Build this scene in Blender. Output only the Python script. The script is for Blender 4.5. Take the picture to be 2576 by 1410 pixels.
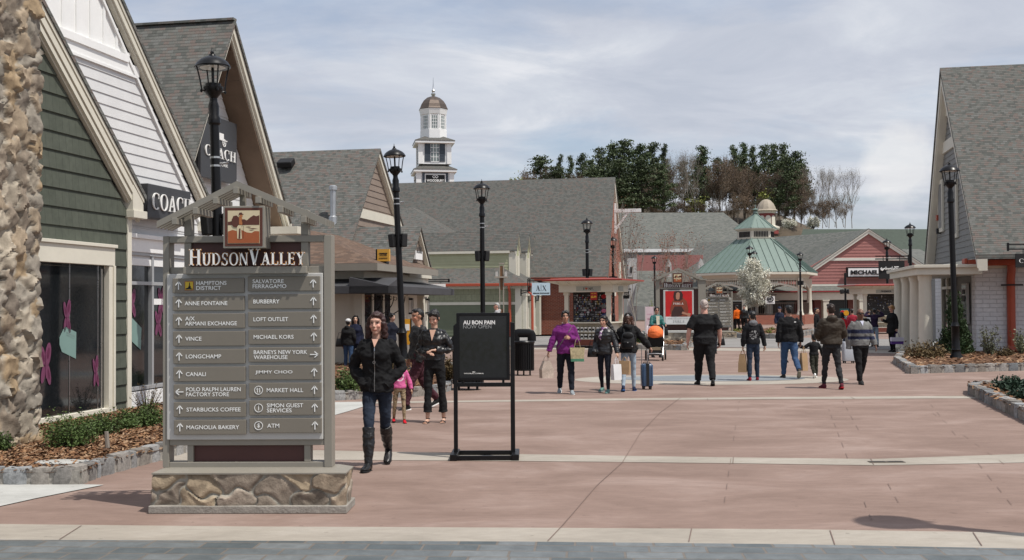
import bpy, bmesh, math, random
import numpy as np
from mathutils import Vector, Matrix, noise
R = math.radians
random.seed(7)
for o in list(bpy.data.objects): bpy.data.objects.remove(o)
SC = bpy.context.scene
COL = SC.collection
# ------------------------------------------------------------------ camera
FPX, CX, CY, CAMH = 2800.0, 1288.0, 705.0, 1.72      # focal length etc. in units of a 2576 px wide picture
cd = bpy.data.cameras.new('camera'); cam = bpy.data.objects.new('camera', cd); COL.objects.link(cam)
cd.sensor_width = 36; cd.lens = 36 * FPX / 2576; cd.clip_start = .1; cd.clip_end = 2000
CR = Matrix.Rotation(R(90 + 1.29), 3, 'X') @ Matrix.Rotation(R(-.35), 3, 'Z')
cam.location = (0, 0, CAMH); cam.rotation_euler = CR.to_euler()
SC.camera = cam
SC.view_settings.view_transform = 'Standard'; SC.view_settings.look = 'None'
SC.view_settings.exposure = 0; SC.view_settings.gamma = 1
# ------------------------------------------------------------------ sun and sky
SUNV = Vector((.84, -.54, 0)).normalized() * math.cos(R(62)) + Vector((0, 0, math.sin(R(62))))
sd = bpy.data.lights.new('sun', 'SUN'); so = bpy.data.objects.new('sun', sd); COL.objects.link(so)
sd.energy = 4.3; sd.angle = R(.5); sd.color = (1, .955, .88)
so.rotation_euler = (-SUNV).to_track_quat('-Z', 'Y').to_euler(); so.location = (0, 0, 60)
def ray(px, py): return CR @ Vector(((px - CX) / FPX, -(py - CY) / FPX, -1))
W = bpy.data.worlds.new('World'); SC.world = W; W.use_nodes = True
def world():
    nt = W.node_tree; N = nt.nodes; L = nt.links; N.clear()
    out = N.new('ShaderNodeOutputWorld'); bg = N.new('ShaderNodeBackground'); L.new(bg.outputs[0], out.inputs[0])
    sky = N.new('ShaderNodeTexSky'); sky.sky_type = 'NISHITA'; sky.sun_disc = False
    sky.sun_elevation = R(62); sky.sun_rotation = math.atan2(SUNV.x, SUNV.y)
    sky.air_density = 1.0; sky.dust_density = 2.0; sky.ozone_density = 2.5
    tc = N.new('ShaderNodeTexCoord'); sep = N.new('ShaderNodeSeparateXYZ'); L.new(tc.outputs['Generated'], sep.inputs[0])
    def m(op, a, b=None):
        n = N.new('ShaderNodeMath'); n.operation = op
        for i, v in enumerate((a, b)):
            if v is None: continue
            if isinstance(v, (int, float)): n.inputs[i].default_value = v
            else: L.new(v, n.inputs[i])
        return n.outputs[0]
    zz = m('ADD', m('MAXIMUM', sep.outputs[2], 0.0), .16)
    cmb = N.new('ShaderNodeCombineXYZ'); L.new(m('DIVIDE', sep.outputs[0], zz), cmb.inputs[0]); L.new(m('DIVIDE', sep.outputs[1], zz), cmb.inputs[1])
    def nz(sc, det, rough, dist, off):
        mp = N.new('ShaderNodeMapping'); mp.inputs['Location'].default_value = off; L.new(cmb.outputs[0], mp.inputs[0])
        mp.inputs['Scale'].default_value = (1, 1.25, 1)
        n = N.new('ShaderNodeTexNoise'); n.inputs['Scale'].default_value = sc; n.inputs['Detail'].default_value = det
        n.inputs['Roughness'].default_value = rough; n.inputs['Distortion'].default_value = dist; L.new(mp.outputs[0], n.inputs[0]); return n.outputs[0]
    def ramp(v, stops):
        r = N.new('ShaderNodeValToRGB'); L.new(v, r.inputs[0]); e = r.color_ramp.elements
        while len(e) < len(stops): e.new(.5)
        for i, (p, c) in enumerate(stops): e[i].position = p; e[i].color = (*c, 1)
        return r.outputs[0]
    cover = ramp(nz(.9, 8, .58, .4, (3.1, 1.7, 0)), [(.38, (.38,) * 3), (.54, (.92,) * 3)])
    shade = ramp(nz(1.9, 9, .6, .5, (1.3, 4.2, 0)), [(.34, (3.9, 4.15, 4.75)), (.47, (4.4, 4.6, 5.15)), (.57, (4.9, 5.1, 5.55)), (.70, (6.0, 6.05, 6.3))])
    mx = N.new('ShaderNodeMix'); mx.data_type = 'RGBA'; L.new(cover, mx.inputs[0]); L.new(sky.outputs[0], mx.inputs[6]); L.new(shade, mx.inputs[7])
    dv = ray(2262, 420).normalized(); dm = m('POWER', m('MAXIMUM', m('ADD', m('ADD', m('MULTIPLY', sep.outputs[0], dv.x), m('MULTIPLY', sep.outputs[1], dv.y)), m('MULTIPLY', sep.outputs[2], dv.z)), 0.0), 900.0)
    n3 = N.new('ShaderNodeTexNoise'); n3.inputs['Scale'].default_value = 26; n3.inputs['Detail'].default_value = 8; n3.inputs['Roughness'].default_value = .55; L.new(tc.outputs['Generated'], n3.inputs[0])
    cu = ramp(m('MULTIPLY', dm, m('ADD', n3.outputs[0], .35)), [(.42, (0,) * 3), (.66, (1,) * 3)]); m2 = N.new('ShaderNodeMix'); m2.data_type = 'RGBA'; L.new(m('MULTIPLY', cu, .55), m2.inputs[0]); L.new(mx.outputs[2], m2.inputs[6]); m2.inputs[7].default_value = (6.7, 6.6, 6.5, 1)
    L.new(m2.outputs[2], bg.inputs[0]); bg.inputs[1].default_value = .138
world()
# ------------------------------------------------------------------ pixel -> place
def G(px, py, z=0):
    d = ray(px, py); t = (z - CAMH) / d.z; return Vector((d.x * t, d.y * t, z))
def At(px, py, Y):
    d = ray(px, py); t = Y / d.y; return Vector((d.x * t, Y, CAMH + d.z * t))
class Fr:
    def __init__(s, loc, ang): s.loc = Vector(loc); s.ang = ang; s.M = Matrix.Translation(loc) @ Matrix.Rotation(ang, 4, 'Z'); s.I = s.M.inverted()
    def l(s, p): return s.I @ Vector(p)
    def w(s, p): return s.M @ Vector(p)
    def pl(s, px, py, ax, c):            # pixel ray meets the local plane  axis = c
        o = s.I @ Vector((0, 0, CAMH)); d = s.I.to_3x3() @ ray(px, py); i = 'xyz'.index(ax)
        t = (c - o[i]) / d[i]; return o + d * t
UA = math.atan2(.981, .194)
# ------------------------------------------------------------------ mesh builder
def obj(name, me=None, parent=None):
    o = bpy.data.objects.new(name, me); COL.objects.link(o)
    if parent: o.parent = parent
    return o
def tag(o, label=None, cat=None, group=None, kind=None):
    if label: o['label'] = label
    if cat: o['category'] = cat
    if group: o['group'] = group
    if kind: o['kind'] = kind
    return o
def thing(name, label, cat, loc=(0, 0, 0), rz=0, group=None):
    o = obj(name); o.location = loc; o.rotation_euler = (0, 0, rz); o.empty_display_size = .2
    return tag(o, label, cat, group)
def copy_tree(o, parent=None):
    c = o.copy(); COL.objects.link(c); c.parent = parent
    for ch in [x for x in bpy.data.objects if x.parent == o]: copy_tree(ch, c)
    return c
class MB:
    def __init__(s): s.v = []; s.f = []; s.m = []; s.c = None; s.cur = 0
    def face(s, pts, m=None):
        i = len(s.v); s.v += [tuple(p) for p in pts]; s.f.append(tuple(range(i, i + len(pts)))); s.m.append(s.cur if m is None else m)
    def grid(s, rows, m=None, closed=True, caps=(False, False)):
        i = len(s.v); n = len(rows[0]); mm = s.cur if m is None else m
        for r in rows: s.v += [tuple(p) for p in r]
        for a in range(len(rows) - 1):
            for b in range(n if closed else n - 1):
                c = (b + 1) % n; s.f.append((i + a * n + b, i + a * n + c, i + (a + 1) * n + c, i + (a + 1) * n + b)); s.m.append(mm)
        if caps[0]: s.f.append(tuple(i + k for k in range(n))[::-1]); s.m.append(mm)
        if caps[1]: s.f.append(tuple(i + (len(rows) - 1) * n + k for k in range(n))); s.m.append(mm)
    def box(s, c, d, m=None, mt=None):
        c = Vector(c); h = Vector(d) / 2; P = [Vector((x * h.x, y * h.y, z * h.z)) for x in (-1, 1) for y in (-1, 1) for z in (-1, 1)]
        if mt is not None: P = [mt @ p for p in P]
        P = [tuple(p + c) for p in P]; i = len(s.v); s.v += P; mm = s.cur if m is None else m
        for f in ((0, 1, 3, 2), (4, 6, 7, 5), (0, 4, 5, 1), (2, 3, 7, 6), (0, 2, 6, 4), (1, 5, 7, 3)): s.f.append(tuple(i + k for k in f)); s.m.append(mm)
    def b2(s, a, b, m=None):
        a = Vector(a); b = Vector(b); s.box((a + b) / 2, [abs(b[i] - a[i]) for i in range(3)], m)
    def bar(s, a, b, w, h, m=None, up=(0, 0, 1)):
        a = Vector(a); b = Vector(b); d = (b - a); L = d.length; d.normalize(); u = Vector(up); sd_ = d.cross(u)
        if sd_.length < 1e-4: sd_ = d.cross(Vector((0, 1, 0)))
        sd_.normalize(); u = sd_.cross(d); s.box((a + b) / 2, (w, L, h), m, Matrix((sd_, d, u)).transposed())
    def prism(s, pts, vec, m=None, mside=None):
        pts = [Vector(p) for p in pts]; vec = Vector(vec); q = [p + vec for p in pts]; n = len(pts); i = len(s.v)
        s.v += [tuple(p) for p in pts + q]; mm = s.cur if m is None else m; ms = mm if mside is None else mside
        s.f.append(tuple(range(i, i + n))); s.m.append(mm); s.f.append(tuple(range(i + 2 * n - 1, i + n - 1, -1))); s.m.append(ms)
        for k in range(n):
            l = (k + 1) % n; s.f.append((i + k, i + n + k, i + n + l, i + l)); s.m.append(ms)
    def tube(s, path, rad, n=8, m=None, caps=True, flat=None):
        path = [Vector(p) for p in path]
        if not isinstance(rad, (list, tuple)): rad = [rad] * len(path)
        ref = None; rows = []
        for k, p in enumerate(path):
            d = (path[min(k + 1, len(path) - 1)] - path[max(k - 1, 0)]).normalized()
            if ref is None:
                ref = d.cross(Vector((0, 0, 1)) if abs(d.z) < .9 else Vector((1, 0, 0))).normalized()
            ref = (ref - d * ref.dot(d)).normalized(); b = d.cross(ref)
            fl = 1 if flat is None else flat
            rows.append([p + (ref * math.cos(2 * math.pi * j / n) + b * fl * math.sin(2 * math.pi * j / n)) * rad[k] for j in range(n)])
        s.grid(rows, m, True, (caps, caps))
    def lathe(s, prof, n=16, m=None, o=(0, 0, 0), sx=1, sy=1, ph=0, caps=True):
        o = Vector(o)
        s.grid([[o + Vector((r * sx * math.cos(ph + 2 * math.pi * j / n), r * sy * math.sin(ph + 2 * math.pi * j / n), z)) for j in range(n)] for r, z in prof], m, True, (caps, caps))
    def ell(s, c, r, nu=12, nv=8, m=None, mt=None):
        c = Vector(c); rows = []
        for a in range(nv + 1):
            th = math.pi * (a + .001) / (nv + .002); rows.append([])
            for b in range(nu):
                ph = 2 * math.pi * b / nu; p = Vector((r[0] * math.sin(th) * math.cos(ph), r[1] * math.sin(th) * math.sin(ph), -r[2] * math.cos(th)))
                rows[-1].append(c + (mt @ p if mt is not None else p))
        s.grid(rows, m, True, (True, True))
    def xf(s, M, i0=0):
        for k in range(i0, len(s.v)): s.v[k] = tuple(M @ Vector(s.v[k]))
    def add(s, o, off=0):
        i = len(s.v); s.v += o.v; s.f += [tuple(i + k for k in f) for f in o.f]; s.m += [x + off for x in o.m]
    def build(s, name, mats, parent=None, smooth=False, ang=35, bevel=0, col=None, fix=True):
        me = bpy.data.meshes.new(name); me.from_pydata(s.v, [], s.f)
        for m_ in (mats if isinstance(mats, (list, tuple)) else [mats]): me.materials.append(m_)
        me.polygons.foreach_set('material_index', s.m)
        if col is not None:
            at = me.color_attributes.new('Col', 'FLOAT_COLOR', 'POINT'); at.data.foreach_set('color', np.array([(*c[:3], 1) for c in col], dtype=np.float32).ravel())
        if fix:
            bm = bmesh.new(); bm.from_mesh(me)
            if smooth: bmesh.ops.remove_doubles(bm, verts=bm.verts, dist=1e-5)
            bmesh.ops.recalc_face_normals(bm, faces=bm.faces); bm.to_mesh(me); bm.free()
        autouv(me)
        if smooth:
            me.polygons.foreach_set('use_smooth', [True] * len(me.polygons)); me.set_sharp_from_angle(angle=R(ang))
        o = obj(name, me, parent)
        if bevel:
            b = o.modifiers.new('b', 'BEVEL'); b.width = bevel; b.segments = 2; b.limit_method = 'ANGLE'
        return o
def build_split(mb, name, mats, parent, **k):      # every loose piece becomes a part of its own
    par = list(range(len(mb.v)))
    def fd(i):
        while par[i] != i: par[i] = par[par[i]]; i = par[i]
        return i
    for f in mb.f:
        for a in f[1:]: par[fd(a)] = fd(f[0])
    g = {}
    for f, m in zip(mb.f, mb.m): g.setdefault(fd(f[0]), []).append((f, m))
    for fs in g.values():
        ids = sorted({i for f, _ in fs for i in f}); mp = {i: j for j, i in enumerate(ids)}; q = MB(); q.v = [mb.v[i] for i in ids]; q.f = [tuple(mp[i] for i in f) for f, _ in fs]; q.m = [m for _, m in fs]; q.build(name, mats, parent, **k)
def autouv(me):
    nl = len(me.loops)
    if not nl: return
    co = np.empty(len(me.vertices) * 3, np.float32); me.vertices.foreach_get('co', co); co = co.reshape(-1, 3)
    vi = np.empty(nl, np.int32); me.loops.foreach_get('vertex_index', vi)
    nr = np.empty(len(me.polygons) * 3, np.float32); me.polygons.foreach_get('normal', nr); nr = nr.reshape(-1, 3)
    tot = np.empty(len(me.polygons), np.int32); me.polygons.foreach_get('loop_total', tot)
    N_ = np.repeat(nr, tot, axis=0); t = np.stack([-N_[:, 1], N_[:, 0], 0 * N_[:, 0]], 1); ln = np.linalg.norm(t, axis=1, keepdims=True)
    flat = (ln[:, 0] < .05); t = np.where(flat[:, None], np.array([[1, 0, 0]], np.float32), t / np.maximum(ln, 1e-6)); b = np.cross(N_, t)
    p = co[vi]; uv = np.stack([(p * t).sum(1), (p * b).sum(1)], 1).astype(np.float32)
    me.uv_layers.new(name='UVMap').data.foreach_set('uv', uv.ravel())
# ------------------------------------------------------------------ materials
def lin(c):
    c = c / 255; return c / 12.92 if c <= .04045 else ((c + .055) / 1.055) ** 2.4
def S(r, g, b): return (lin(r), lin(g), lin(b))
class NT:
    def __init__(s, name):
        s.mat = bpy.data.materials.new(name); s.mat.use_nodes = True; s.t = s.mat.node_tree; s.N = s.t.nodes; s.L = s.t.links
        s.p = s.N['Principled BSDF']; s.out = s.N['Material Output']
    def n(s, ty, **k):
        x = s.N.new('ShaderNode' + ty)
        for a, b in k.items(): setattr(x, a, b)
        return x
    def set(s, node, key, v):
        if v is None: return
        if hasattr(v, 'is_output') or isinstance(v, bpy.types.NodeSocket): s.L.new(v, node.inputs[key])
        else:
            if isinstance(v, tuple) and len(v) == 3 and len(node.inputs[key].default_value) == 4: v = (*v, 1)
            node.inputs[key].default_value = v
    def co(s, kind='Object', scale=(1, 1, 1), rot=(0, 0, 0)):
        t = s.n('TexCoord'); m = s.n('Mapping'); s.L.new(t.outputs[kind], m.inputs[0]); m.inputs['Scale'].default_value = scale; m.inputs['Rotation'].default_value = rot; return m.outputs[0]
    def noise(s, co, scale, det=4, rough=.55, dist=0):
        x = s.n('TexNoise'); s.L.new(co, x.inputs['Vector']); x.inputs['Scale'].default_value = scale; x.inputs['Detail'].default_value = det; x.inputs['Roughness'].default_value = rough; x.inputs['Distortion'].default_value = dist; return x.outputs[0]
    def math(s, op, a, b=0.0, cl=False):
        x = s.n('Math', operation=op, use_clamp=cl); s.set(x, 0, a); s.set(x, 1, b); return x.outputs[0]
    def ramp(s, v, stops, interp='LINEAR'):
        r = s.n('ValToRGB'); s.L.new(v, r.inputs[0]); e = r.color_ramp.elements; r.color_ramp.interpolation = interp
        while len(e) < len(stops): e.new(.5)
        for i, (p, c) in enumerate(stops): e[i].position = p; e[i].color = (*c, 1) if isinstance(c, tuple) else (c, c, c, 1)
        return r.outputs[0]
    def mix(s, f, a, b, mode='MIX'):
        x = s.n('Mix', data_type='RGBA', blend_type=mode); s.set(x, 0, f); s.set(x, 6, a); s.set(x, 7, b); return x.outputs[2]
    def bump(s, h, st=.3, d=.01, prev=None):
        b = s.n('Bump'); b.inputs['Strength'].default_value = st; b.inputs['Distance'].default_value = d; s.L.new(h, b.inputs['Height'])
        if prev: s.L.new(prev, b.inputs['Normal'])
        return b.outputs[0]
    def fin(s, col=None, rough=None, nrm=None, metal=None, spec=None, coat=None, sheen=None):
        s.set(s.p, 'Base Color', col); s.set(s.p, 'Roughness', rough); s.set(s.p, 'Metallic', metal); s.set(s.p, 'Specular IOR Level', spec); s.set(s.p, 'Coat Weight', coat)
        if nrm: s.L.new(nrm, s.p.inputs['Normal'])
        return s.mat
_pm = {}
def pm(name, col, rough=.6, var=.12, sc=3., bump=0., bs=40., metal=0, spec=.4, coat=0, weave=0):
    if name in _pm: return _pm[name]
    t = NT(name); c = t.co(); a = t.noise(c, sc, 5); b = t.noise(c, sc * 9, 3)
    f = t.math('ADD', t.math('MULTIPLY', a, .7), t.math('MULTIPLY', b, .3)); f = t.ramp(f, [(.3, 0.), (.7, 1.)])
    lo = tuple(x * (1 - var) for x in col); hi = tuple(min(1, x * (1 + var)) for x in col)
    cl = t.mix(f, lo, hi); rg = t.math('ADD', t.math('MULTIPLY', b, .2), rough - .1)
    nr = t.bump(t.noise(c, bs, 4), bump, .01) if bump else None
    _pm[name] = t.fin(cl, rg, nr, metal, spec, coat); return t.mat
def shingle(name, cols, w=.33, h=.145, bs=.5):
    t = NT(name); uv = t.co('UV')
    def br(wd, hg, off, c1, c2, mort=.0):
        x = t.n('TexBrick'); t.L.new(uv, x.inputs[0]); x.offset = off; x.offset_frequency = 2; x.squash = 1
        t.set(x, 'Color1', c1); t.set(x, 'Color2', c2); t.set(x, 'Mortar', (0., 0., 0.)); x.inputs['Scale'].default_value = 1
        x.inputs['Mortar Size'].default_value = mort; x.inputs['Brick Width'].default_value = wd; x.inputs['Row Height'].default_value = hg; x.inputs['Bias'].default_value = 0; return x
    rnd = br(w, h, .37, (0., 0., 0.), (1., 1., 1.)); c = t.ramp(rnd.outputs[0], [(i / (len(cols)), k) for i, k in enumerate(cols)], 'CONSTANT')
    big = t.noise(uv, .35, 3); c = t.mix(t.math('MULTIPLY', big, .35), c, cols[1], 'MIX'); gr = t.noise(uv, 60, 2); c = t.mix(.35, c, t.ramp(gr, [(.3, .25), (.7, .75)]), 'OVERLAY')
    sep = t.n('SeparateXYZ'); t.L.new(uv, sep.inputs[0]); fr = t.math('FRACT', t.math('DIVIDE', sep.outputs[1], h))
    sh_ = t.math('LESS_THAN', fr, .2); c = t.mix(t.math('MULTIPLY', sh_, .45), c, (.03, .03, .028)); tab = br(w * .5, h, .5, (0., 0., 0.), (1., 1., 1.))  # shadow line of each shingle course put into the colour as a dark strip
    hgt = t.math('ADD', t.math('MULTIPLY', fr, -1.), t.math('MULTIPLY', tab.outputs[0], .6))
    return t.fin(c, .9, t.bump(hgt, bs, .02), spec=.2)
def brick(name, c1, c2, mort, w=.215, h=.075, ms=.01, bs=.5, rough=.8):
    t = NT(name); uv = t.co('UV'); x = t.n('TexBrick'); t.L.new(uv, x.inputs[0]); t.set(x, 'Color1', c1); t.set(x, 'Color2', c2); t.set(x, 'Mortar', mort)
    x.inputs['Scale'].default_value = 1; x.inputs['Mortar Size'].default_value = ms; x.inputs['Mortar Smooth'].default_value = .2; x.inputs['Brick Width'].default_value = w; x.inputs['Row Height'].default_value = h
    n_ = t.noise(uv, 9, 5); c = t.mix(.3, x.outputs[0], t.ramp(n_, [(.3, .3), (.7, .7)]), 'OVERLAY')
    return t.fin(c, rough, t.bump(t.noise(uv, 60, 3), .15, .01, t.bump(t.math('SUBTRACT', 1., x.outputs[1]), bs, .01)), spec=.3)
def vcol(name, rough=.8, bs=40, bump=.4, var=.5, spec=.3, coat=0):
    t = NT(name); a = t.n('Attribute', attribute_name='Col'); c = t.co(); n1 = t.noise(c, bs * .3, 6, .65)
    cl = t.mix(var, a.outputs[0], t.ramp(n1, [(.25, .2), (.75, .8)]), 'OVERLAY')
    return t.fin(cl, rough, t.bump(t.noise(c, bs, 5), bump, .01) if bump else None, spec=spec, coat=coat)
WHITE = pm('white_paint', (.80, .80, .79), .5, .05); CREAM = pm('cream_trim', (.64, .61, .52), .55, .06); LCREAM = pm('pale_cream', (.62, .59, .50), .55, .06)
BLACK = pm('black_metal', (.006, .006, .007), .34, .3, spec=.28); BLACKM = pm('black_matte', (.010, .010, .011), .6, .3)
TAUPE = pm('taupe_paint', (.245, .225, .19), .5, .06, bump=.03); TAUPEP = pm('taupe_panel', (.185, .165, .135), .5, .05); GREYL = pm('pale_grey_frame', (.48, .47, .45), .5, .05)
MAROON = pm('maroon_panel', (.075, .028, .024), .5, .1); REDP = pm('red_paint', (.38, .07, .035), .45, .12, coat=.2)
SOFFIT = pm('brown_soffit', (.16, .11, .075), .7, .15); CHAR = pm('charcoal_sign', (.045, .046, .05), .45, .1); LETW = pm('white_lettering', (.82, .82, .80), .45, .03)
LETG = pm('grey_lettering', (.30, .31, .31), .5, .05); LETK = pm('black_lettering', (.012, .012, .014), .5, .1); GOLD = pm('gold_edge', (.45, .20, .04), .5, .1)
GLASS = pm('dark_glass', (.012, .014, .016), .06, .3, spec=1.0); GLASSL = pm('pale_glass', (.17, .21, .20), .08, .35, sc=1.5, spec=.8)
GALV = pm('galvanised_metal', (.45, .46, .47), .35, .15, metal=.7); STEEL = pm('silver_metal', (.6, .6, .6), .3, .1, metal=1.)
GREYWALL = None
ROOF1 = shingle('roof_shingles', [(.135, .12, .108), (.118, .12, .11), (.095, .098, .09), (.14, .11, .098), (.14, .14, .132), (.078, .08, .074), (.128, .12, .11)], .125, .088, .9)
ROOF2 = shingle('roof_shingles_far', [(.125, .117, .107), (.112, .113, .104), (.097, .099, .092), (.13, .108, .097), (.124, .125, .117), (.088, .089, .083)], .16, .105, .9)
ROOFB = shingle('roof_shingles_brown', [(.14, .09, .065), (.12, .08, .06), (.17, .115, .085), (.10, .07, .055)], .2, .11)
ROOFG = shingle('roof_shingles_grey', [(.145, .15, .135), (.13, .135, .125), (.165, .165, .15), (.11, .115, .105)], .28, .15)
BRICKR = brick('red_brick', (.30, .075, .04), (.22, .055, .035), (.33, .22, .17)); BRICKW = brick('white_brick', (.66, .66, .67), (.60, .60, .61), (.50, .50, .51), .42, .14, .012, .9, .6)
# ------------------------------------------------------------------ writing
_tc = {}
def text_geo(s, bold=0, ext=0):
    k = (s, bold, ext)
    if k in _tc: return _tc[k]
    cu = bpy.data.curves.new('t', 'FONT'); cu.body = s; cu.size = 1; cu.offset = bold; cu.extrude = ext; cu.resolution_u = 3
    o = bpy.data.objects.new('t', cu); COL.objects.link(o); bpy.context.view_layer.update()
    ev = o.evaluated_get(bpy.context.evaluated_depsgraph_get()); me = ev.to_mesh()
    v = [tuple(x.co) for x in me.vertices]; f = [tuple(p.vertices) for p in me.polygons]; ev.to_mesh_clear()
    bpy.data.objects.remove(o); bpy.data.curves.remove(cu); _tc[k] = (v, f); return _tc[k]
def put2d(mb, v, f, box, o, ux, uz, m=None, th=None):
    # place flat geometry (v in xy, z = depth) so that it fills box=(x0,z0,x1,z1) on the plane o,ux,uz
    xs = [p[0] for p in v]; ys = [p[1] for p in v]; x0, z0, x1, z1 = box; o = Vector(o); ux = Vector(ux); uz = Vector(uz); un = ux.cross(uz)
    w = max(xs) - min(xs) or 1; h = max(ys) - min(ys) or 1; i = len(mb.v); mm = mb.cur if m is None else m
    for p in v:
        mb.v.append(tuple(o + ux * (x0 + (p[0] - min(xs)) / w * (x1 - x0)) + uz * (z0 + (p[1] - min(ys)) / h * (z1 - z0)) + un * p[2]))
    for q in f: mb.f.append(tuple(i + k for k in q)); mb.m.append(mm)
def text(mb, s, box, o, ux, uz, m=None, bold=.012, ext=0): put2d(mb, *text_geo(s, bold, ext), box, o, ux, uz, m)
def serif_word(word, small=1.0, first=1.0):
    # an outlined roman letter set: thick and thin strokes with bracket serifs; returns quads in 2-D
    q = []
    def qd(*p): q.append([tuple(a) for a in p])
    T, t, sf = .16, .055, .045
    def stem(x, y0=0., y1=1., w=T, s0=True, s1=True):
        qd((x, y0), (x + w, y0), (x + w, y1), (x, y1))
        if s0: qd((x - .07, y0), (x + w + .07, y0), (x + w + .07, y0 + sf), (x - .07, y0 + sf))
        if s1: qd((x - .07, y1 - sf), (x + w + .07, y1 - sf), (x + w + .07, y1), (x - .07, y1))
    def hb(x0, x1, y, h=t): qd((x0, y), (x1, y), (x1, y + h), (x0, y + h))
    def diag(xa, ya, xb, yb, w): qd((xa, ya), (xa + w, ya), (xb + w, yb), (xb, yb))
    def arc(cx, cy, rx, ry, a0, a1, ti, tn, n=22):
        P = []
        for k in range(n + 1):
            a = R(a0 + (a1 - a0) * k / n); w = tn + (ti - tn) * abs(math.cos(a)) ** 1.5
            P.append(((cx + rx * math.cos(a), cy + ry * math.sin(a)), (cx + (rx - w) * math.cos(a), cy + (ry - max(tn, w * .4)) * math.sin(a))))
        for k in range(n): qd(P[k][0], P[k][1], P[k + 1][1], P[k + 1][0])
    x = 0; out = []
    for i, ch in enumerate(word):
        q.clear(); w = .8
        if ch == 'H': stem(.07); stem(.60); hb(.2, .62, .48); w = .83
        elif ch == 'U': stem(.07, .28, 1, T, False); stem(.60, .28, 1, .1, False); arc(.385, .3, .315, .31, 180, 360, T, t); w = .80
        elif ch == 'D': stem(.07); arc(.25, .5, .52, .5, -90, 90, T, t); hb(.1, .3, 0); hb(.1, .3, 1 - t); w = .82
        elif ch == 'O': arc(.42, .5, .42, .52, 0, 360, T, t, 36); w = .84
        elif ch == 'C': arc(.42, .5, .42, .52, 48, 312, T, t, 30); stem(.66, .66, .98, .045, False, False); w = .76
        elif ch == 'S': arc(.30, .745, .26, .265, 30, 250, .11, t, 18); arc(.28, .255, .28, .265, -150, 70, .13, t, 18); diag(.10, .62, .36, .38, .17); stem(.50, .74, .98, .04, False, False); stem(.0, .02, .26, .04, False, False); w = .6
        elif ch == 'N': stem(.07, 0, 1, .07); stem(.66, 0, 1, .07, False); diag(.05, 1, .60, 0, .17); w = .82
        elif ch == 'A': diag(.08, 0, .37, 1, .06); diag(.58, 0, .30, 1, .18); hb(.2, .62, .3); hb(-.02, .24, 0, sf); hb(.48, .86, 0, sf); w = .82
        elif ch == 'V': diag(.30, 0, .02, 1, .18); diag(.36, 0, .62, 1, .06); hb(-.05, .30, 1 - sf, sf); hb(.50, .78, 1 - sf, sf); w = .76
        elif ch == 'L': stem(.07); hb(.2, .62, 0); qd((.58, 0), (.64, 0), (.64, .26), (.61, .26)); w = .68
        elif ch == 'E': stem(.07); hb(.2, .60, 0); hb(.2, .58, 1 - t); hb(.2, .5, .48); stem(.58, 0, .22, .035, False, False); stem(.56, .8, 1, .035, False, False); stem(.48, .4, .6, .035, False, False); w = .68
        elif ch == 'F': stem(.07); hb(.2, .58, 1 - t); hb(.2, .5, .48); stem(.56, .8, 1, .035, False, False); stem(.48, .4, .6, .035, False, False); w = .64
        elif ch == 'R': stem(.07); arc(.26, .74, .30, .26, -90, 90, .13, t, 16); hb(.15, .3, 1 - t); hb(.15, .3, .48); diag(.60, 0, .30, .5, .17); hb(.6, .86, 0, sf); w = .80
        elif ch == 'Y': stem(.33, 0, .48, .15, True, False); diag(.33, .46, .03, 1, .18); diag(.36, .46, .64, 1, .06); hb(-.04, .3, 1 - sf, sf); hb(.52, .78, 1 - sf, sf); w = .76
        elif ch == 'X': diag(.60, 0, .04, 1, .18); diag(.06, 0, .62, 1, .06); hb(-.04, .22, 0, sf); hb(.5, .84, 0, sf); hb(-.02, .28, 1 - sf, sf); hb(.52, .76, 1 - sf, sf); w = .82
        elif ch == ' ': w = .16
        sc = small if ch.islower() else first
        k = first if i in BIG.get(word, ()) else small
        for p in q: out.append([(x + a * k * .95, b * k) for a, b in p])
        x += (w + .07) * k
    return out
BIG = {'HUDSONVALLEY': (0, 6)}
def serif(mb, word, box, o, ux, uz, m=None, ext=.0, small=1., grow=0., side=None):
    Q = serif_word(word, small); v = []; f = []
    for q in Q:
        c = (sum(p[0] for p in q) / 4, sum(p[1] for p in q) / 4)
        if grow: q = [(c[0] + (p[0] - c[0]) + math.copysign(grow, p[0] - c[0]), p[1] + math.copysign(grow, p[1] - c[1])) for p in q]
        a = sum(q[k][0] * q[(k + 1) % 4][1] - q[(k + 1) % 4][0] * q[k][1] for k in range(4))
        if a < 0: q = q[::-1]
        i = len(v); v += [(p[0], p[1], ext) for p in q]; f.append((i, i + 1, i + 2, i + 3))
        if ext:
            v += [(p[0], p[1], 0) for p in q]
            for k in range(4): l = (k + 1) % 4; f.append((i + k, i + 4 + k, i + 4 + l, i + l))
    if side is not None:
        k0 = len(mb.f)
    put2d(mb, v, f, box, o, ux, uz, m)
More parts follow.
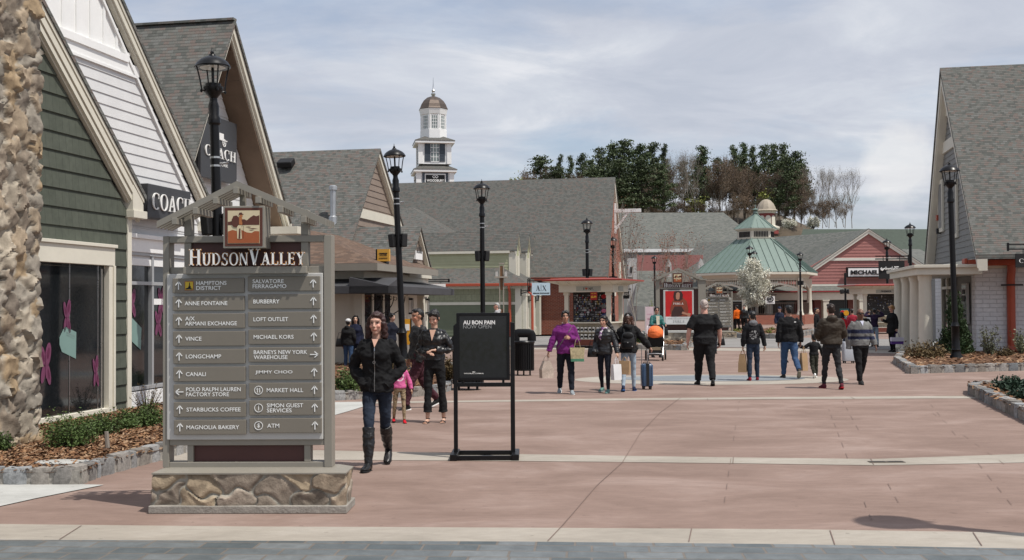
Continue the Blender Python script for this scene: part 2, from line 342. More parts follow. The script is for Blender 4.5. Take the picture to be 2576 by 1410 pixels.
# ================================================================== helpers for walls
def clipz(poly, z0, z1):
    for lim, sg in ((z0, 1), (z1, -1)):
        out = []
        for i in range(len(poly)):
            a, b = poly[i - 1], poly[i]; da = (a[1] - lim) * sg; db = (b[1] - lim) * sg
            if (da >= 0) != (db >= 0): t = da / (da - db); out.append((a[0] + (b[0] - a[0]) * t, lim))
            if db >= 0: out.append(b)
        poly = out
        if not poly: return []
    return poly
def lap(mb, poly, mp, sp=.15, th=.014, m=None):
    zs = [p[1] for p in poly]; z = min(zs); z1 = max(zs)
    while z < z1 - .005:
        c = clipz(poly, z, z + sp)
        if len(c) > 2:
            pts = [mp(x, zz, .002 + th * (1 - (zz - z) / sp)) for x, zz in c]; mb.face(pts, m)
            lo = sorted([p for p in c if abs(p[1] - z) < 1e-4])
            if len(lo) > 1: a, b = lo[0], lo[-1]; mb.face([mp(a[0], a[1], 0), mp(b[0], b[1], 0), mp(b[0], b[1], th + .002), mp(a[0], a[1], th + .002)], m)
        z += sp
def rake(mb, a, b, layers, yw):
    # a, b: (x, z) of the outer top edge; layers: (drop0, drop1, y_out, material)
    for d0, d1, yo, m in layers:
        mb.prism([(a[0], yo, a[1] - d0), (b[0], yo, b[1] - d0), (b[0], yo, b[1] - d1), (a[0], yo, a[1] - d1)], (0, yw - yo, 0), m)
def roof_pair(mb, aL, ap, aR, y0, y1, th=.09, m=0, dx=0.):
    for a in (aL, aR):
        if a: mb.prism([(a[0], y0, a[1]), (ap[0], y0, ap[1]), (ap[0], y0, ap[1] - th), (a[0], y0, a[1] - th)], (0, y1 - y0, 0), m)
def pip(x, y, P):
    c = False
    for i in range(len(P)):
        x1, y1 = P[i - 1][0], P[i - 1][1]; x2, y2 = P[i][0], P[i][1]
        if (y1 > y) != (y2 > y) and x < (x2 - x1) * (y - y1) / (y2 - y1) + x1: c = not c
    return c
def rock_skin(corners, z0, z1, cell=.3, depth=.05, res=.025, pal=None, seed=1, asp=1.3, mort=(.30, .26, .21), closed=True):
    """field stone skin round a plan outline: one displaced sheet, one colour per stone"""
    rs = np.random.RandomState(seed); n = len(corners); segs = [(Vector(corners[i]), Vector(corners[(i + 1) % n])) for i in range(n if closed else n - 1)]
    tot = sum((b - a).length for a, b in segs); P = []; 
    rows = int((z1 - z0) / res) + 1; zz = np.linspace(z0, z1, rows); base = []; nr = []; ss = []; s0 = 0
    for a, b in segs:
        L = (b - a).length; k = max(2, int(L / res)); d = (b - a) / L; nn = Vector((d.y, -d.x))
        for i in range(k): t = i / k * L; base.append(a + d * t); nr.append(nn); ss.append(s0 + t)
        s0 += L
    if not closed: base.append(segs[-1][1]); nr.append(nr[-1]); ss.append(s0)
    m = len(base); nr2 = [((nr[i - 1] if (closed or i) else nr[i]) + nr[i] * 2 + (nr[(i + 1) % m] if (closed or i < m - 1) else nr[i])).normalized() for i in range(m)]
    gx = int(tot / (cell * asp)) + 1; gz = int((z1 - z0) / cell) + 1; sx = []; 
    for i in range(gx):
        for j in range(gz):
            sx.append(((i + .5 + rs.uniform(-.42, .42)) * tot / gx, z0 + (j + .5 + rs.uniform(-.42, .42)) * (z1 - z0) / gz, rs.uniform(.75, 1.3)))
    sx = np.array(sx); sel = np.arange(len(sx))
    Sg, Zg = np.meshgrid(np.array(ss), zz); q = np.stack([Sg.ravel(), Zg.ravel()], 1)
    q = q + .025 * np.stack([np.sin(q[:, 1] * 31 + q[:, 0] * 9), np.cos(q[:, 0] * 27 + q[:, 1] * 13)], 1)
    dx = np.abs(q[:, None, 0] - sx[None, :, 0]); 
    if closed: dx = np.minimum(dx, tot - dx)
    dd = np.sqrt((dx / asp) ** 2 + (q[:, None, 1] - sx[None, :, 1]) ** 2) * sx[None, :, 2]
    o = np.argsort(dd, 1)[:, :2]; d1 = dd[np.arange(len(q)), o[:, 0]]; d2 = dd[np.arange(len(q)), o[:, 1]]; e = np.clip((d2 - d1) / (cell * .10) - .15, 0, 1)
    pal = pal or [(.33, .26, .185), (.24, .195, .15), (.19, .16, .13), (.34, .25, .155), (.32, .285, .235), (.26, .23, .19), (.40, .345, .27)]
    cc = np.array(pal)[rs.randint(0, len(pal), len(sx))] * rs.uniform(.85, 1.12, (len(sx), 1)); tilt = rs.uniform(-1, 1, (len(sx), 3))
    mb = MB(); col = []; idx = 0; V = []
    for j in range(rows):
        for i in range(m):
            k = j * m + i; c = o[k, 0]; u = (q[k, 0] - sx[c, 0]); w = (q[k, 1] - sx[c, 1])
            nz = noise.fractal(Vector((q[k, 0] * 9, q[k, 1] * 9, c * 3.1)), 1.0, 2.0, 4)
            rid = abs(noise.noise(Vector((q[k, 0] * 5 + c, q[k, 1] * 5, c * 1.7))))
            h = depth * e[k] * (.62 + .22 * tilt[c, 0] + .9 * tilt[c, 1] * np.clip(u / cell, -1, 1) + .7 * tilt[c, 2] * np.clip(w / cell, -1, 1) + .25 * nz - .5 * rid)
            p = base[i] + nr2[i] * float(h); V.append((p.x, p.y, float(zz[j])))
            f = float(np.clip(e[k] * 1.6, 0, 1)); b_ = 1 + .35 * nz - .5 * rid; col.append(tuple(mort[t] * (1 - f) + cc[c][t] * f * b_ for t in range(3)))
    mb.v = V
    for j in range(rows - 1):
        for i in range(m if closed else m - 1):
            a = j * m + i; b = j * m + (i + 1) % m; mb.f.append((a, b, b + m, a + m)); mb.m.append(0)
    return mb, col
ROCK = vcol('field_stone', .85, 60, .5, .45); GRAN = vcol('granite_block', .8, 90, .5, .75); MULCHM = vcol('bark_mulch', .95, 80, .6, .6)
def curb(name, path, label, h=.17, w=.17, L=.24, seed=3, closed=False, extra=None):
    rs = random.Random(seed); mb = MB(); col = []
    pts = [Vector((p[0], p[1])) for p in path]
    for a, b in zip(pts, pts[1:]):
        d = b - a; ln = d.length; d.normalize(); nn = Vector((-d.y, d.x)); s = 0; ang = math.atan2(d.y, d.x)
        c = (a + b) / 2 + nn * w * .5; mb.box((c.x, c.y, h * .42), (ln, w * .8, h * .84), 0, Matrix.Rotation(ang, 3, 'Z')); col += [(.30, .28, .25)] * 8
        while s < ln - .05:
            l = min(rs.uniform(L * .8, L * 1.25), ln - s); cc = a + d * (s + l / 2) + nn * (w * .5 + rs.uniform(-.008, .008)); g = rs.uniform(.15, .31)
            i = len(mb.v); hh = h * rs.uniform(.93, 1.06)
            # chipped block: 3 x 2 x 2 cage
            nx_, nz_ = 4, 3; R_ = []
            for zi in range(nz_ + 1):
                ring = []
                for k in range(12):
                    t = k / 12 * 4; e = int(t); f_ = t - e
                    q = [(-1 + 2 * f_, -1), (1, -1 + 2 * f_), (1 - 2 * f_, 1), (-1, 1 - 2 * f_)][e]
                    sh = .86 if abs(q[0]) == 1 and abs(q[1]) == 1 else 1
                    sh *= .93 if zi in (nz_,) else 1
                    ring.append((q[0] * (l / 2 - .012) * sh + rs.uniform(-.006, .006), q[1] * w / 2 * sh + rs.uniform(-.008, .008), zi / nz_ * hh + (rs.uniform(-.006, .006) if zi else 0)))
                R_.append([Matrix.Rotation(ang, 3, 'Z') @ Vector(p) + Vector((cc.x, cc.y, 0)) for p in ring])
            mb.grid(R_, 0, True, (False, True)); tint = rs.uniform(-.015, .02); col += [(g + tint, g * .98, g * .95 - tint)] * (len(mb.v) - i)
            s += l
    o = mb.build(name, GRAN, None, True, 40, col=col, fix=True); tag(o, label, 'kerb'); return o
def mulch(name, poly, z, n, seed=5, size=.035, mound=.05):
    rs = random.Random(seed); mb = MB(); col = []
    xs = [p[0] for p in poly]; ys = [p[1] for p in poly]; mb.face([(p[0], p[1], z) for p in poly]); col += [(.12, .06, .032)] * len(poly)
    k = 0
    while k < n:
        x = rs.uniform(min(xs), max(xs)); y = rs.uniform(min(ys), max(ys)); 
        if not pip(x, y, poly): continue
        k += 1; a = rs.uniform(0, 6.28); l = rs.uniform(.6, 1.8) * size; w = l * rs.uniform(.2, .5); hz = z + rs.uniform(0, .02); tl = rs.uniform(-.6, .6)
        dx, dy = math.cos(a) * l, math.sin(a) * l; ex, ey = -math.sin(a) * w, math.cos(a) * w; c = rs.choice([(.20, .10, .05), (.14, .07, .035), (.26, .15, .08), (.09, .05, .03), (.32, .21, .13)]); i = len(mb.v)
        mb.v += [(x - dx - ex, y - dy - ey, hz + .004), (x + dx - ex, y + dy - ey, hz + tl * l + .012), (x + dx + ex, y + dy + ey, hz + tl * l + .02), (x - dx + ex, y - dy + ey, hz + .01)]
        mb.f.append((i, i + 1, i + 2, i + 3)); mb.m.append(0); col += [c] * 4
    o = mb.build(name, MULCHM, col=col, fix=False); return tag(o, 'reddish brown bark mulch spread over a planting bed', 'mulch', kind='stuff')
# ================================================================== the ground
def sheet(name, pts, z, m):
    mb = MB(); mb.face([(p[0], p[1], z) for p in pts]); return tag(mb.build(name, m, fix=False), kind='structure')
def m_concrete(name, c1, c2, c3, streak=1.):
    t = NT(name); c = t.co('Object', (.75, 1.35, 1)); n1 = t.noise(c, .8, 8, .62, .6); n2 = t.noise(t.co('Object', (1, 2.5, 1)), 5, 6, .7); n3 = t.noise(t.co(), 240, 2)
    cl = t.ramp(n1, [(.36, c1), (.52, c2), (.68, c3)]); cl = t.mix(.25, cl, t.ramp(n2, [(.3, .3), (.7, .7)]), 'OVERLAY'); cl = t.mix(.22, cl, t.ramp(n3, [(.35, .3), (.65, .7)]), 'OVERLAY')
    gm = t.noise(t.co(), 11, 2, .5); cl = t.mix(t.ramp(gm, [(.70, 0.), (.73, .35)]), cl, tuple(x * .5 for x in c1)); st = t.noise(t.co(), 1.7, 3, .6); cl = t.mix(t.ramp(st, [(.68, 0.), (.76, .25)]), cl, tuple(x * .6 for x in c1))
    return t.fin(cl, .85, t.bump(n3, .25, .004), spec=.3)
M_RED = m_concrete('rose_concrete', (.195, .133, .108), (.238, .166, .137), (.295, .218, .186))
M_PALE = m_concrete('pale_concrete', (.29, .26, .22), (.335, .30, .255), (.38, .345, .30)); M_GREYC = m_concrete('grey_concrete', (.36, .36, .34), (.42, .42, .40), (.46, .46, .44))
M_BLUE = m_concrete('blue_grey_stone', (.17, .185, .20), (.20, .215, .23), (.24, .25, .26)); M_ASPH = m_concrete('grey_paving', (.19, .18, .17), (.23, .22, .21), (.27, .26, .25))
M_JOINT = pm('joint_line', (.17, .12, .10), .9)
def m_slate():
    t = NT('slate_pavers'); uv = t.co('UV', rot=(0, 0, R(4))); x = t.n('TexBrick'); t.L.new(uv, x.inputs[0]); t.set(x, 'Color1', (.075, .09, .095)); t.set(x, 'Color2', (.16, .172, .175)); t.set(x, 'Mortar', (.15, .13, .11))
    x.inputs['Scale'].default_value = 1; x.inputs['Mortar Size'].default_value = .009; x.inputs['Brick Width'].default_value = .40; x.inputs['Row Height'].default_value = .19; x.offset = .43; x.squash = .7; x.squash_frequency = 3
    n1 = t.noise(uv, 7, 7, .7, .4); c = t.mix(.45, x.outputs[0], t.ramp(n1, [(.3, .25), (.72, .78)]), 'OVERLAY')
    return t.fin(c, .6, t.bump(n1, .35, .01, t.bump(t.math('SUBTRACT', 1., x.outputs[1]), .8, .008)), spec=.5)
M_SLATE = m_slate()
sheet('ground', [(-400, -60), (400, -60), (400, 900), (-400, 900)], -.02, pm('grass_and_soil', (.10, .11, .055), .9, .3, .2))
sheet('pavement', [(-45, -6), (45, -6), (60, 118), (-30, 118)], 0, M_RED)
def strip(name, top, bot, z, m):
    a = [G(*p) for p in top]; b = [G(*p) for p in bot]; mb = MB()
    for i in range(len(a) - 1): mb.face([(b[i].x, b[i].y, z), (b[i + 1].x, b[i + 1].y, z), (a[i + 1].x, a[i + 1].y, z), (a[i].x, a[i].y, z)])
    return tag(mb.build(name, m, fix=False), kind='structure')
strip('concrete_band', [(-400, 1316), (600, 1326), (1288, 1329), (2000, 1333), (2576, 1342), (3000, 1348)], [(-400, 1358), (600, 1362), (1288, 1364), (2000, 1371), (2576, 1382), (3000, 1389)], .004, M_PALE)
a = G(-400, 1358); b = G(3000, 1389); sheet('slate_paving', [(-14, -6), (14, -6), (14, b.y - .35), (b.x, b.y), *[(G(x, y).x, G(x, y).y) for x, y in ((2576, 1382), (2000, 1371), (1288, 1364), (600, 1362), (-400, 1358))], (-14, a.y)], .004, M_SLATE)
strip('concrete_band', [(400, 1134), (800, 1134), (1150, 1141), (1500, 1147), (1850, 1152), (2200, 1156), (2576, 1143), (2900, 1120)], [(400, 1160), (800, 1158), (1150, 1160), (1500, 1163), (1850, 1167), (2200, 1172), (2576, 1165), (2900, 1148)], .004, M_PALE)
strip('concrete_band', [(820, 1013), (1150, 1009), (1500, 1004), (1800, 1001), (2434, 997)], [(820, 1018), (1150, 1013), (1500, 1009), (1800, 1006), (2460, 1003)], .004, M_PALE)
sheet('concrete_patch', [(G(x, y).x, G(x, y).y) for x, y in ((780, 1060), (838, 1047), (880, 1035), (935, 1018), (936, 1012), (780, 1014))], .008, M_GREYC)
sheet('concrete_patch', [(G(x, y).x, G(x, y).y) for x, y in ((-300, 1300), (0, 1276), (90, 1256), (180, 1238), (262, 1222), (0, 1216), (-300, 1214))], .008, M_GREYC)
strip('concrete_band', [(700, 876), (1400, 875), (1700, 876), (2050, 878), (2330, 884)], [(700, 881), (1400, 880), (1700, 882), (2050, 885), (2330, 892)], .004, M_PALE)
def ring_sheet(name, cx, cy, rx, ry, z, m):     # ellipse given by picture extents on the ground
    P = []
    for k in range(48): a = 2 * math.pi * k / 48; g = G(cx + rx * math.cos(a), cy + ry * math.sin(a)); P.append((g.x, g.y))
    return sheet(name, P, z, m)
ring_sheet('paving_circle', 1790, 956, 345, 13, .004, M_PALE); ring_sheet('paving_circle_inner', 1790, 953, 235, 7.5, .008, M_BLUE)
strip('grey_path', [(300, 855), (900, 846), (1400, 840), (1750, 845), (2000, 850), (2576, 860)], [(300, 876), (900, 873), (1400, 870), (1750, 874), (2000, 877), (2576, 886)], .008, M_ASPH)
sheet('far_paving', [(-2, 61), (9, 61), (9.6, 68), (3.2, 73), (-2, 68)], .008, M_GREYC)
def joints():
    mb = MB()
    def ln(pts, w):
        g = [G(*p) for p in pts]
        for a, b in zip(g, g[1:]):
            d = (b - a).normalized(); s = Vector((-d.y, d.x, 0)) * w / 2
            mb.face([(p.x, p.y, .009) for p in (a - s, b - s, b + s, a + s)])
    ln([(1712, 1002), (1660, 1040), (1610, 1092), (1566, 1165), (1500, 1225), (1410, 1330), (1378, 1364)], .008)
    for p in ([(1740, 1332), (1733, 1366)], [(2088, 1337), (2100, 1373)], [(2448, 1342), (2470, 1376)], [(1845, 1151), (1844, 1167)], [(2190, 1155), (2198, 1171)], [(205, 1325), (150, 1360)], [(1780, 1004), (1781, 1008)], [(2140, 1000), (2150, 1005)]): ln(p, .008)
    rs = random.Random(4)
    for x0, y0, x1, y1 in ((2085, 1030, 2200, 1330), (2120, 1010, 2290, 1320), (2290, 1000, 2576, 1205), (2330, 1004, 2560, 1290), (1860, 1010, 1815, 1320)):
        n = 11
        for k in range(n):
            t = (k / n) ** 1.25; t2 = ((k + .45) / n) ** 1.25
            if rs.random() < .62: ln([(x0 + (x1 - x0) * t, y0 + (y1 - y0) * t), (x0 + (x1 - x0) * t2, y0 + (y1 - y0) * t2)], .005)
    ln([(2090, 1056), (2165, 1055)], .02)
    tag(mb.build('pavement_joints', M_JOINT, fix=False), kind='structure')
joints()
def drain():
    g = G(2230, 1164); t = thing('drain_grate', 'dark slotted metal drain grate set in the pale concrete band', 'drain', (g.x, g.y, .006)); mb = MB(); mb.b2((-.19, -.05, 0), (.19, .05, .004)); mb.build('grate_frame', pm('drain_iron', (.10, .08, .06), .7), t)
    mb = MB()
    for k in range(13):
        if k != 6: mb.b2((-.175 + k * .0275, -.036, .004), (-.160 + k * .0275, .036, .006))
    mb.build('slot', BLACKM, t)
drain()
# planting beds
O2 = lambda p: (p.x, p.y)
FL = Fr((-6, 17.5, 0), UA)
PA = [G(-420, 1222), G(0, 1222), G(205, 1221), G(255, 1200), G(350, 1174), G(420, 1156), G(480, 1137)]
curb('planter_kerb', PA, 'pale granite block kerb along the mulch bed below the shop window, left of the directory sign', seed=11)
wl = [FL.w((x, -.02, 0)) for x in (3.2, -9)]
mulch('mulch_bed', [O2(p) for p in PA] + [O2(G(486, 1060))] + [O2(p) for p in wl], .125, 17000, size=.021)
PB = [G(700, 1012), G(840, 1009), G(907, 1005), G(1049, 999), G(1125, 987), G(1136, 983)]; PB2 = [G(1136, 983), G(1140, 927), G(1040, 920), G(700, 922)]
curb('planter_kerb', PB + PB2[1:], 'granite block kerb round the bed behind the walking woman and the couple', seed=12, L=.3)
mulch('mulch_bed', [O2(p) for p in PB + PB2[1:]], .125, 2500, 6)
PC = [G(2262, 899), G(2248, 914), G(2289, 941), G(2576, 933), G(2800, 928)]
curb('planter_kerb', PC, 'granite block kerb of the bed holding the tall lamp post and juniper by the white brick wall', seed=13, L=.34, w=.2, h=.19)
mulch('mulch_bed', [O2(p) for p in PC] + [(27, 37), (13.5, 37)], .14, 3500, 7, .05)
PD = [G(2500, 962), G(2433, 992), G(2576, 1062), G(2720, 1130), G(2900, 1205)]
PD[0] = G(2434, 984)
curb('planter_kerb', [G(2640, 978), G(2445, 985), *PD[1:]], 'granite block kerb of the near bed with dark spreading junipers at the right edge', seed=14, L=.26, w=.2, h=.2)
mulch('mulch_bed', [O2(p) for p in PD] + [O2(G(2900, 975))], .15, 2600, 8, .045)
PE = [G(1560, 862), G(1606, 880), G(1728, 882), G(1742, 868)]
curb('planter_kerb', PE, 'granite block kerb in front of the low stone wall of the red poster sign', seed=15, L=.35, w=.25, h=.2); mulch('mulch_bed', [O2(p) for p in PE], .15, 700, 9, .07)
PF = [G(1838, 846), G(1846, 851), G(1950, 853), G(2010, 849), G(2060, 838)]; PF2 = [G(2060, 834), G(1838, 834)]
curb('planter_kerb', PF, 'granite block kerb of the round bed with the blossoming tree', seed=16, L=.4, w=.3, h=.25); mulch('mulch_bed', [O2(p) for p in PF + PF2], .16, 900, 10, .08)
# ================================================================== left shops
U3 = Vector((0, 0, 1)); UX = Vector((1, 0, 0))
def ymap(c): return lambda x, z, off: (x, c - off, z)
def xmap(c): return lambda y, z, off: (c - off, y, z)
def frame_thing(name, label, cat, fr, group=None): return thing(name, label, cat, fr.loc, fr.ang, group)
SHAKEG = brick('green_shakes', (.084, .094, .074), (.072, .082, .064), (.05, .058, .045), .16, .26, .004, .5, .75)
SIDEW = pm('white_siding', (.64, .64, .64), .55, .06, bump=.15, bs=20); SIDEGR = pm('grey_siding', (.20, .20, .19), .6, .08); SIDETP = pm('taupe_siding', (.23, .18, .145), .65, .1)
SIDEYG = pm('sage_siding', (.38, .39, .25), .65, .08); SIDEGN = pm('olive_siding', (.13, .15, .10), .65, .08); SIDEPK = pm('rose_siding', (.34, .145, .13), .65, .08); SHAKEYG = brick('sage_shakes', (.27, .28, .19), (.23, .24, .16), (.15, .15, .10), .3, .32, .008, .5, .75)
BUTM = pm('pink_decal', (.16, .045, .10), .4, .2); MINT = pm('mint_decal', (.19, .30, .275), .4, .05); BUTD = pm('dark_pink', (.10, .015, .05), .5)
PL = FL.pl
def butterfly(par, x, z, h, y, w=1., mk=BUTM, rot=0.):
    mb = MB(); M = Matrix.Rotation(rot, 2)
    def lobe(cx, cz, rx, rz, a, m, yy, n=14):
        P = []
        for k in range(n):
            t = 2 * math.pi * k / n; p = M @ Vector((cx + rx * math.cos(t) * math.cos(a) - rz * math.sin(t) * math.sin(a), cz + rx * math.cos(t) * math.sin(a) + rz * math.sin(t) * math.cos(a)))
            P.append((x + p.x * h * w, yy, z + p.y * h))
        mb.prism(P, (0, .002, 0), m)
    lobe(.10, .24, .13, .27, -.25, 0, y); lobe(.12, -.20, .10, .25, .3, 0, y); lobe(-.12, .20, .10, .25, .35, 0, y); lobe(-.12, -.18, .09, .22, -.3, 0, y)
    lobe(.11, .27, .05, .13, -.25, 1, y - .003); lobe(.13, -.2, .035, .12, .3, 1, y - .003); lobe(-.12, .2, .03, .12, .35, 1, y - .003); lobe(0, 0, .035, .3, 0, 0, y - .006)
    mb.build('butterfly_decal', [mk, BUTD], par)
def b1():
    t = frame_thing('shop_building', 'green shingled gable shop with cream trimmed roof edge and dark display window at the left', 'shop', FL)
    a = PL(363, 485, 'y', -.14); b_ = PL(110, 0, 'y', -.14); a = (a.x, a.z); k = (b_.z - a[1]) / (b_.x - a[0]); ap = (-5.2, a[1] + k * (-5.2 - a[0])); a2 = (2 * ap[0] - a[0], a[1])
    ci = PL(316, 520, 'y', 0); co_ = PL(329, 560, 'y', -.03); cx = co_.x
    w = MB(); poly = [(a2[0] + .4, 0), (cx, 0), (cx, ci.z - .1), (a[0] - .35, a[1] - .25), (ap[0], ap[1] - .35), (a2[0] + .3, a[1] - .25)]
    lap(w, poly, ymap(0), .262, .022); w.prism([(p[0], .003, p[1]) for p in poly], (0, .15, 0))
    w.build('wall', SHAKEG, t)
    s = MB(); s.b2((cx - .001, .153, 0), (cx + .02, 7, a[1])); s.b2((a2[0] + .4, 7, 0), (cx, 7.1, 3)); s.build('side_wall', SHAKEG, t)
    m = MB(); m.b2((cx - .09, -.035, 0), (cx + .03, .25, ci.z + .35)); m.b2((cx - .11, -.15, a[1] - .42), (cx + .30, .1, a[1] - .30)); m.prism([(cx - .1, -.13, a[1] - .30), (a[0] - .02, -.13, a[1] - .30), (a[0] - .02, -.13, a[1] - .12), (cx - .1, -.13, a[1] + .1)], (0, .35, 0))
    m.build('corner_trim', CREAM, t, bevel=.006)
    r = MB(); q = lambda d: d * math.hypot(1, k)
    for A, B in ((a, ap), (a2, ap)): rake(r, A, B, [(q(.05), q(.125), -.14, 0), (q(.125), q(.145), -.115, 0), (q(.145), q(.235), -.125, 0), (q(.235), q(.255), -.095, 0), (q(.255), q(.32), -.105, 0), (q(.32), q(.35), -.06, 0)], 0)
    r.build('rake_trim', CREAM, t)
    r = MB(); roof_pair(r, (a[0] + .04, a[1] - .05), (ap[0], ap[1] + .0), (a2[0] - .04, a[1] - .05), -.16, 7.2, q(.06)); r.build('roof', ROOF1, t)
    # window
    g0 = PL(258, 669, 'y', -.02); o = PL(281, 622, 'y', -.07); sb = PL(260, 1026, 'y', -.02); xr = o.x; xl = -3.9; zt = o.z; zb = sb.z
    f = MB(); fw = xr - g0.x - .02
    f.b2((xl, -.16, zt - .02), (xr + .03, .05, zt + .03)); f.b2((xl, -.13, g0.z), (xr, .05, zt - .02)); f.b2((xr - fw, -.12, zb), (xr - .05, .05, g0.z)); f.b2((xr - .05, -.145, zb), (xr, .05, g0.z)); f.b2((xl - .1, -.06, zb), (xl, .05, zt)); f.b2((xl, -.12, zb - .07), (xr + .06, .06, zb)); f.b2((xl, -.045, g0.z - .05), (xr - fw, .05, g0.z))
    fr = f.build('window', CREAM, t, bevel=.005)
    g = MB(); g.b2((xl, -.045, zb), (g0.x, -.03, g0.z)); gl = g.build('pane', GLASS, fr)
    g = MB()
    for px in (159, 231): x = PL(px, 800, 'y', .05).x; g.b2((x - .008, -.052, zb), (x + .008, -.046, g0.z))
    g.b2((g0.x - .09, -.052, zb), (g0.x - .05, -.046, g0.z - .05)); g.build('glazing_bar', STEEL, fr)
    c = PL(152, 800, 'y', .05); butterfly(fr, c.x, c.z, .52, -.056, .7)
    c = PL(225, 938, 'y', .05); butterfly(fr, c.x, c.z, .5, -.056, .6, rot=.1)
    c = PL(98, 920, 'y', .05); butterfly(fr, c.x, c.z, .62, -.056, .8)
    def tagd(P, par, words, y=-.056, mt=MINT):
        mb = MB(); q = [PL(x, y_, 'y', y) for x, y_ in P]; mb.prism([(p.x, y, p.z) for p in q], (0, .003, 0), 0)
        o0 = q[0]; ux = (q[-1] - q[0]); ux.y = 0; wd = ux.length; ux.normalize(); uz = Vector((0, 0, 1))
        o0 = Vector((q[0].x, y - .003, q[0].z)); h = (q[0].z - q[1].z)
        for i, wv in enumerate(words): text(mb, wv, (wd * .15, -h * .50 - i * h * .22, wd * .88, -h * .34 - i * h * .22), o0, ux, uz, 1)
        mb.build('tag_decal', [mt, pm('grey_text', (.25, .35, .33), .6)], par)
    tagd([(163, 822), (150, 850), (150, 868), (156, 886), (191, 903), (192, 836)][::1], fr, ('MAKE', "MOM'S DAY"))
b1()
def stone_column():
    g = FL.l(G(95, 1139)); x1, y0 = g.x, g.y; t = frame_thing('stone_column', 'tall column of tan rubble stone at the left edge beside the green gable shop', 'column', FL)
    cs = [(-6.6, y0), (x1, y0), (x1, .05), (-6.6, .05)]; mb, col = rock_skin(cs, 0, 9.5, .24, .08, .03, seed=4, asp=1.0, mort=(.34, .31, .26)); o = mb.build('stone_face', ROCK, t, True, 60, col=col, fix=False)
    m = MB(); m.b2((-6.55, y0 + .05, 0), (x1 - .05, 0, 9.4)); m.build('core', pm('mortar', (.3, .26, .2), .9), t)
stone_column()
def b2():
    Y0 = .22
    t = frame_thing('shop_building', 'white gable shop with board and batten peak and lap siding behind the green gable', 'shop', FL)
    a = PL(541, 528, 'y', Y0 - .13); b_ = PL(314, 10, 'y', Y0 - .13); a = (a.x, a.z); k = (b_.z - a[1]) / (b_.x - a[0]); ap = (-3.2, a[1] + k * (-3.2 - a[0])); a2 = (2 * ap[0] - a[0], a[1]); q = lambda d: d * math.hypot(1, k)
    b0 = PL(341, 150, 'y', Y0); b1_ = PL(361, 201, 'y', Y0); zb1, zb0 = b0.z, b1_.z; wr = a[0] - .25
    edge = lambda z: ap[0] + (z - ap[1] + q(.3)) / k * 1.0 if True else 0
    edge = lambda z: ap[0] + (ap[1] - q(.32) - z) / (-k)
    w = MB(); low = [(0.02, 3.05), (wr, 3.05), (wr, a[1] - .2), (edge(zb0), zb0), (-6.4, zb0), (-6.4, 3.05)]; lap(w, low, ymap(Y0), .165, .014)
    lap(w, [(.0, 2.52), (wr, 2.52), (wr, 3.03), (.0, 3.03)], ymap(Y0), .165, .014); w.prism([(p[0], Y0 + .003, p[1]) for p in [(-6.4, 2.5), (wr, 2.5), (wr, a[1] - .2), (ap[0], ap[1] - q(.3)), (-6.4, a[1])]], (0, .12, 0)); w.build('siding', SIDEW, t)
    w = MB(); up = [(-6.4, zb1), (edge(zb1), zb1), (ap[0], ap[1] - q(.32)), (-6.4, zb1 + 3.)]; w.prism([(p[0], Y0 - .005, p[1]) for p in up], (0, .007, 0))
    x = -6.2
    while x < edge(zb1):
        zt = min(ap[1] - q(.32) + (ap[0] - x) * (-k) if x > ap[0] else 99, ap[1]); w.b2((x - .03, Y0 - .03, zb1), (x + .03, Y0 - .005, max(zt, zb1 + .05))); x += .36
    w.b2((-6.4, Y0 - .03, zb0), (edge(zb0) - .0, Y0 + .02, zb1 - .12)); w.b2((-6.4, Y0 - .06, zb1 - .12), (edge(zb1) - .08, Y0, zb1)); w.b2((-6.4, Y0 - .05, zb0 - .04), (edge(zb0) - .06, Y0, zb0)); w.build('board_and_batten', WHITE, t)
    r = MB()
    for A, B in ((a, ap), (a2, ap)): rake(r, A, B, [(q(.05), q(.12), Y0 - .13, 0), (q(.12), q(.14), Y0 - .105, 0), (q(.14), q(.215), Y0 - .115, 0), (q(.215), q(.25), Y0 - .08, 0)], Y0 + .0)
    r.b2((a[0] - .45, Y0 - .12, a[1] - q(.3)), (a[0] - .02, Y0, a[1] - q(.17))); r.build('rake_trim', CREAM, t)
    r = MB(); rake(r, (a[0] - .2, a[1] - .1), ap, [(q(.25), q(.30), Y0 - .05, 0)], Y0); r.build('inner_trim', WHITE, t)
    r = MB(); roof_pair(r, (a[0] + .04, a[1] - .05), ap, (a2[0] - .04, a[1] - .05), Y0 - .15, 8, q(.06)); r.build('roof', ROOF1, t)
    # bands, storefront
    m = MB(); zt = PL(400, 640, 'y', Y0).z; m.b2((.0, Y0 - .08, zt), (wr + .05, Y0, zt + .22)); m.b2((.0, Y0 - .13, zt + .22), (wr + .05, Y0, zt + .29)); m.b2((.0, Y0 - .03, 2.40), (wr, Y0, 2.52))
    m.b2((.0, Y0 - .05, 0), (wr + .05, Y0 + .1, .36)); m.b2((wr - .1, Y0 - .06, 0), (wr + .06, Y0 + 6, zt)); m.b2((wr, Y0, 2), (wr + .05, 7.5, a[1])); m.build('white_trim', WHITE, t, bevel=.006)
    zm = PL(400, 716, 'y', Y0).z; zs = .40
    f = MB(); xs = [.03, PL(378, 800, 'y', Y0).x, 1.62, 2.35, wr - .1]
    for x in xs: f.b2((x - .03, Y0 - .05, zs), (x + .03, Y0 + .06, zt))
    for z in (zs, zm, zt - .03): f.b2((0, Y0 - .06, z - .02), (wr - .1, Y0 + .05, z + .035))
    fr = f.build('window', pm('grey_alloy', (.42, .43, .44), .4, .05, metal=.3), t); g = MB(); g.b2((0, Y0 + .02, zs), (wr - .1, Y0 + .03, zt)); g.build('pane', GLASS, fr)
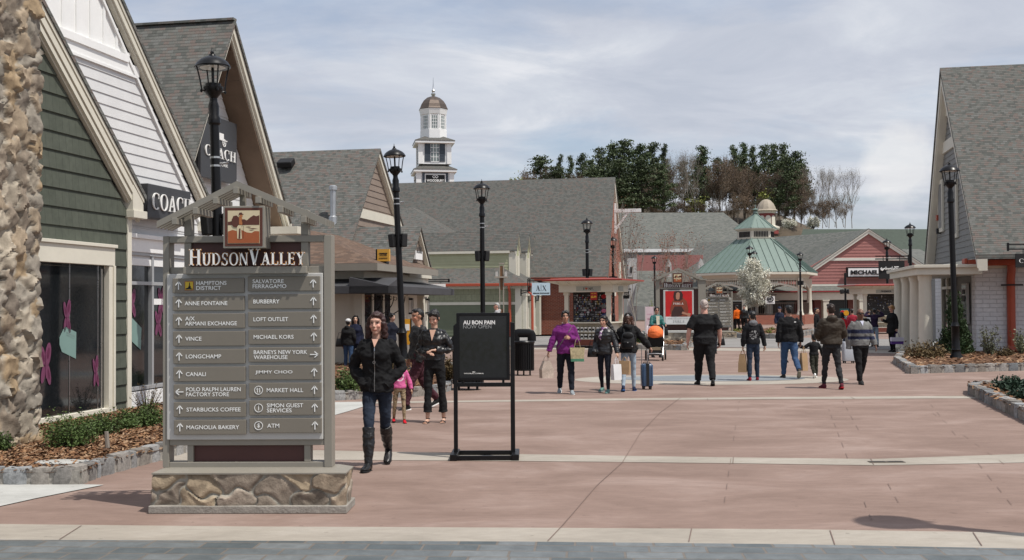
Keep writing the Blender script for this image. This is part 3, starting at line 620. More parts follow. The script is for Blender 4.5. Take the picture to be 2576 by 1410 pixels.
    for px, pz, h in ((334, 765, .5), (408, 760, .55), (400, 815, .5)): c = PL(px, pz, 'y', Y0); butterfly(fr, c.x, c.z, h, Y0 + .01, .9)
    m = MB(); c0 = PL(333, 800, 'y', Y0); c1 = PL(357, 850, 'y', Y0); m.prism([(c0.x, Y0 + .008, c0.z), (c1.x, Y0 + .008, c0.z - .17), (c1.x - .02, Y0 + .008, c1.z - .2), (c0.x, Y0 + .008, c0.z - .38)], (0, .003, 0)); m.build('tag_decal', MINT, fr)
    m = MB(); c0 = PL(378, 752, 'y', Y0); m.b2((c0.x + .05, Y0 + .004, c0.z - .1), (c0.x + .75, Y0 + .008, c0.z)); m.build('notice', WHITE, fr)
    # sign box
    c0 = PL(372, 462, 'y', Y0 - .32); c1 = PL(480, 483, 'y', Y0 - .32); zb = PL(374, 548, 'y', Y0 - .32).z; zt_ = (c0.z + c1.z) / 2
    s = thing('shop_sign', 'dark grey box sign with raised white lettering on the white siding wall', 'sign', FL.loc, FL.ang); m = MB(); m.b2((c0.x, Y0 - .32, zb), (c1.x, Y0 - .17, zt_)); m.build('sign_box', CHAR, s, bevel=.01)
    m = MB(); m.b2((c0.x - .1, Y0 - .17, zb + .03), (c0.x + .5, Y0 - .02, zt_ - .03)); m.b2((c1.x - .5, Y0 - .17, zb + .1), (c1.x - .2, Y0 - .02, zt_ - .1)); m.build('mounting_box', BLACKM, s)
    m = MB(); H = zt_ - zb; L = c1.x - c0.x; serif(m, 'COACH', (.08 * L, .26 * H, .98 * L, .76 * H), (c0.x, Y0 - .325, zb), UX, U3, 0, .02); m.build('lettering', LETW, s)
b2()
def b3():
    YR, YW = 1.3, 1.95
    t = frame_thing('shop_building', 'tall steep shingled gable building with brown soffit behind the first tall lamp post', 'shop', FL)
    ap = PL(588, 50, 'y', YR); aR = PL(730, 552, 'y', YR); aL = PL(483, 398, 'y', YR); ap = (ap.x, ap.z); aR = (aR.x, aR.z); kL = (ap[1] - aL.z) / (ap[0] - aL.x); zl = 3.6; aL = (ap[0] - (ap[1] - zl) / kL, zl)
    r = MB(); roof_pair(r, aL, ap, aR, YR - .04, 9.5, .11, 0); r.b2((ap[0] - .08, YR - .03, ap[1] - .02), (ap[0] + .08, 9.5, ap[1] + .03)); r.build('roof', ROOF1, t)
    r = MB(); rake(r, aR, ap, [(.11, .30, YR, 0), (.30, .40, YR + .05, 0)], YR + .12); rake(r, aL, ap, [(.11, .26, YR, 0)], YR + .05); c = (aR[0], aR[1])
    r.b2((aR[0] - .5, YR, aR[1] - .45), (aR[0], YW, aR[1] - .38)); r.b2((aR[0] - .05, YR, aR[1] - .38), (aR[0] + .1, 9, aR[1] - .1)); r.build('rake_trim', CREAM, t)
    r = MB(); rake(r, (aR[0] - .05, aR[1] - .05), ap, [(.40, .46, YR + .1, 0)], YW + .1); rake(r, aL, ap, [(.26, .32, YR + .05, 0)], YW + .1)
    for i in range(14):
        f = (i + .5) / 14; x = ap[0] + (aR[0] - ap[0]) * f; z = ap[1] + (aR[1] - ap[1]) * f - .475; r.b2((x - .006, YR + .1, z - .012), (x + .006, YW + .1, z + .01))
    r.build('soffit', SOFFIT, t)
    w = MB(); poly = [(aL[0] + .5, 0), (aR[0] - .35, 0), (aR[0] - .35, aR[1] - .2), (ap[0], ap[1] - .5), (aL[0] + .5, zl - .1)]; lap(w, poly, ymap(YW), .2, .016); w.prism([(p[0], YW + .003, p[1]) for p in poly], (0, .1, 0)); w.b2((aR[0] - .35, YW, 0), (aR[0] - .3, 9, 3.3)); w.build('wall', SIDEW, t)
    # square sign
    s = thing('shop_sign', 'square dark grey sign with white carriage emblem high on the steep gable', 'sign', FL.loc, FL.ang); P = [PL(*p, 'y', YW - .25) for p in ((505, 280), (596, 466))]; x0, x1 = P[0].x, P[1].x; z1, z0 = P[0].z, P[1].z
    m = MB(); m.b2((x0, YW - .25, z0), (x1, YW - .17, z1)); m.build('sign_panel', CHAR, s, bevel=.01); m = MB(); m.b2((x0 - .05, YW - .16, z0 + .05), (x1 - .1, YW - .02, z1 - .1)); m.build('mounting_box', BLACKM, s)
    Wd, H = x1 - x0, z1 - z0; m = MB(); O_ = (x0, YW - .255, z0); serif(m, 'COACH', (.10 * Wd, .35 * H, .94 * Wd, .52 * H), O_, UX, U3, 0, .02); text(m, 'NEW YORK', (.25 * Wd, .24 * H, .74 * Wd, .29 * H), O_, UX, U3, 0)
    for cx, r_ in ((.42, .035), (.62, .045)):
        P = [(x0 + (cx + r_ * math.cos(k * .5236)) * Wd, YW - .26, z0 + .62 * H + r_ * 1.3 * math.sin(k * .5236) * H) for k in range(12)]
        for k in range(12): m.bar(P[k], P[(k + 1) % 12], .015, .015)
        for k in range(0, 6, 2): m.bar(P[k], P[k + 6], .01, .01)
    m.b2((x0 + .44 * Wd, YW - .27, z0 + .66 * H), (x0 + .60 * Wd, YW - .255, z0 + .76 * H)); m.b2((x0 + .36 * Wd, YW - .27, z0 + .65 * H), (x0 + .70 * Wd, YW - .255, z0 + .665 * H)); m.build('lettering', LETW, s)
    # lower white wall band with glazed shopfront under it
    m = MB(); xa, xb = aL[0] + .4, aR[0] - .2; m.b2((xa, 1.5, 2.35), (xb, YW, 2.9)); m.b2((xa, 1.42, 2.9), (xb, YW, 2.98)); m.build('white_trim', WHITE, t)
    f = MB(); x = xa
    while x < xb: f.b2((x - .03, 1.55, 0), (x + .03, 1.65, 2.35)); x += .9
    f.b2((xa, 1.54, 1.9), (xb, 1.66, 1.98)); f.b2((xa, 1.54, 0), (xb, 1.66, .3)); fr = f.build('window', GREYL, t); g = MB(); g.b2((xa, 1.6, .3), (xb, 1.62, 2.35)); g.build('pane', GLASS, fr)
    # low roof with hanging blade sign bracket
    m = MB(); c = PL(700, 575, 'y', YR); m.b2((c.x - .3, YR - .6, c.z - .15), (c.x + .5, YR + .3, c.z + .02)); m.build('cornice', LCREAM, t)
b3()
def b4():
    YP, Y2 = 3.0, .8
    t = frame_thing('shop_building', 'taupe sided gable shop with wide shingled roof and vent pipe', 'shop', FL)
    ap = PL(956, 374, 'y', YP - .2); aR = PL(1016, 569, 'y', YP - .2); aL = PL(874, 640, 'y', YP - .2); k = (ap.z - aR.z) / (ap.x - aR.x); ap = (ap.x, ap.z); aL = (aL.x, aL.z); zr = 3.3; aR = (ap[0] + (zr - ap[1]) / k, zr)
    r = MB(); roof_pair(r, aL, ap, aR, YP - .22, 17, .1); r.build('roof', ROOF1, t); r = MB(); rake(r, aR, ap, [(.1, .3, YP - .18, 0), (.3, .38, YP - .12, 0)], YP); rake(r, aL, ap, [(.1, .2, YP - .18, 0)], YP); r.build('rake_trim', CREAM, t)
    w = MB(); poly = [(aL[0] + .15, 2), (aR[0] - .2, 2), (aR[0] - .2, zr - .2), (ap[0], ap[1] - .35), (aL[0] + .15, aL[1] - .1)]; lap(w, poly, ymap(YP), .22, .02); w.prism([(p[0], YP + .003, p[1]) for p in poly], (0, .1, 0)); w.build('wall', SIDETP, t)
    b0 = PL(930, 540, 'y', YP).z; m = MB(); hw = (ap[1] - .4 - b0); m.b2((aL[0] + (b0 - aL[1]) / (ap[1] - aL[1]) * (ap[0] - aL[0]) + .1, YP - .06, b0 - .2), (ap[0] + (ap[1] - b0) / -k - .15, YP, b0 + .12)); m.build('band_trim', LCREAM, t)
    m = MB(); m.b2((aR[0] - .3, YP, 0), (aR[0] - .2, 17, 3.2)); m.b2((aL[0] + .1, YP, 0), (aL[0] + .2, 17, aL[1])); m.build('side_wall', SIDETP, t)
    # pipe and roof vent on the near slope
    def on(px, py):                # point on the near slope
        o = FL.I @ Vector((0, 0, CAMH)); d = FL.I.to_3x3() @ ray(px, py); n = Vector((-(ap[1] - aL[1]), 0, ap[0] - aL[0])); return o + d * ((Vector((aL[0], 0, aL[1])) - o).dot(n) / d.dot(n))
    p = on(838, 556); m = MB(); m.lathe([(.17, -.3), (.15, .12), (.105, .16), (.10, .22), (.10, 1.0), (.14, 1.02), (.14, 1.14), (.10, 1.17)], 14, o=p); m.build('vent_pipe', GALV, t, True)
    p = on(722, 420); m = MB(); m.box(p + Vector((-.1, 0, .12)), (.42, .55, .22), mt=Matrix.Rotation(-.5, 3, 'Y')); m.build('roof_vent', BLACKM, t, bevel=.04)
    # street gable
    a_ = PL(1058, 569, 'y', Y2 - .15); l = PL(1031, 674, 'y', Y2 - .15); r_ = PL(1087, 688, 'y', Y2 - .15); a_ = (a_.x, a_.z); l = (l.x, l.z); r_ = (r_.x, l[1] - .05)
    r = MB(); roof_pair(r, l, a_, r_, Y2 - .18, 4.6, .08); r.build('porch_roof', ROOF1, t); r = MB(); rake(r, l, a_, [(.08, .2, Y2 - .14, 0)], Y2); rake(r, r_, a_, [(.08, .22, Y2 - .14, 0)], Y2); r.b2((l[0], Y2 - .14, l[1] - .3), (r_[0], Y2 + .4, l[1] - .08)); r.b2((l[0] + .1, Y2 - .05, l[1] - .75), (r_[0] - .1, Y2 + .4, l[1] - .3))
    r.b2((l[0] + .15, Y2 - .02, 0), (l[0] + .6, Y2 + .35, l[1] - .7)); r.b2((r_[0] - .6, Y2 - .02, 0), (r_[0] - .15, Y2 + .35, l[1] - .7)); r.b2((l[0] + .1, Y2 - .06, l[1] - .9), (l[0] + .65, Y2 + .35, l[1] - .75)); r.b2((r_[0] - .65, Y2 - .06, l[1] - .9), (r_[0] - .1, Y2 + .35, l[1] - .75))
    r.b2((r_[0] - .15, Y2, 0), (r_[0], 5, l[1] - .1)); r.build('porch_trim', LCREAM, t, bevel=.01)
    w = MB(); lap(w, [(l[0] + .15, l[1] - .1), (r_[0] - .15, l[1] - .1), (a_[0], a_[1] - .25)], ymap(Y2), .2, .016); w.build('porch_gable', SIDETP, t)
    f = MB(); xa, xb = l[0] + .6, r_[0] - .6; f.b2((xa, Y2 + .25, 0), (xb, Y2 + .3, .25)); f.b2((xa, Y2 + .22, 0), (xa + .1, Y2 + .32, l[1] - .75)); f.b2((xb - .1, Y2 + .22, 0), (xb, Y2 + .32, l[1] - .75)); f.b2(((xa + xb) / 2 - .04, Y2 + .22, 0), ((xa + xb) / 2 + .04, Y2 + .32, l[1] - .75)); fr = f.build('door', LCREAM, t); g = MB(); g.b2((xa, Y2 + .27, .1), (xb, Y2 + .285, l[1] - .75)); g.build('pane', GLASS, fr)
    for x in (l[0] + .35, r_[0] - .35):
        m = MB(); m.b2((x - .07, Y2 - .14, 1.45), (x + .07, Y2 - .02, 1.5)); m.b2((x - .07, Y2 - .14, 1.9), (x + .07, Y2 - .02, 1.96)); m.b2((x - .07, Y2 - .14, 1.5), (x - .055, Y2 - .125, 1.9)); m.b2((x + .055, Y2 - .14, 1.5), (x + .07, Y2 - .125, 1.9)); m.b2((x - .05, Y2 - .12, 1.5), (x + .05, Y2 - .03, 1.9), 1); m.build('wall_lantern', [BLACK, WHITE], t)
    s = thing('shop_sign', 'small white rectangular sign with black lettering on the little taupe porch gable', 'sign', FL.loc, FL.ang); m = MB(); p0 = PL(1046, 631, 'y', Y2 - .2); p1 = PL(1063, 655, 'y', Y2 - .2); m.b2((p0.x, Y2 - .2, p1.z), (p1.x, Y2 - .1, p0.z)); m.build('sign_panel', WHITE, s); m = MB(); text(m, 'ANNE FONTAINE', (.08, .2, p1.x - p0.x - .08, .42), (p0.x, Y2 - .205, p1.z), UX, U3, 0, .03); m.build('lettering', LETK, s)
    # hanging sign
    g = FL.pl(1080, 727, 'x', r_[0] + .35); c = FL.w((r_[0] + .35, g.y, g.z)); s = thing('hanging_sign', 'white hanging sign with black lettering on a black bracket beside the porch gable', 'sign', (c.x, c.y, 0), 0); k_ = c.y / FPX
    m = MB(); w_ = 41 * k_; m.b2((-.15, 0, c.z - 12 * k_), (w_, .05, c.z + 12 * k_)); m.build('sign_panel', WHITE, s); m = MB(); text(m, 'ANNE FONTAINE', (-.12, -2.5 * k_, w_ * .93, 2.5 * k_), (0, -.004, c.z), UX, U3, 0, .02); m.build('lettering', LETK, s)
    m = MB(); m.bar((-.3, .02, c.z + 18 * k_), (w_ + .12, .02, c.z + 18 * k_), .03, .03); m.bar((-.3, .02, c.z + 23 * k_), (w_ + .12, .02, c.z + 23 * k_), .03, .03); m.b2((w_ + .08, -.02, c.z + 16 * k_), (w_ + .14, .06, c.z + 25 * k_)); m.bar((w_ * .7, .02, c.z + 12 * k_), (w_ * .7, .02, c.z + 18 * k_), .012, .012); m.build('bracket', BLACK, s)
b4()
def pavilion():
    t = frame_thing('corner_shop', 'low cream corner shop with brown hipped roof and charcoal awning behind the directory sign', 'shop', FL); YS = .8
    c = PL(948, 662, 'y', YS - .7); X0, ZE = c.x, c.z; X1 = 19.0; YB = 8.0; Y0 = YS - .7
    r = MB(); ridge0 = (X0 + 3.0, Y0 + 3.2, ZE + 1.15); ridge1 = (X0 + 3.0, YB, ZE + 1.25); b = [(X0, Y0, ZE), (X1, Y0, ZE), (X1, YB, ZE), (X0, YB, ZE)]
    r.face([b[0], b[3], ridge1, ridge0]); r.face([b[0], ridge0, (X1, Y0 + 3.2, ZE + 1.15), b[1]]); r.face([(x, y, ZE - .03) for x, y, _ in b]); r.build('roof', ROOFB, t, fix=False)
    m = MB(); m.b2((X0 - .02, Y0 - .02, ZE - .2), (X1, Y0 + .05, ZE - .005)); m.b2((X0 - .02, Y0 + .05, ZE - .2), (X0 + .05, YB, ZE - .005)); m.build('fascia', TAUPE, t)
    wx, wy = X0 + .75, YS; m = MB(); m.b2((wx, wy, 0), (X1, wy + .1, ZE - .03)); m.b2((wx, wy + .1, 0), (wx + .1, YB, ZE - .03)); m.b2((wx - .1, wy - .1, ZE - .62), (X1, YB, ZE - .2)); m.build('wall', LCREAM, t)
    # windows on the camera side, glazed doors on the street side
    for y0, y1, z0, z1 in ((wy + 1.3, wy + 3.1, .62, 2.0), (wy + 3.7, wy + 5.4, .62, 2.0)):
        m = MB(); m.b2((wx - .05, y0, z0), (wx - .002, y1, z0 + .07)); m.b2((wx - .05, y0, z1 - .07), (wx - .002, y1, z1)); m.b2((wx - .04, y0, z1 - .52), (wx - .002, y1, z1 - .46))
        for k in range(5): y = y0 + .04 + (y1 - y0 - .08) * k / 4; m.b2((wx - .04, y - .03, z1 - .46 if k in (1, 2, 3) else z0), (wx - .003, y + .03, z1))
        fr = m.build('window', LCREAM, t); m = MB(); m.b2((wx - .02, y0 + .05, z0 + .05), (wx - .004, y1 - .05, z1 - .05)); m.build('pane', GLASS, fr)
    m = MB(); m.b2((wx - .09, wy - .05, 0), (wx + .15, wy + .18, 2.2)); 
    for x in (wx + .9, wx + 1.9): m.b2((x - .06, wy - .05, 0), (x + .06, wy, 2.2))
    fr = m.build('door', LCREAM, t); m = MB(); m.b2((wx + .2, wy - .02, .1), (wx + 2.6, wy - .008, 2.1)); m.build('pane', GLASS, fr)
    # awning
    ax = X0 + .1; zt, zb = ZE - .38, ZE - .62; oy = YS - 1.1; m = MB(); ox = wx - 1.0
    m.prism([(wx, YB, zt), (ox, YB, zb), (ox, YB, zb - .2), (wx, YB, zb - .2)], (0, oy - YB, 0)); m.prism([(ox, YS, zt), (ox, oy, zb), (ox, oy, zb - .2), (ox, YS, zb - .2)], (X1 + .6 - ox, 0, 0)); m.build('awning', pm('charcoal_canvas', (.055, .055, .06), .8, .15), t)
    m = MB()
    for x in (wx + .15, wx + 1.2, wx + 2.3):
        P = [(x, wy - .02 - .55 * math.sin(a * .1745), 1.45 + .55 * (1 - math.cos(a * .1745))) for a in range(10)]; m.tube(P, .015, 5); m.bar((x, wy - .02, 1.3), (x, wy - .02, 2.1), .02, .02)
        for q in range(3): m.tube([(x, wy - .12 - q * .15 + .05 * math.cos(a * .785), 1.95 - q * .02 + .05 * math.sin(a * .785)) for a in range(9)], .008, 4)
    m.build('bracket', BLACK, t)
    s = thing('roof_sign', 'orange rectangular box sign standing on the brown hipped roof', 'sign', FL.loc, FL.ang); p = FL.pl(949, 658, 'x', X0 + .9); q = FL.pl(979, 627, 'x', X0 + .9); m = MB(); m.b2((X0 + .9, q.y, p.z), (X0 + 1.0, p.y, q.z)); m.build('sign_panel', pm('orange_sign', (.62, .33, .05), .5, .05), s); m = MB(); m.b2((X0 + .92, p.y, p.z), (X0 + 1.3, p.y + .05, q.z)); m.b2((X0 + .92, q.y + .1, p.z - .15), (X0 + 1.2, p.y - .1, p.z)); m.build('sign_side', BLACKM, s)
    m = MB(); W_ = p.y - q.y; H = q.z - p.z; O_ = (X0 + .895, p.y, p.z); Uy = Vector((0, -1, 0)); text(m, "L'OCCITANE", (.2 * W_, .42 * H, .8 * W_, .66 * H), O_, Uy, U3, 0, .04); text(m, 'EN PROVENCE', (.35 * W_, .22 * H, .68 * W_, .29 * H), O_, Uy, U3, 0, .04); m.b2((X0 + .893, q.y + .05, q.z - .12), (X0 + .9, p.y - .05, q.z - .105)); m.b2((X0 + .893, q.y + .05, p.z + .08), (X0 + .9, p.y - .05, p.z + .095)); m.build('lettering', LETK, s)
pavilion()
def b5():
    t = frame_thing('shop_building', 'long low sage green shop with red gutter, cream pilasters and three small dormers', 'shop', FL); YS = 1.75; X0 = FL.l(G(1310, 849)).x; X1 = 50.2; ZE = 2.95
    g = FL.pl(1323, 719, 'x', X0); ZE = g.z
    w = MB(); mp = xmap(X0); ZB = 1.86
    w.prism([(X0 + .002, YS, 0), (X0 + .002, 14, 0), (X0 + .002, 14, ZE), (X0 + .002, YS, ZE)], (.1, 0, 0)); lap(w, [(YS, .1), (14, .1), (14, ZB - .1), (YS, ZB - .1)], mp, .16, .014); w.build('wall', SIDEGN, t)
    w = MB(); lap(w, [(YS, ZB), (14, ZB), (14, ZE), (YS, ZE)], mp, .33, .012); w.build('shingle_wall', SHAKEYG, t)
    m = MB(); m.b2((X0 - .05, YS, ZB - .12), (X0, 14, ZB + .03)); m.b2((X0 - .08, YS + .35, ZE - .15), (X0 - .02, 14, ZE)); m.b2((X0 - .06, YS, 0), (X0, YS + .35, ZE)); m.b2((X0 - .05, YS - .03, 0), (X1, YS + .05, .3)); m.build('trim', LCREAM, t)
    w = MB(); w.b2((X0, YS + .0, .3), (X1, YS + .1, ZE)); w.build('street_wall', SIDEGN, t)
    m = MB()
    for k in range(5):
        x = X0 + .05 + k * 2.1; m.b2((x, YS - .24, 0), (x + .5, YS, 2.45)); m.b2((x - .05, YS - .26, ZE - .55), (x + .9, YS, ZE))
    m.b2((X0, YS - .12, 2.35), (X1, YS, ZE)); 
    for k in range(4): x = X0 + 1.2 + k * 2.1; m.b2((x, YS - .1, .45), (x + .4, YS, 1.85)); m.b2((x - .02, YS - .14, .25), (x + .45, YS, .48))
    m.build('pilaster', LCREAM, t, bevel=.012)
    for k in range(4):
        m = MB(); x = X0 + 1.35 + k * 2.1; m.b2((x, YS - .3, 1.95), (x + .18, YS - .18, 2.0)); m.b2((x, YS - .3, 2.35), (x + .18, YS - .18, 2.4)); m.b2((x, YS - .3, 2.0), (x + .03, YS - .27, 2.35)); m.b2((x + .15, YS - .3, 2.0), (x + .18, YS - .27, 2.35)); m.b2((x + .03, YS - .26, 2.), (x + .15, YS - .2, 2.35), 1); m.build('wall_lantern', [BLACK, WHITE], t)
    # hip roof
    pk = FL.pl(1036, 522, 'x', X0 + 6.2); r = MB(); ov = .35; b0 = (X0 - ov, YS - ov, ZE + .12); b1 = (X0 - ov, 16, ZE + .12); pk = (X0 + 6.2, pk.y, pk.z); b2 = (X1, YS - ov, ZE + .12)
    sl = (pk[2] - b0[2]) / (pk[0] - b0[0]); b1t = (pk[0], 16, pk[2]); far = (X1 + .0, pk[1], pk[2])
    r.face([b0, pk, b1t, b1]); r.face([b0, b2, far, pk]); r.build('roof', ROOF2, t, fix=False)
    m = MB(); m.b2((X0 - ov - .12, YS - ov - .1, ZE - .02), (X0 - ov, 16, ZE + .13)); m.b2((X0 - ov, YS - ov - .12, ZE - .02), (X1, YS - ov, ZE + .13)); m.build('gutter', REDP, t, bevel=.02)
    for yy, xo in ((YS + 8.6, -.14), (YS + .62, -.16)):
        m = MB(); m.tube([(X0 - ov - .05, yy, ZE), (X0 - ov - .05, yy, ZE - .12), (X0 + xo, yy, ZE - .35), (X0 + xo, yy, .05)], .075, 8); m.build('downpipe', REDP, t, True)
    m = MB(); m.tube([(X0 + .5, YS - ov - .05, ZE), (X0 + .4, YS - .25, ZE - .3), (X0 + .4, YS - .5, ZE - .5), (X0 + .4, YS - .5, .05)], .075, 8); m.build('downpipe', REDP, t, True)
    # dormers
    for px, w_, pe in ((1305, 1.9, 632), (1331, 1.6, 636), (1344, 1.5, 640)):
        yd = YS + .5; a_ = PL(px, 582 + (px - 1305) * .18, 'y', yd - .1); e = PL(px + 5, pe, 'y', yd - .1); xc = a_.x; zt = a_.z; ze = e.z; hw = .62
        d = MB(); roof_pair(d, (xc - hw, ze), (xc, zt), (xc + hw, ze), yd - .12, yd + 5.5, .07); dr = d.build('dormer_roof', ROOF2, t)
        d = MB(); lap(d, [(yd + .3, 3.0), (yd + 5, 3.0), (yd + 5, ze - .05), (yd + .3, ze - .05)], xmap(xc - hw + .1), .16, .014); d.prism([(xc - hw + .1, yd, 2.8), (xc + hw - .1, yd, 2.8), (xc + hw - .1, yd, ze), (xc, yd, zt - .12), (xc - hw + .1, yd, ze)], (0, 5, 0)); d.build('dormer_wall', SIDEYG, t)
        d = MB(); d.b2((xc - hw + .06, yd - .04, 2.8), (xc - hw + .3, yd + .35, ze)); d.b2((xc + hw - .3, yd - .04, 2.8), (xc + hw - .08, yd + .1, ze)); rake(d, (xc - hw, ze), (xc, zt), [(.07, .2, yd - .1, 0)], yd); rake(d, (xc + hw, ze), (xc, zt), [(.07, .2, yd - .1, 0)], yd); d.b2((xc - hw - .05, yd + .3, ze - .16), (xc - hw + .12, yd + 5, ze - .03)); d.b2((xc - .3, yd - .08, 3.2), (xc + .3, yd - .02, 4.4)); d.build('dormer_trim', LCREAM, t)
    s = Fr((0, 0, 0), 0); p = At(1361, 727, 52); k_ = 52 / FPX
    s = thing('hanging_sign', 'pale blue hanging sign with black letters left of the souvenir kiosk', 'sign', (p.x, p.y, 0)); m = MB(); m.b2((-23 * k_, 0, p.z - 16 * k_), (23 * k_, .05, p.z + 15 * k_)); m.build('sign_panel', pm('pale_blue_sign', (.50, .62, .70), .5, .04), s)
    m = MB(); serif(m, 'A', (-13 * k_, -5 * k_, -2 * k_, 8 * k_), (0, -.006, p.z), UX, U3, 0); serif(m, 'X', (3 * k_, -5 * k_, 14 * k_, 8 * k_), (0, -.006, p.z), UX, U3, 0); m.b2((-.2 * k_, -.006, p.z - 6 * k_), (.6 * k_, -.003, p.z + 11 * k_)); text(m, 'ARMANI EXCHANGE', (-21 * k_, -13 * k_, 21 * k_, -9.5 * k_), (0, -.006, p.z), UX, U3, 0, .05); m.build('lettering', LETK, s)
    m = MB()
    for z in (20, 25): m.bar((-33 * k_, .02, p.z + z * k_), (24 * k_, .02, p.z + z * k_), .05, .05)
    for x in (-33, -28): m.bar((x * k_, .02, p.z - 8 * k_), (x * k_, .02, p.z + 25 * k_), .05, .05)
    m.bar((-50 * k_, .02, p.z - 12 * k_), (-28 * k_, .02, p.z - 5 * k_), .04, .04); m.bar((-50 * k_, .02, p.z - 5 * k_), (-28 * k_, .02, p.z - 3 * k_), .04, .04); m.b2((-52 * k_, 0, p.z - 18 * k_), (-49 * k_, .1, p.z + 0 * k_))
    for x in (-18, 14): m.bar((x * k_, .02, p.z + 15 * k_), (x * k_, .02, p.z + 20 * k_), .02, .02)
    m.build('bracket', BLACK, s)
b5()
def b6():
    t = frame_thing('brick_building', 'large red brick building with very wide grey shingled roof and white gable bracket', 'shop', FL); YG = -2.2
    ap = PL(1547, 446, 'y', YG - .15); aL = PL(1529, 695, 'y', YG - .15); aR = PL(1575, 700, 'y', YG - .15); ap = (ap.x, ap.z); aL = (aL.x, aL.z); aR = (aR.x, aR.z)
    r = MB(); roof_pair(r, aL, ap, aR, YG - .17, 30, .12); r.build('roof', ROOF2, t)
    r = MB(); rake(r, aR, ap, [(.12, .5, YG - .14, 0)], YG); rake(r, aL, ap, [(.12, .24, YG - .14, 0)], YG); r.build('rake_trim', CREAM, t)
    w = MB(); w.prism([(aL[0] + .3, YG, 0), (aR[0] - .3, YG, 0), (aR[0] - .3, YG, aR[1] - .1), (ap[0], YG, ap[1] - .2), (aL[0] + .3, YG, aL[1] - .1)], (0, .2, 0)); w.b2((aL[0] + .3, YG + .2, 0), (aL[0] + .5, YG + 4.6, aL[1])); w.build('wall', BRICKR, t)
    m = MB(); m.b2((aL[0] - .15, YG - .1, aL[1] - .22), (aL[0] + .05, 6, aL[1] - .06)); m.build('gutter', REDP, t)
    xc = (aL[0] + ap[0]) / 2
    for px, p0, p1 in ((1558, 660, 780), (1545, 695, 745)): c = PL(px, p0, 'y', YG); d = PL(px, p1, 'y', YG); m = MB(); m.b2((c.x - .5, YG - .06, d.z), (c.x + .5, YG - .001, c.z)); m.build('window', LCREAM, t)
    # white beam bracket near the peak
    c = PL(1545, 527, 'y', YG); s = m = MB(); m.b2((c.x - .09, YG - .12, c.z - 1.5), (c.x + .09, YG - .0, c.z + .35)); L = 1.65; m.b2((c.x - .1, YG - L, c.z - .22), (c.x + .1, YG, c.z)); m.bar((c.x, YG - .1, c.z - 1.25), (c.x, YG - .85, c.z - .2), .14, .14); m.build('beam_bracket', WHITE, t, bevel=.01)
b6()
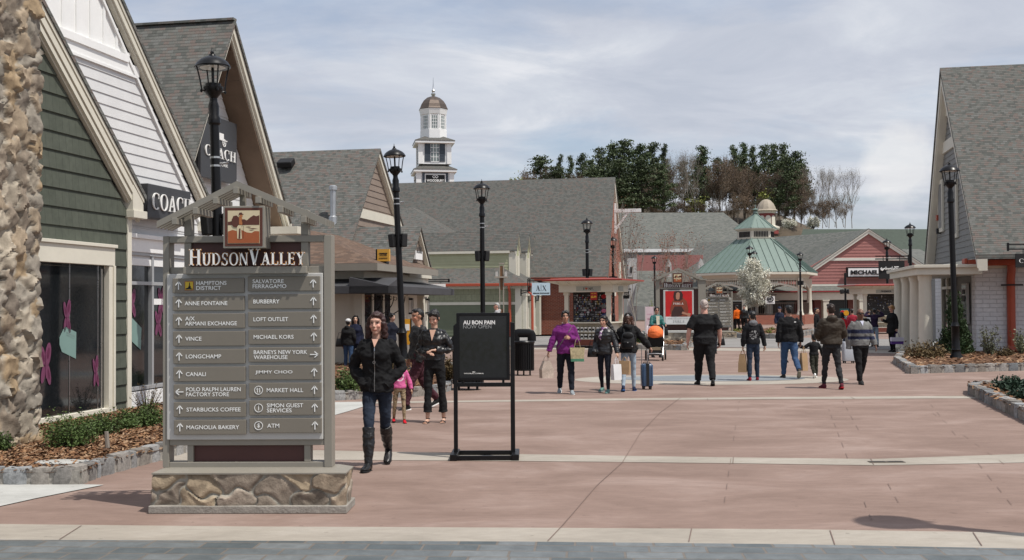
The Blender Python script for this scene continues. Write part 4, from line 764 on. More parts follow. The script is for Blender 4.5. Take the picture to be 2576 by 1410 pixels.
def tower():
    Y = 108.; k = Y / FPX; c = At(1092, 700, Y); cx = c.x; zz = lambda py: At(1092, py, Y).z
    t = thing('clock_tower', 'white stepped cupola tower with bronze dome and silver finial rising behind the roofs', 'tower', (cx, Y, 0), R(9)); hw = 50 * k / 1.12
    m = MB(); m.lathe([(hw * 1.414, 2), (hw * 1.414, zz(432))], 4, ph=math.pi / 4)
    m.lathe([(hw * 1.30 * .93, zz(418)), (hw * 1.30 * .93, zz(361))], 4, ph=math.pi / 4)
    for s_ in ((1, 1), (1, -1), (-1, 1), (-1, -1)):
        m.box((s_[0] * hw * .92, s_[1] * hw * .92, (zz(432) + zz(475)) / 2), (.45, .45, zz(432) - zz(475))); m.box((s_[0] * hw * .80, s_[1] * hw * .80, (zz(418) + zz(361)) / 2), (.42, .42, zz(361) - zz(418)))
    r8 = 34 * k / .97 * .98; m.lathe([(r8 * 1.02, zz(352)), (r8 * 1.02, zz(330)), (r8 * .93, zz(329)), (r8 * .93, zz(293)), (r8, zz(291)), (r8 * 1.07, zz(281)), (r8 * 1.1, zz(278))], 8, ph=math.pi / 8); m.build('tower_body', WHITE, t)
    m = MB()
    for z0, z1, ro, ri in ((zz(432), zz(420), hw * 1.414 * 1.22, hw * 1.0), (zz(360), zz(347), hw * 1.414 * 1.12, hw * .72)):
        m.lathe([(ro, z0 - .05), (ro, z0), (ri, z1)], 4, 0, ph=math.pi / 4)
    m.build('skirt_roof', ROOF2, t); m = MB()
    for z0, ro in ((zz(432), hw * 1.414 * 1.2), (zz(360), hw * 1.414 * 1.10)): m.lathe([(ro * .93, z0 - .3), (ro, z0 - .25), (ro, z0 - .05)], 4, 0, ph=math.pi / 4)
    m.build('cornice', WHITE, t)
    m = MB(); R0 = r8 * 1.12; zb = zz(277); H = zz(243) - zb; m.lathe([(R0, zb), (R0 * .94, zb + H * .12), (R0 * .86, zb + H * .35), (R0 * .70, zb + H * .62), (R0 * .45, zb + H * .86), (R0 * .18, zb + H * .98), (.02, zb + H)], 8, ph=math.pi / 8); m.build('dome', pm('bronze_dome', (.11, .085, .07), .4, .3, .5, metal=.5), t)
    zf = zz(244); m = MB(); m.lathe([(.1, zf - .1), (.12, zf + .05), (.22, zf + .2), (.22, zf + .32), (.1, zf + .45), (.17, zf + .58), (.08, zf + .75), (.04, zf + 1.3), (.015, zf + 1.9)], 10); m.build('finial', STEEL, t, True)
    SHUT = pm('blue_grey_shutter', (.06, .075, .095), .6)
    for a in range(4):
        M = Matrix.Rotation(a * math.pi / 2, 4, 'Z'); f = hw * .93 * 1.3 / 1.414 + .01; z0, z1 = zz(412), zz(366); s_ = MB(); hwf = f
        for sx in (-1, 1):
            x0 = sx * hwf * .44; s_.b2((x0 - .33, -f - .03, z0), (x0 + .33, -f, z1))
            for k_ in range(12): z = z0 + (z1 - z0) * (k_ + .5) / 12; s_.b2((x0 - .27, -f - .05, z - .03), (x0 + .27, -f - .03, z + .03))
        s_.xf(M); s_.build('shutter', SHUT, t); s_ = MB(); s_.b2((-.40, -f - .02, z0 + .05), (.40, -f + .005, z1 - .05)); s_.xf(M); pw = s_.build('window', GLASSL, t); s_ = MB()
        for x in (-.4, -.13, .13, .4): s_.b2((x - .025, -f - .045, z0 + .02), (x + .025, -f - .02, z1 - .02))
        for q in range(5): z = z0 + (z1 - z0) * q / 4; s_.b2((-.4, -f - .044, z - .025), (.4, -f - .021, z + .025))
        s_.xf(M); s_.build('glazing_bar', WHITE, pw)
        f2 = hw + .01; s_ = MB(); s_.b2((-hw * .72, -f2 - .05, zz(475)), (hw * .72, -f2, zz(438))); s_.xf(M); s_.build('name_surround', SHUT, t); s_ = MB(); s_.b2((-hw * .58, -f2 - .08, zz(475)), (hw * .58, -f2 - .05, zz(443))); s_.xf(M); s_.build('name_frame', WHITE, t); s_ = MB(); s_.b2((-hw * .53, -f2 - .1, zz(475)), (hw * .53, -f2 - .08, zz(446)), 0)
        text(s_, 'WOODBURY', (-hw * .48, zz(463), hw * .48, zz(457)), (0, -f2 - .105, 0), UX, U3, 1, .03)
        for cx2 in (-.12, .12):
            for q in range(4): P = [(cx2 + .17 * math.cos(q * math.pi / 2), -f2 - .11, zz(450.5) + .14 * math.sin(q * math.pi / 2)), (cx2 + .17 * math.cos((q + 1) * math.pi / 2), -f2 - .11, zz(450.5) + .14 * math.sin((q + 1) * math.pi / 2))]; s_.bar(P[0], P[1], .05, .05, 1)
        s_.xf(M); s_.build('name_panel', [BLACKM, LETW], t)
    for a in range(8):
        M = Matrix.Rotation(a * math.pi / 4, 4, 'Z'); f = r8 * .93 * .924 + .01; z0, z1 = zz(328), zz(295); w_ = r8 * .2; s_ = MB(); s_.b2((-w_, -f - .01, z0), (w_, -f + .005, z1)); s_.xf(M); pw = s_.build('lantern_window', GLASSL, t); s_ = MB()
        for x in (-1, -.33, .33, 1): s_.b2((x * w_ - .02, -f - .03, z0), (x * w_ + .02, -f - .01, z1))
        for q in range(5): z = z0 + (z1 - z0) * q / 4; s_.b2((-w_, -f - .029, z - .02), (w_, -f - .011, z + .02))
        s_.xf(M); s_.build('glazing_bar', WHITE, pw); s_ = MB(); s_.b2((w_ * 1.35, -f - .07, z0 - .1), (w_ * 1.75, -f + .01, z1 + .1)); s_.b2((-w_ * 1.75, -f - .07, z0 - .1), (-w_ * 1.35, -f + .01, z1 + .1)); s_.xf(M); s_.build('pilaster', WHITE, t)
tower()
# ================================================================== right-hand shop
FR = Fr((15.0, 36.0, 0), UA)
def b_right():
    t = frame_thing('shop_building', 'grey sided steep gable shop with white brick wall and columned porch at the right', 'shop', FR)
    # here local +y points to the street
    PR = FR.pl; yo = .3; ap = PR(2367, 171, 'y', yo); aN = PR(2458, 641, 'y', yo); aF = PR(2328, 657, 'y', yo); ap = (ap.x, ap.z); aN = (aN.x, aN.z); aF = (aF.x, aF.z)
    r = MB()
    for a in (aN, aF): r.prism([(a[0], yo + .04, a[1]), (ap[0], yo + .04, ap[1]), (ap[0], yo + .04, ap[1] - .14), (a[0], yo + .04, a[1] - .14)], (0, -14, 0))
    r.build('roof', ROOF1, t)
    r = MB()
    for a in (aN, aF): r.prism([(a[0], yo, a[1] - .14), (ap[0], yo, ap[1] - .14), (ap[0], yo, ap[1] - .62), (a[0], yo, a[1] - .42)], (0, -yo, 0)); r.prism([(a[0], yo - .04, a[1] - .42), (ap[0], yo - .04, ap[1] - .62), (ap[0], yo - .04, ap[1] - .8), (a[0], yo - .04, a[1] - .5)], (0, -yo + .04, 0))
    b0 = PR(2400, 350, 'y', 0).z; r.b2((ap[0] - (ap[1] - b0) * .36, 0, b0 - .3), (ap[0] + (ap[1] - b0) * .6, .08, b0 + .1)); r.build('rake_trim', CREAM, t)
    w = MB(); mp = lambda x, z, off: (x, off, z); poly = [(.0, 3.05), (aF[0] - .4, 3.05), (aF[0] - .35, aF[1] - .2), (ap[0], ap[1] - .6), (aN[0] + .3, aN[1] - .2)]; lap(w, poly, mp, .2, .02); w.prism([(p[0], -.003, p[1]) for p in poly], (0, -.1, 0)); w.build('gable_wall', SIDEGR, t)
    w = MB(); w.b2((.25, -.02, 0), (aF[0] - .4, -.12, 3.05)); lap(w, [(.5, .2), (9, .2), (9, 2.75), (.5, 2.75)], lambda x, z, off: (x, off - .02, z), .2, .012); w.build('lower_wall', SIDEGR, t)
    w = MB(); w.b2((0, .02, 0), (.25, -12, aN[1] - .2)); w.b2((.25, .02, 0), (.55, -.1, 2.8)); w.b2((aF[0] - 1.6, .02, 0), (aF[0] - .4, -.4, 2.8)); w.build('brick_wall', BRICKW, t)
    m = MB(); m.b2((-.35, yo, aN[1] - .30), (-.1, -12, aN[1] - .10)); m.b2((-.36, yo + .1, aN[1] - .24), (.1, yo, aN[1] - .06)); m.build('gutter', REDP, t, bevel=.03)
    m = MB(); m.b2((-.1, yo, aN[1] - .38), (.0, -12, aN[1] - .26)); m.b2((.02, .02, 2.75), (aF[0] - .4, .1, 3.12)); m.b2((.0, 0.02, 2.7), (.5, .05, 3.12)); m.build('fascia', LCREAM, t)
    g = FR.pl(2543, 700, 'x', -.12); y = g.y; m = MB(); m.tube([(-.22, y, aN[1] - .25), (-.22, y, aN[1] - .45), (-.10, y, aN[1] - .75), (-.10, y, .2)], .13, 10); m.tube([(-.1, y, .3), (-.25, y - .1, .12)], .13, 8); m.build('downpipe', REDP, t, True); m = MB(); m.b2((-.26, y - .33, aN[1] - .95), (-.24, y + .33, aN[1] - .9)); m.build('pipe_strap', BLACKM, t)
    g = FR.pl(2471, 655, 'x', -.2); m = MB(); m.ell((-.2, g.y, g.z - .02), (.12, .12, .12), 10, 6); m.b2((-.32, g.y - .13, g.z + .04), (-.0, g.y + .13, g.z + .1)); cm = m.build('camera_dome', WHITE, t, True); m = MB(); m.ell((-.24, g.y, g.z - .08), (.08, .08, .09), 10, 6); m.build('lens', BLACK, cm, True)
    # gable windows, louvre
    for px, p0, p1 in ((2366, 455, 585), (2401, 455, 600)):
        a, b = PR(px, p0, 'y', .05), PR(px, p1, 'y', .05); m = MB(); m.b2((a.x - .45, .02, b.z), (a.x + .45, .09, a.z)); f = m.build('window', LCREAM, t); m = MB(); m.b2((a.x - .3, .09, b.z + .15), (a.x + .3, .1, a.z - .15)); m.build('pane', SIDEGR, f)
    a, b = PR(2380, 245, 'y', .05), PR(2380, 295, 'y', .05); m = MB(); m.b2((a.x - .4, .02, b.z), (a.x + .4, .08, a.z)); m.build('louvre', LCREAM, t)
    m = MB(); a = PR(2368, 545, 'y', .1); m.b2((a.x + .6, .02, a.z - .6), (a.x + .8, .16, a.z - .4)); m.b2((a.x + .6, .02, a.z - .1), (a.x + .8, .16, a.z + .1), 1); m.build('alarm_box', [BLACKM, REDP], t)
    # shopfront on the street side
    fx = MB()
    for x in (3.2, 4.3, 5.4): fx.b2((x - .06, .02, 0), (x + .06, .12, 2.7))
    fx.b2((3.2, .02, 2.2), (5.4, .11, 2.3)); d = fx.build('door', LCREAM, t); m = MB(); m.b2((3.25, .03, .1), (5.35, .05, 2.65)); m.build('pane', GLASS, d)
    m = MB(); m.b2((.9, .03, 1.0), (1.75, .1, 2.35)); s = m.build('window', GREYL, t); m = MB(); m.b2((1., .1, 1.1), (1.68, .115, 2.3)); m.build('pane', GLASSL, s); m = MB(); m.b2((1.1, .115, 1.75), (1.6, .135, 1.95)); m.b2((1.2, .115, 2.0), (1.5, .135, 2.15)); m.b2((1.1, .115, 1.22), (1.6, .135, 1.32)); m.build('window_lettering', BLACKM, s)
    # portico
    cN = PR(2321, 666, 'x', 1.0); # camera side corner of the entablature
    g = FR.l(G(2330, 897)); yc = g.y; xN = g.x; print('portico', g, cN)
    zt = PR(2321, 664, 'y', yc + .3).z; zb = PR(2321, 690, 'y', yc + .3).z; xF = xN + 5.6
    e = MB(); e.b2((xN - .35, .0, zb), (xF + .3, yc + .3, zt - .1)); e.b2((xN - .45, .0, zt - .1), (xF + .4, yc + .4, zt)); e.build('entablature', LCREAM, t, bevel=.012)
    for k in range(4):
        x = xN + .05 + k * (xF - xN - .1) / 3; c = MB(); c.lathe([(.27, .0), (.27, .10), (.24, .12), (.22, .2), (.215, 1.0), (.19, zb - .2), (.2, zb - .17), (.22, zb - .12), (.23, zb)], 20, o=(x, yc, 0)); c.b2((x - .3, yc - .3, -.0), (x + .3, yc + .3, .06)); c.build('column', LCREAM, t, True, 50)
    # sign at frame edge
    p = At(2567, 657, 33.5); s = thing('hanging_sign', 'black hanging sign with a white letter at the right edge of the picture', 'sign', (p.x, p.y, 0)); m = MB(); m.b2((-.13, 0, p.z - .2), (.9, .06, p.z + .22)); m.build('sign_panel', BLACKM, s); m = MB(); serif(m, 'C', (-.04, -.06, .09, .07), (0, -.005, p.z), UX, U3, 0); text(m, 'OACH', (.12, -.06, .6, .07), (0, -.005, p.z), UX, U3, 0); m.build('lettering', LETW, s)
    m = MB(); m.bar((-.35, .03, p.z + .36), (1, .03, p.z + .36), .035, .035); m.bar((-.35, .03, p.z + .5), (1, .03, p.z + .5), .035, .035); m.b2((-.38, 0, p.z + .3), (-.33, .06, p.z + .55)); m.bar((.1, .03, p.z + .2), (.1, .03, p.z + .36), .02, .02); m.build('bracket', BLACK, s)
b_right()
# ================================================================== far buildings
def b_mk():
    Y = 100.; t = thing('shop_building', 'rose sided gable store with white trim and long porch facing the square', 'shop', (At(2186, 768, Y).x, Y, 0)); k = Y / FPX; z = lambda py: At(2186, py, Y).z; X = lambda px: (px - 2186) * k
    ap = (0, z(577)); aL = (X(2044), z(673)); aR = (X(2328), z(671))
    w = MB(); mp = lambda x, zz_, o: (x, -o, zz_); zk = z(668); lap(w, [(X(1960), z(722)), (X(2420), z(722)), (X(2420), zk), (X(1960), zk)], mp, .28, .03); lap(w, [(aL[0] + .3, zk), (aR[0] - .3, zk), (0, ap[1] - .3)], mp, .28, .03)
    w.b2((X(1960), .03, 0), (X(2420), .2, zk)); w.prism([(aL[0], .03, zk), (aR[0], .03, zk), (0, .03, ap[1] - .2)], (0, .2, 0)); w.build('wall', SIDEPK, t)
    r = MB()
    for a in (aL, aR): r.prism([(a[0], -.2, a[1] - .1), (0, -.2, ap[1] - .1), (0, -.2, ap[1] - .42), (a[0], -.2, a[1] - .42)], (0, .2, 0)); r.prism([(a[0], -.28, a[1]), (0, -.28, ap[1]), (0, -.28, ap[1] - .12), (a[0], -.28, a[1] - .12)], (0, .28, 0))
    r.b2((X(2080), -.1, z(656)), (X(2292), 0, z(649))); r.b2((X(1880), -.12, z(720)), (X(2420), 0, z(715))); r.build('white_trim', pm('warm_white', (.66, .64, .57), .5, .05), t)
    r = MB(); roof_pair(r, (aL[0], aL[1] + .05), (0, ap[1] + .05), (aR[0], aR[1] + .05), -.3, 12, .06)
    r.face([(X(2440), 12, z(612)), (X(2440), -.2, z(700)), (X(2270), -.2, z(690)), (X(2240), 12, z(612))]); r.build('roof', ROOFG, t)
    A = At(1735, 613, 125.); B = At(2172, 580, 104.); C = At(2046, 722, 101.5); D = At(1690, 722, 117.); r = MB(); o = Vector((t.location.x, Y, 0)); r.face([p - o for p in (D, C, B, A)]); r.build('wing_roof', ROOFG, t, fix=False)
    r = MB(); r.prism([(X(1690), -2.2, z(733)), (X(1690), .02, z(720)), (X(1690), .02, z(723)), (X(1690), -2.2, z(736))], (X(2420) - X(1690), 0, 0)); r.build('porch_roof', ROOFG, t)
    r = MB(); r.b2((X(1690), -2.35, z(735.5)), (X(2420), -2.2, z(732))); r.build('gutter', pm('dark_red_paint', (.25, .03, .03), .5), t)
    r = MB(); r.b2((X(1690), -2.1, z(754.5)), (X(2420), -1.7, z(736)))
    for px in (1745, 1790, 1880, 1915, 2054, 2143, 2232, 2320, 2400):
        r.b2((X(px), -2.2, -.02), (X(px) + .5, -1.5, z(754.5))); r.b2((X(px) - .06, -2.25, z(757)), (X(px) + .56, -1.45, z(754.5)))
    r.build('porch_front', LCREAM, t, bevel=.02)
    r = MB(); r.b2((X(1880), -.1, 0), (X(2048), -.02, z(756))); r.b2((X(2069), -.1, .3), (X(2132), -.02, z(755))); r.b2((X(2160), -.1, 0), (X(2290), -.02, z(757))); r.b2((X(1700), -.1, .5), (X(1870), -.02, z(757))); r.build('shop_window', pm('shop_glass', (.02, .018, .016), .15, .3), t)
    r = MB(); r.b2((X(1998), -.14, .2), (X(2048), -.1, z(758))); r.build('red_display', pm('deep_red', (.12, .015, .012), .6), t)
    r = MB(); [text(r, s_, (X(2072), z(y + 7), X(2082), z(y)), (0, -.12, 0), UX, U3) for s_, y in (('TO', 760), ('0%', 768), ('FF', 776))]; r.build('window_lettering', pm('red_lettering', (.30, .03, .02), .6), t)
    s = thing('store_sign', 'long white sign with bold black lettering on the rose gable', 'sign', (t.location.x, Y - .4, 0)); m = MB(); m.b2((X(2126.5), -.3, z(698.5)), (X(2260), .1, z(673))); m.build('sign_frame', BLACKM, s); m = MB(); m.b2((X(2129), -.34, z(696)), (X(2258), -.3, z(676))); m.build('sign_panel', WHITE, s); m = MB(); text(m, 'MICHAEL KORS', (X(2135), z(692), X(2252), z(680.7)), (0, -.36, 0), UX, U3, 0, .035, .05); m.build('lettering', LETK, s)
    # big dark roof beyond
    q = thing('far_building', 'long low building with dark green roof behind the rose store', 'building', (0, 140, 0)); r = MB(); A = At(2020, 577, 140); B = At(2340, 577, 140); C = At(2340, 680, 128); D = At(1990, 680, 128); o = Vector((0, 140, 0)); r.face([p - o for p in (D, C, B, A)]); r.build('roof', pm('dark_green_roof', (.055, .07, .055), .9, .2), q, fix=False); r = MB(); r.b2((D.x, -10, 0), (C.x, -9.5, D.z)); r.build('wall', SIDEGN, q)
b_mk()
def b_grey():
    Y = 130.; t = thing('far_building', 'grey hipped roof building with rose siding behind the souvenir kiosk', 'building', (0, Y, 0)); o = Vector((0, Y, 0)); r = MB()
    A = At(1520, 536, Y); B = At(1820, 535, Y); C = At(1935, 628, Y - 7); D = At(1480, 628, Y - 7); C.z = D.z; r.face([p - o for p in (D, C, B, A)]); E = B + Vector((6, 4, 0)); E.z = C.z; r.face([B - o, C - o, E - o]); r.build('roof', ROOFG, t, fix=False)
    r = MB(); r.b2((D.x, -7.1, D.z - .35), (C.x, -6.9, D.z)); r.build('white_trim', WHITE, t); r = MB(); r.b2((D.x, -6.5, 0), (C.x, -6.3, D.z - .3)); r.build('wall', pm('pale_grey_wall', (.3, .3, .3), .7), t)
    r = MB(); A = At(1850, 614, 124); 
    for x0, x1, y0, y1, Yc in ((1570, 1760, 662, 692, 118.), (1605, 1760, 690, 770, 112.)):
        a, b, c, d = At(x0, y0, Yc + 3), At(x1, y0, Yc + 3), At(x1 + 6, y1, Yc), At(x0 - 12, y1, Yc); r.face([p - o for p in (d, c, b, a)])
    r.build('lower_roof', ROOFG, t, fix=False)
    r = MB(); a, b = At(1602, 657, 119), At(1705, 690, 119); r.b2((a.x, -11, b.z), (At(1762, 0, 119).x, -10.8, a.z + .6)); r.build('rose_wall', SIDEPK, t)
    r = MB(); a, b = At(1578, 690, 114), At(1602, 650, 114); r.b2((a.x, -15.9, 0), (b.x, -15.7, b.z)); r.build('end_wall', pm('off_white_wall', (.42, .42, .42), .7), t)
    for px in (1588, 1682, 1764):
        a = At(px, 690, 113.5); m = MB(); k = 113.5 / FPX; m.prism([(a.x - 7 * k, -16.6, a.z - .3), (a.x + 7 * k, -16.6, a.z - .3), (a.x + 7 * k, -16.6, a.z + 24 * k), (a.x, -16.6, a.z + 40 * k), (a.x - 7 * k, -16.6, a.z + 24 * k)], (0, .6, 0)); m.b2((a.x - 2.6 * k, -16.7, a.z + 3 * k), (a.x + 2.6 * k, -16.6, a.z + 18 * k), 1); m.build('dormer', [GREYL, BLACKM], t)
    # red brick cupola with a pale dome
    Yc = 126.; k = Yc / FPX; p = At(1928, 570, Yc); c = thing('cupola', 'small red brick cupola with pale ribbed dome behind the gazebo', 'cupola', (p.x, Yc, 0)); z = lambda py: At(1928, py, Yc).z
    m = MB(); m.lathe([(30 * k, z(545 + 45)), (30 * k, z(578)), (20.5 * k, z(576)), (20.5 * k, z(538))], 8, ph=math.pi / 8); m.build('drum', pm('cupola_red', (.22, .045, .04), .7), c); m = MB(); m.lathe([(22 * k, z(538)), (23 * k, z(534)), (24.5 * k, z(532)), (24.5 * k, z(531))], 8, ph=math.pi / 8); m.lathe([(31 * k, z(580)), (33 * k, z(576)), (33 * k, z(572)), (21 * k, z(568))], 8, ph=math.pi / 8)
    for a in range(8): M = Matrix.Rotation(a * math.pi / 4, 4, 'Z'); q = MB(); f = 20.5 * k * .924 + .02; q.prism([(-.32, -f, z(569)), (.32, -f, z(569)), (.32, -f, z(549)), (.2, -f, z(545)), (0, -f, z(543.5)), (-.2, -f, z(545)), (-.32, -f, z(549))], (0, -.06, 0)); q.xf(M); m.add(q)
    m.build('white_trim', LCREAM, c); m = MB(); m.lathe([(30 * k, z(531.5)), (25 * k, z(528)), (23 * k, z(522)), (19 * k, z(514)), (12 * k, z(506)), (5 * k, z(502.5)), (.02, z(502))], 12); m.build('dome', pm('pale_copper', (.34, .29, .225), .65, .25, .8), c, True, 20)
b_grey()
# terrain
def hill():
    mb = MB(); n = 60; m = 24; cols = []
    x0, x1 = -60, 130
    for j in range(m + 1):
        row = []
        for i in range(n + 1):
            x = x0 + (x1 - x0) * i / n; y = 175 + 110 * j / m; px = 1288 + x / 235 * 2800
            e = min(1, max(0, (px - 1150) / 250)) * min(1, max(0, (2195 - px) / 150)); e = e * e * (3 - 2 * e); f = min(1, max(0, (y - 178) / 60)); f = f * f * (3 - 2 * f)
            row.append((x, y, -1 + (22.5 - 6 * min(1, max(0, (px - 1930) / 150))) * e * f + noise.noise(Vector((x * .06, y * .06, 0))) * 1.2))
        cols.append(row)
    mb.grid(cols, 0, False); tag(mb.build('hill', pm('leaf_litter', (.085, .065, .045), .95, .35, .25, bump=.5, bs=2), None, True, 80), kind='structure')
hill()
# ================================================================== lamp posts
def lamp_proto():
    t = thing('street_lamp', 'x', 'street lamp'); m = MB()
    m.lathe([(.24, 0), (.24, .05), (.19, .10), (.17, .2), (.125, .28), (.115, .35), (.13, .38), (.11, .42), (.105, 1.02), (.125, 1.05), (.10, 1.1), (.085, 1.16)], 18); m.build('base', BLACK, t, True)
    m = MB(); m.lathe([(.078, 1.1), (.078, 3.2), (.074, 4.55), (.10, 4.58), (.10, 4.66), (.078, 4.7), (.085, 4.85), (.062, 4.92), (.06, 4.97)], 16); m.build('pole', BLACK, t, True)
    m = MB(); m.lathe([(.05, 4.96), (.075, 5.0), (.13, 5.06), (.155, 5.11), (.155, 5.15), (.12, 5.16), (.12, 5.2), (.02, 5.2)], 16)
    for a in range(4):
        c, s_ = math.cos(a * 1.5708 + .6), math.sin(a * 1.5708 + .6); m.tube([(c * r, s_ * r, z) for r, z in ((.13, 5.08), (.18, 5.09), (.19, 5.14), (.205, 5.24), (.225, 5.34), (.255, 5.46))], .012, 6)
        m.ell((c * .19, s_ * .19, 5.08), (.022, .022, .03), 6, 4)
    m.tube([(0, 0, 5.15), (0, 0, 5.5)], .022, 8); m.build('lantern_frame', BLACK, t, True)
    m = MB(); m.lathe([(.20, 5.462), (.275, 5.45), (.28, 5.47), (.265, 5.49), (.25, 5.52), (.2, 5.57), (.13, 5.61), (.06, 5.635), (.05, 5.66), (.015, 5.66)], 20); m.build('hood', BLACK, t, True)
    m = MB(); m.lathe([(.2, 5.455), (.02, 5.455)], 16, caps=False); m.build('diffuser', pm('lamp_diffuser', (.6, .6, .55), .4), t, fix=False)
    m = MB(); m.lathe([(.012, 5.65), (.03, 5.68), (.03, 5.7), (.012, 5.72), (.003, 5.78)], 8); m.build('finial', BLACK, t, True)
    return t
LP = lamp_proto(); used_lp = [False]; SPK = []
def lamp(px, ytop, label, spk=None, base=None, tilt=0, z0=0, rz=0.):
    Y = FPX * (5.78 + z0 - CAMH) / (768 - (px - CX) * math.tan(R(.35)) - ytop); p = At(px, 768, Y)
    t = copy_tree(LP) if used_lp[0] else LP; used_lp[0] = True; t.location = (p.x, Y, z0); t.rotation_euler = (0, R(tilt), rz); t['label'] = label; t['group'] = 'black street lamps round the square'
    SPK.append((t, spk)); return t
def add_spk(t, z):
    if z:
        m = MB()
        for s_ in (-1, 1): m.box((s_ * .145, -.03, z), (.14, .18, .33), 0, Matrix.Rotation(s_ * .35, 3, 'Z') @ Matrix.Rotation(s_ * .08, 3, 'Y'))
        m.b2((-.1, -.05, z - .1), (.1, .05, z + .1)); m.build('speaker_box', BLACKM, t, bevel=.02)
        m = MB(); m.tube([(.07, 0, z + .95), (.18, -.03, z + .95), (.2, -.03, z + .97)], .02, 6); m.lathe([(.083, z + .9), (.083, z + .93)], 12); m.lathe([(.083, z + 1.03), (.083, z + 1.06)], 12); m.build('clamp', GALV, t)
lamp(561, 115, 'tallest and nearest street lamp rising behind the directory sign', tilt=-1.7, spk=3.0)
lamp(1016, 360, 'street lamp with speaker boxes behind the walking woman in black', 3.35, tilt=-2.3)
lamp(1215, 450, 'street lamp standing directly behind the black advertising stand', 3.3, tilt=-.2)
lamp(1478, 545, 'street lamp rising above the left part of the souvenir kiosk roof', 3.2)
lamp(1543, 592, 'street lamp in front of the red brick gable wall by the kiosk', 3.2)
lamp(1648, 641, 'thin distant street lamp just left of the red poster sign', tilt=-.3)
lamp(1887, 615, 'street lamp rising out of the white blossoming tree, taller of the pair')
lamp(1898, 628, 'shorter street lamp right behind the white blossoming tree')
lamp(2014, 632, 'street lamp by the right columns of the gazebo', 3.3)
lamp(2233, 598, 'street lamp behind the black hanging sign left of the porch', 3.6)
lamp(2292, 558, 'street lamp rising behind the roof of the columned porch')
lamp(2404, 402, 'tall street lamp standing in the mulch bed beside the juniper', tilt=-1.2, z0=.0)
o = lamp(3388, -1430, 'street lamp just outside the right edge that throws the shadow onto the near paving'); o.location = (5.4, 7.2, 0)
for q in SPK: add_spk(*q)
# ================================================================== directory sign
D4 = lambda x, y: (377.3 + x * .4904, 628.9 + y * .4906); D3 = lambda x, y: (377.4 + .24532 * x, 440.2 + .24533 * y)
PICM = [pm('scene_cream', (.62, .52, .34), .5, .05), pm('scene_brown', (.10, .032, .02), .5, .1), pm('scene_rust', (.33, .09, .03), .5, .1), pm('scene_orange', (.42, .15, .05), .5, .1)]
def hiker(mb, x0, z0, w, h, y):
    def pg(pts, m, d=0): mb.face([(x0 + a * w, y - d, z0 + b * h) for a, b in pts], m)
    pg([(0, 0), (1, 0), (1, 1), (0, 1)], 0)
    pg([(.0, .66), (.12, .68), (.22, .66), (.4, .66), (.46, .73), (.52, .74), (.6, .70), (.72, .80), (.82, .86), (.9, .83), (1, .86), (1, .56), (0, .56)], 1, .001)
    pg([(0, 0), (1, 0), (1, .36), (.85, .37), (.75, .31), (.6, .33), (.45, .40), (.3, .37), (.15, .41), (0, .36)], 2, .001)
    pg([(.55, .50), (.66, .51), (.75, .5), (.68, .48)], 1, .001); pg([(.62, .45), (.8, .46), (.97, .44), (.8, .43)], 1, .001); pg([(.66, .40), (.78, .41), (.84, .40), (.74, .385)], 1, .001)
    pg([(.30, .14), (.38, .12), (.45, .14), (.42, .5), (.46, .56), (.34, .58), (.29, .5)], 0, .003); pg([(.34, .14), (.40, .13), (.405, .45), (.36, .45)], 1, .004)
    pg([(.28, .56), (.46, .55), (.47, .72), (.44, .80), (.36, .82), (.28, .76)], 3, .003); pg([(.12, .58), (.18, .5), (.28, .48), (.36, .60), (.36, .78), (.28, .86), (.18, .84), (.13, .74)], 1, .004)
    pg([(.38, .80), (.46, .80), (.47, .88), (.37, .88)], 3, .003); pg([(.34, .88), (.50, .88), (.50, .90), (.46, .91), (.44, .95), (.37, .94)], 1, .004)
    pg([(.485, .14), (.495, .14), (.505, .52), (.495, .52)], 1, .004); pg([(.44, .72), (.50, .55), (.52, .55), (.48, .74)], 1, .004)
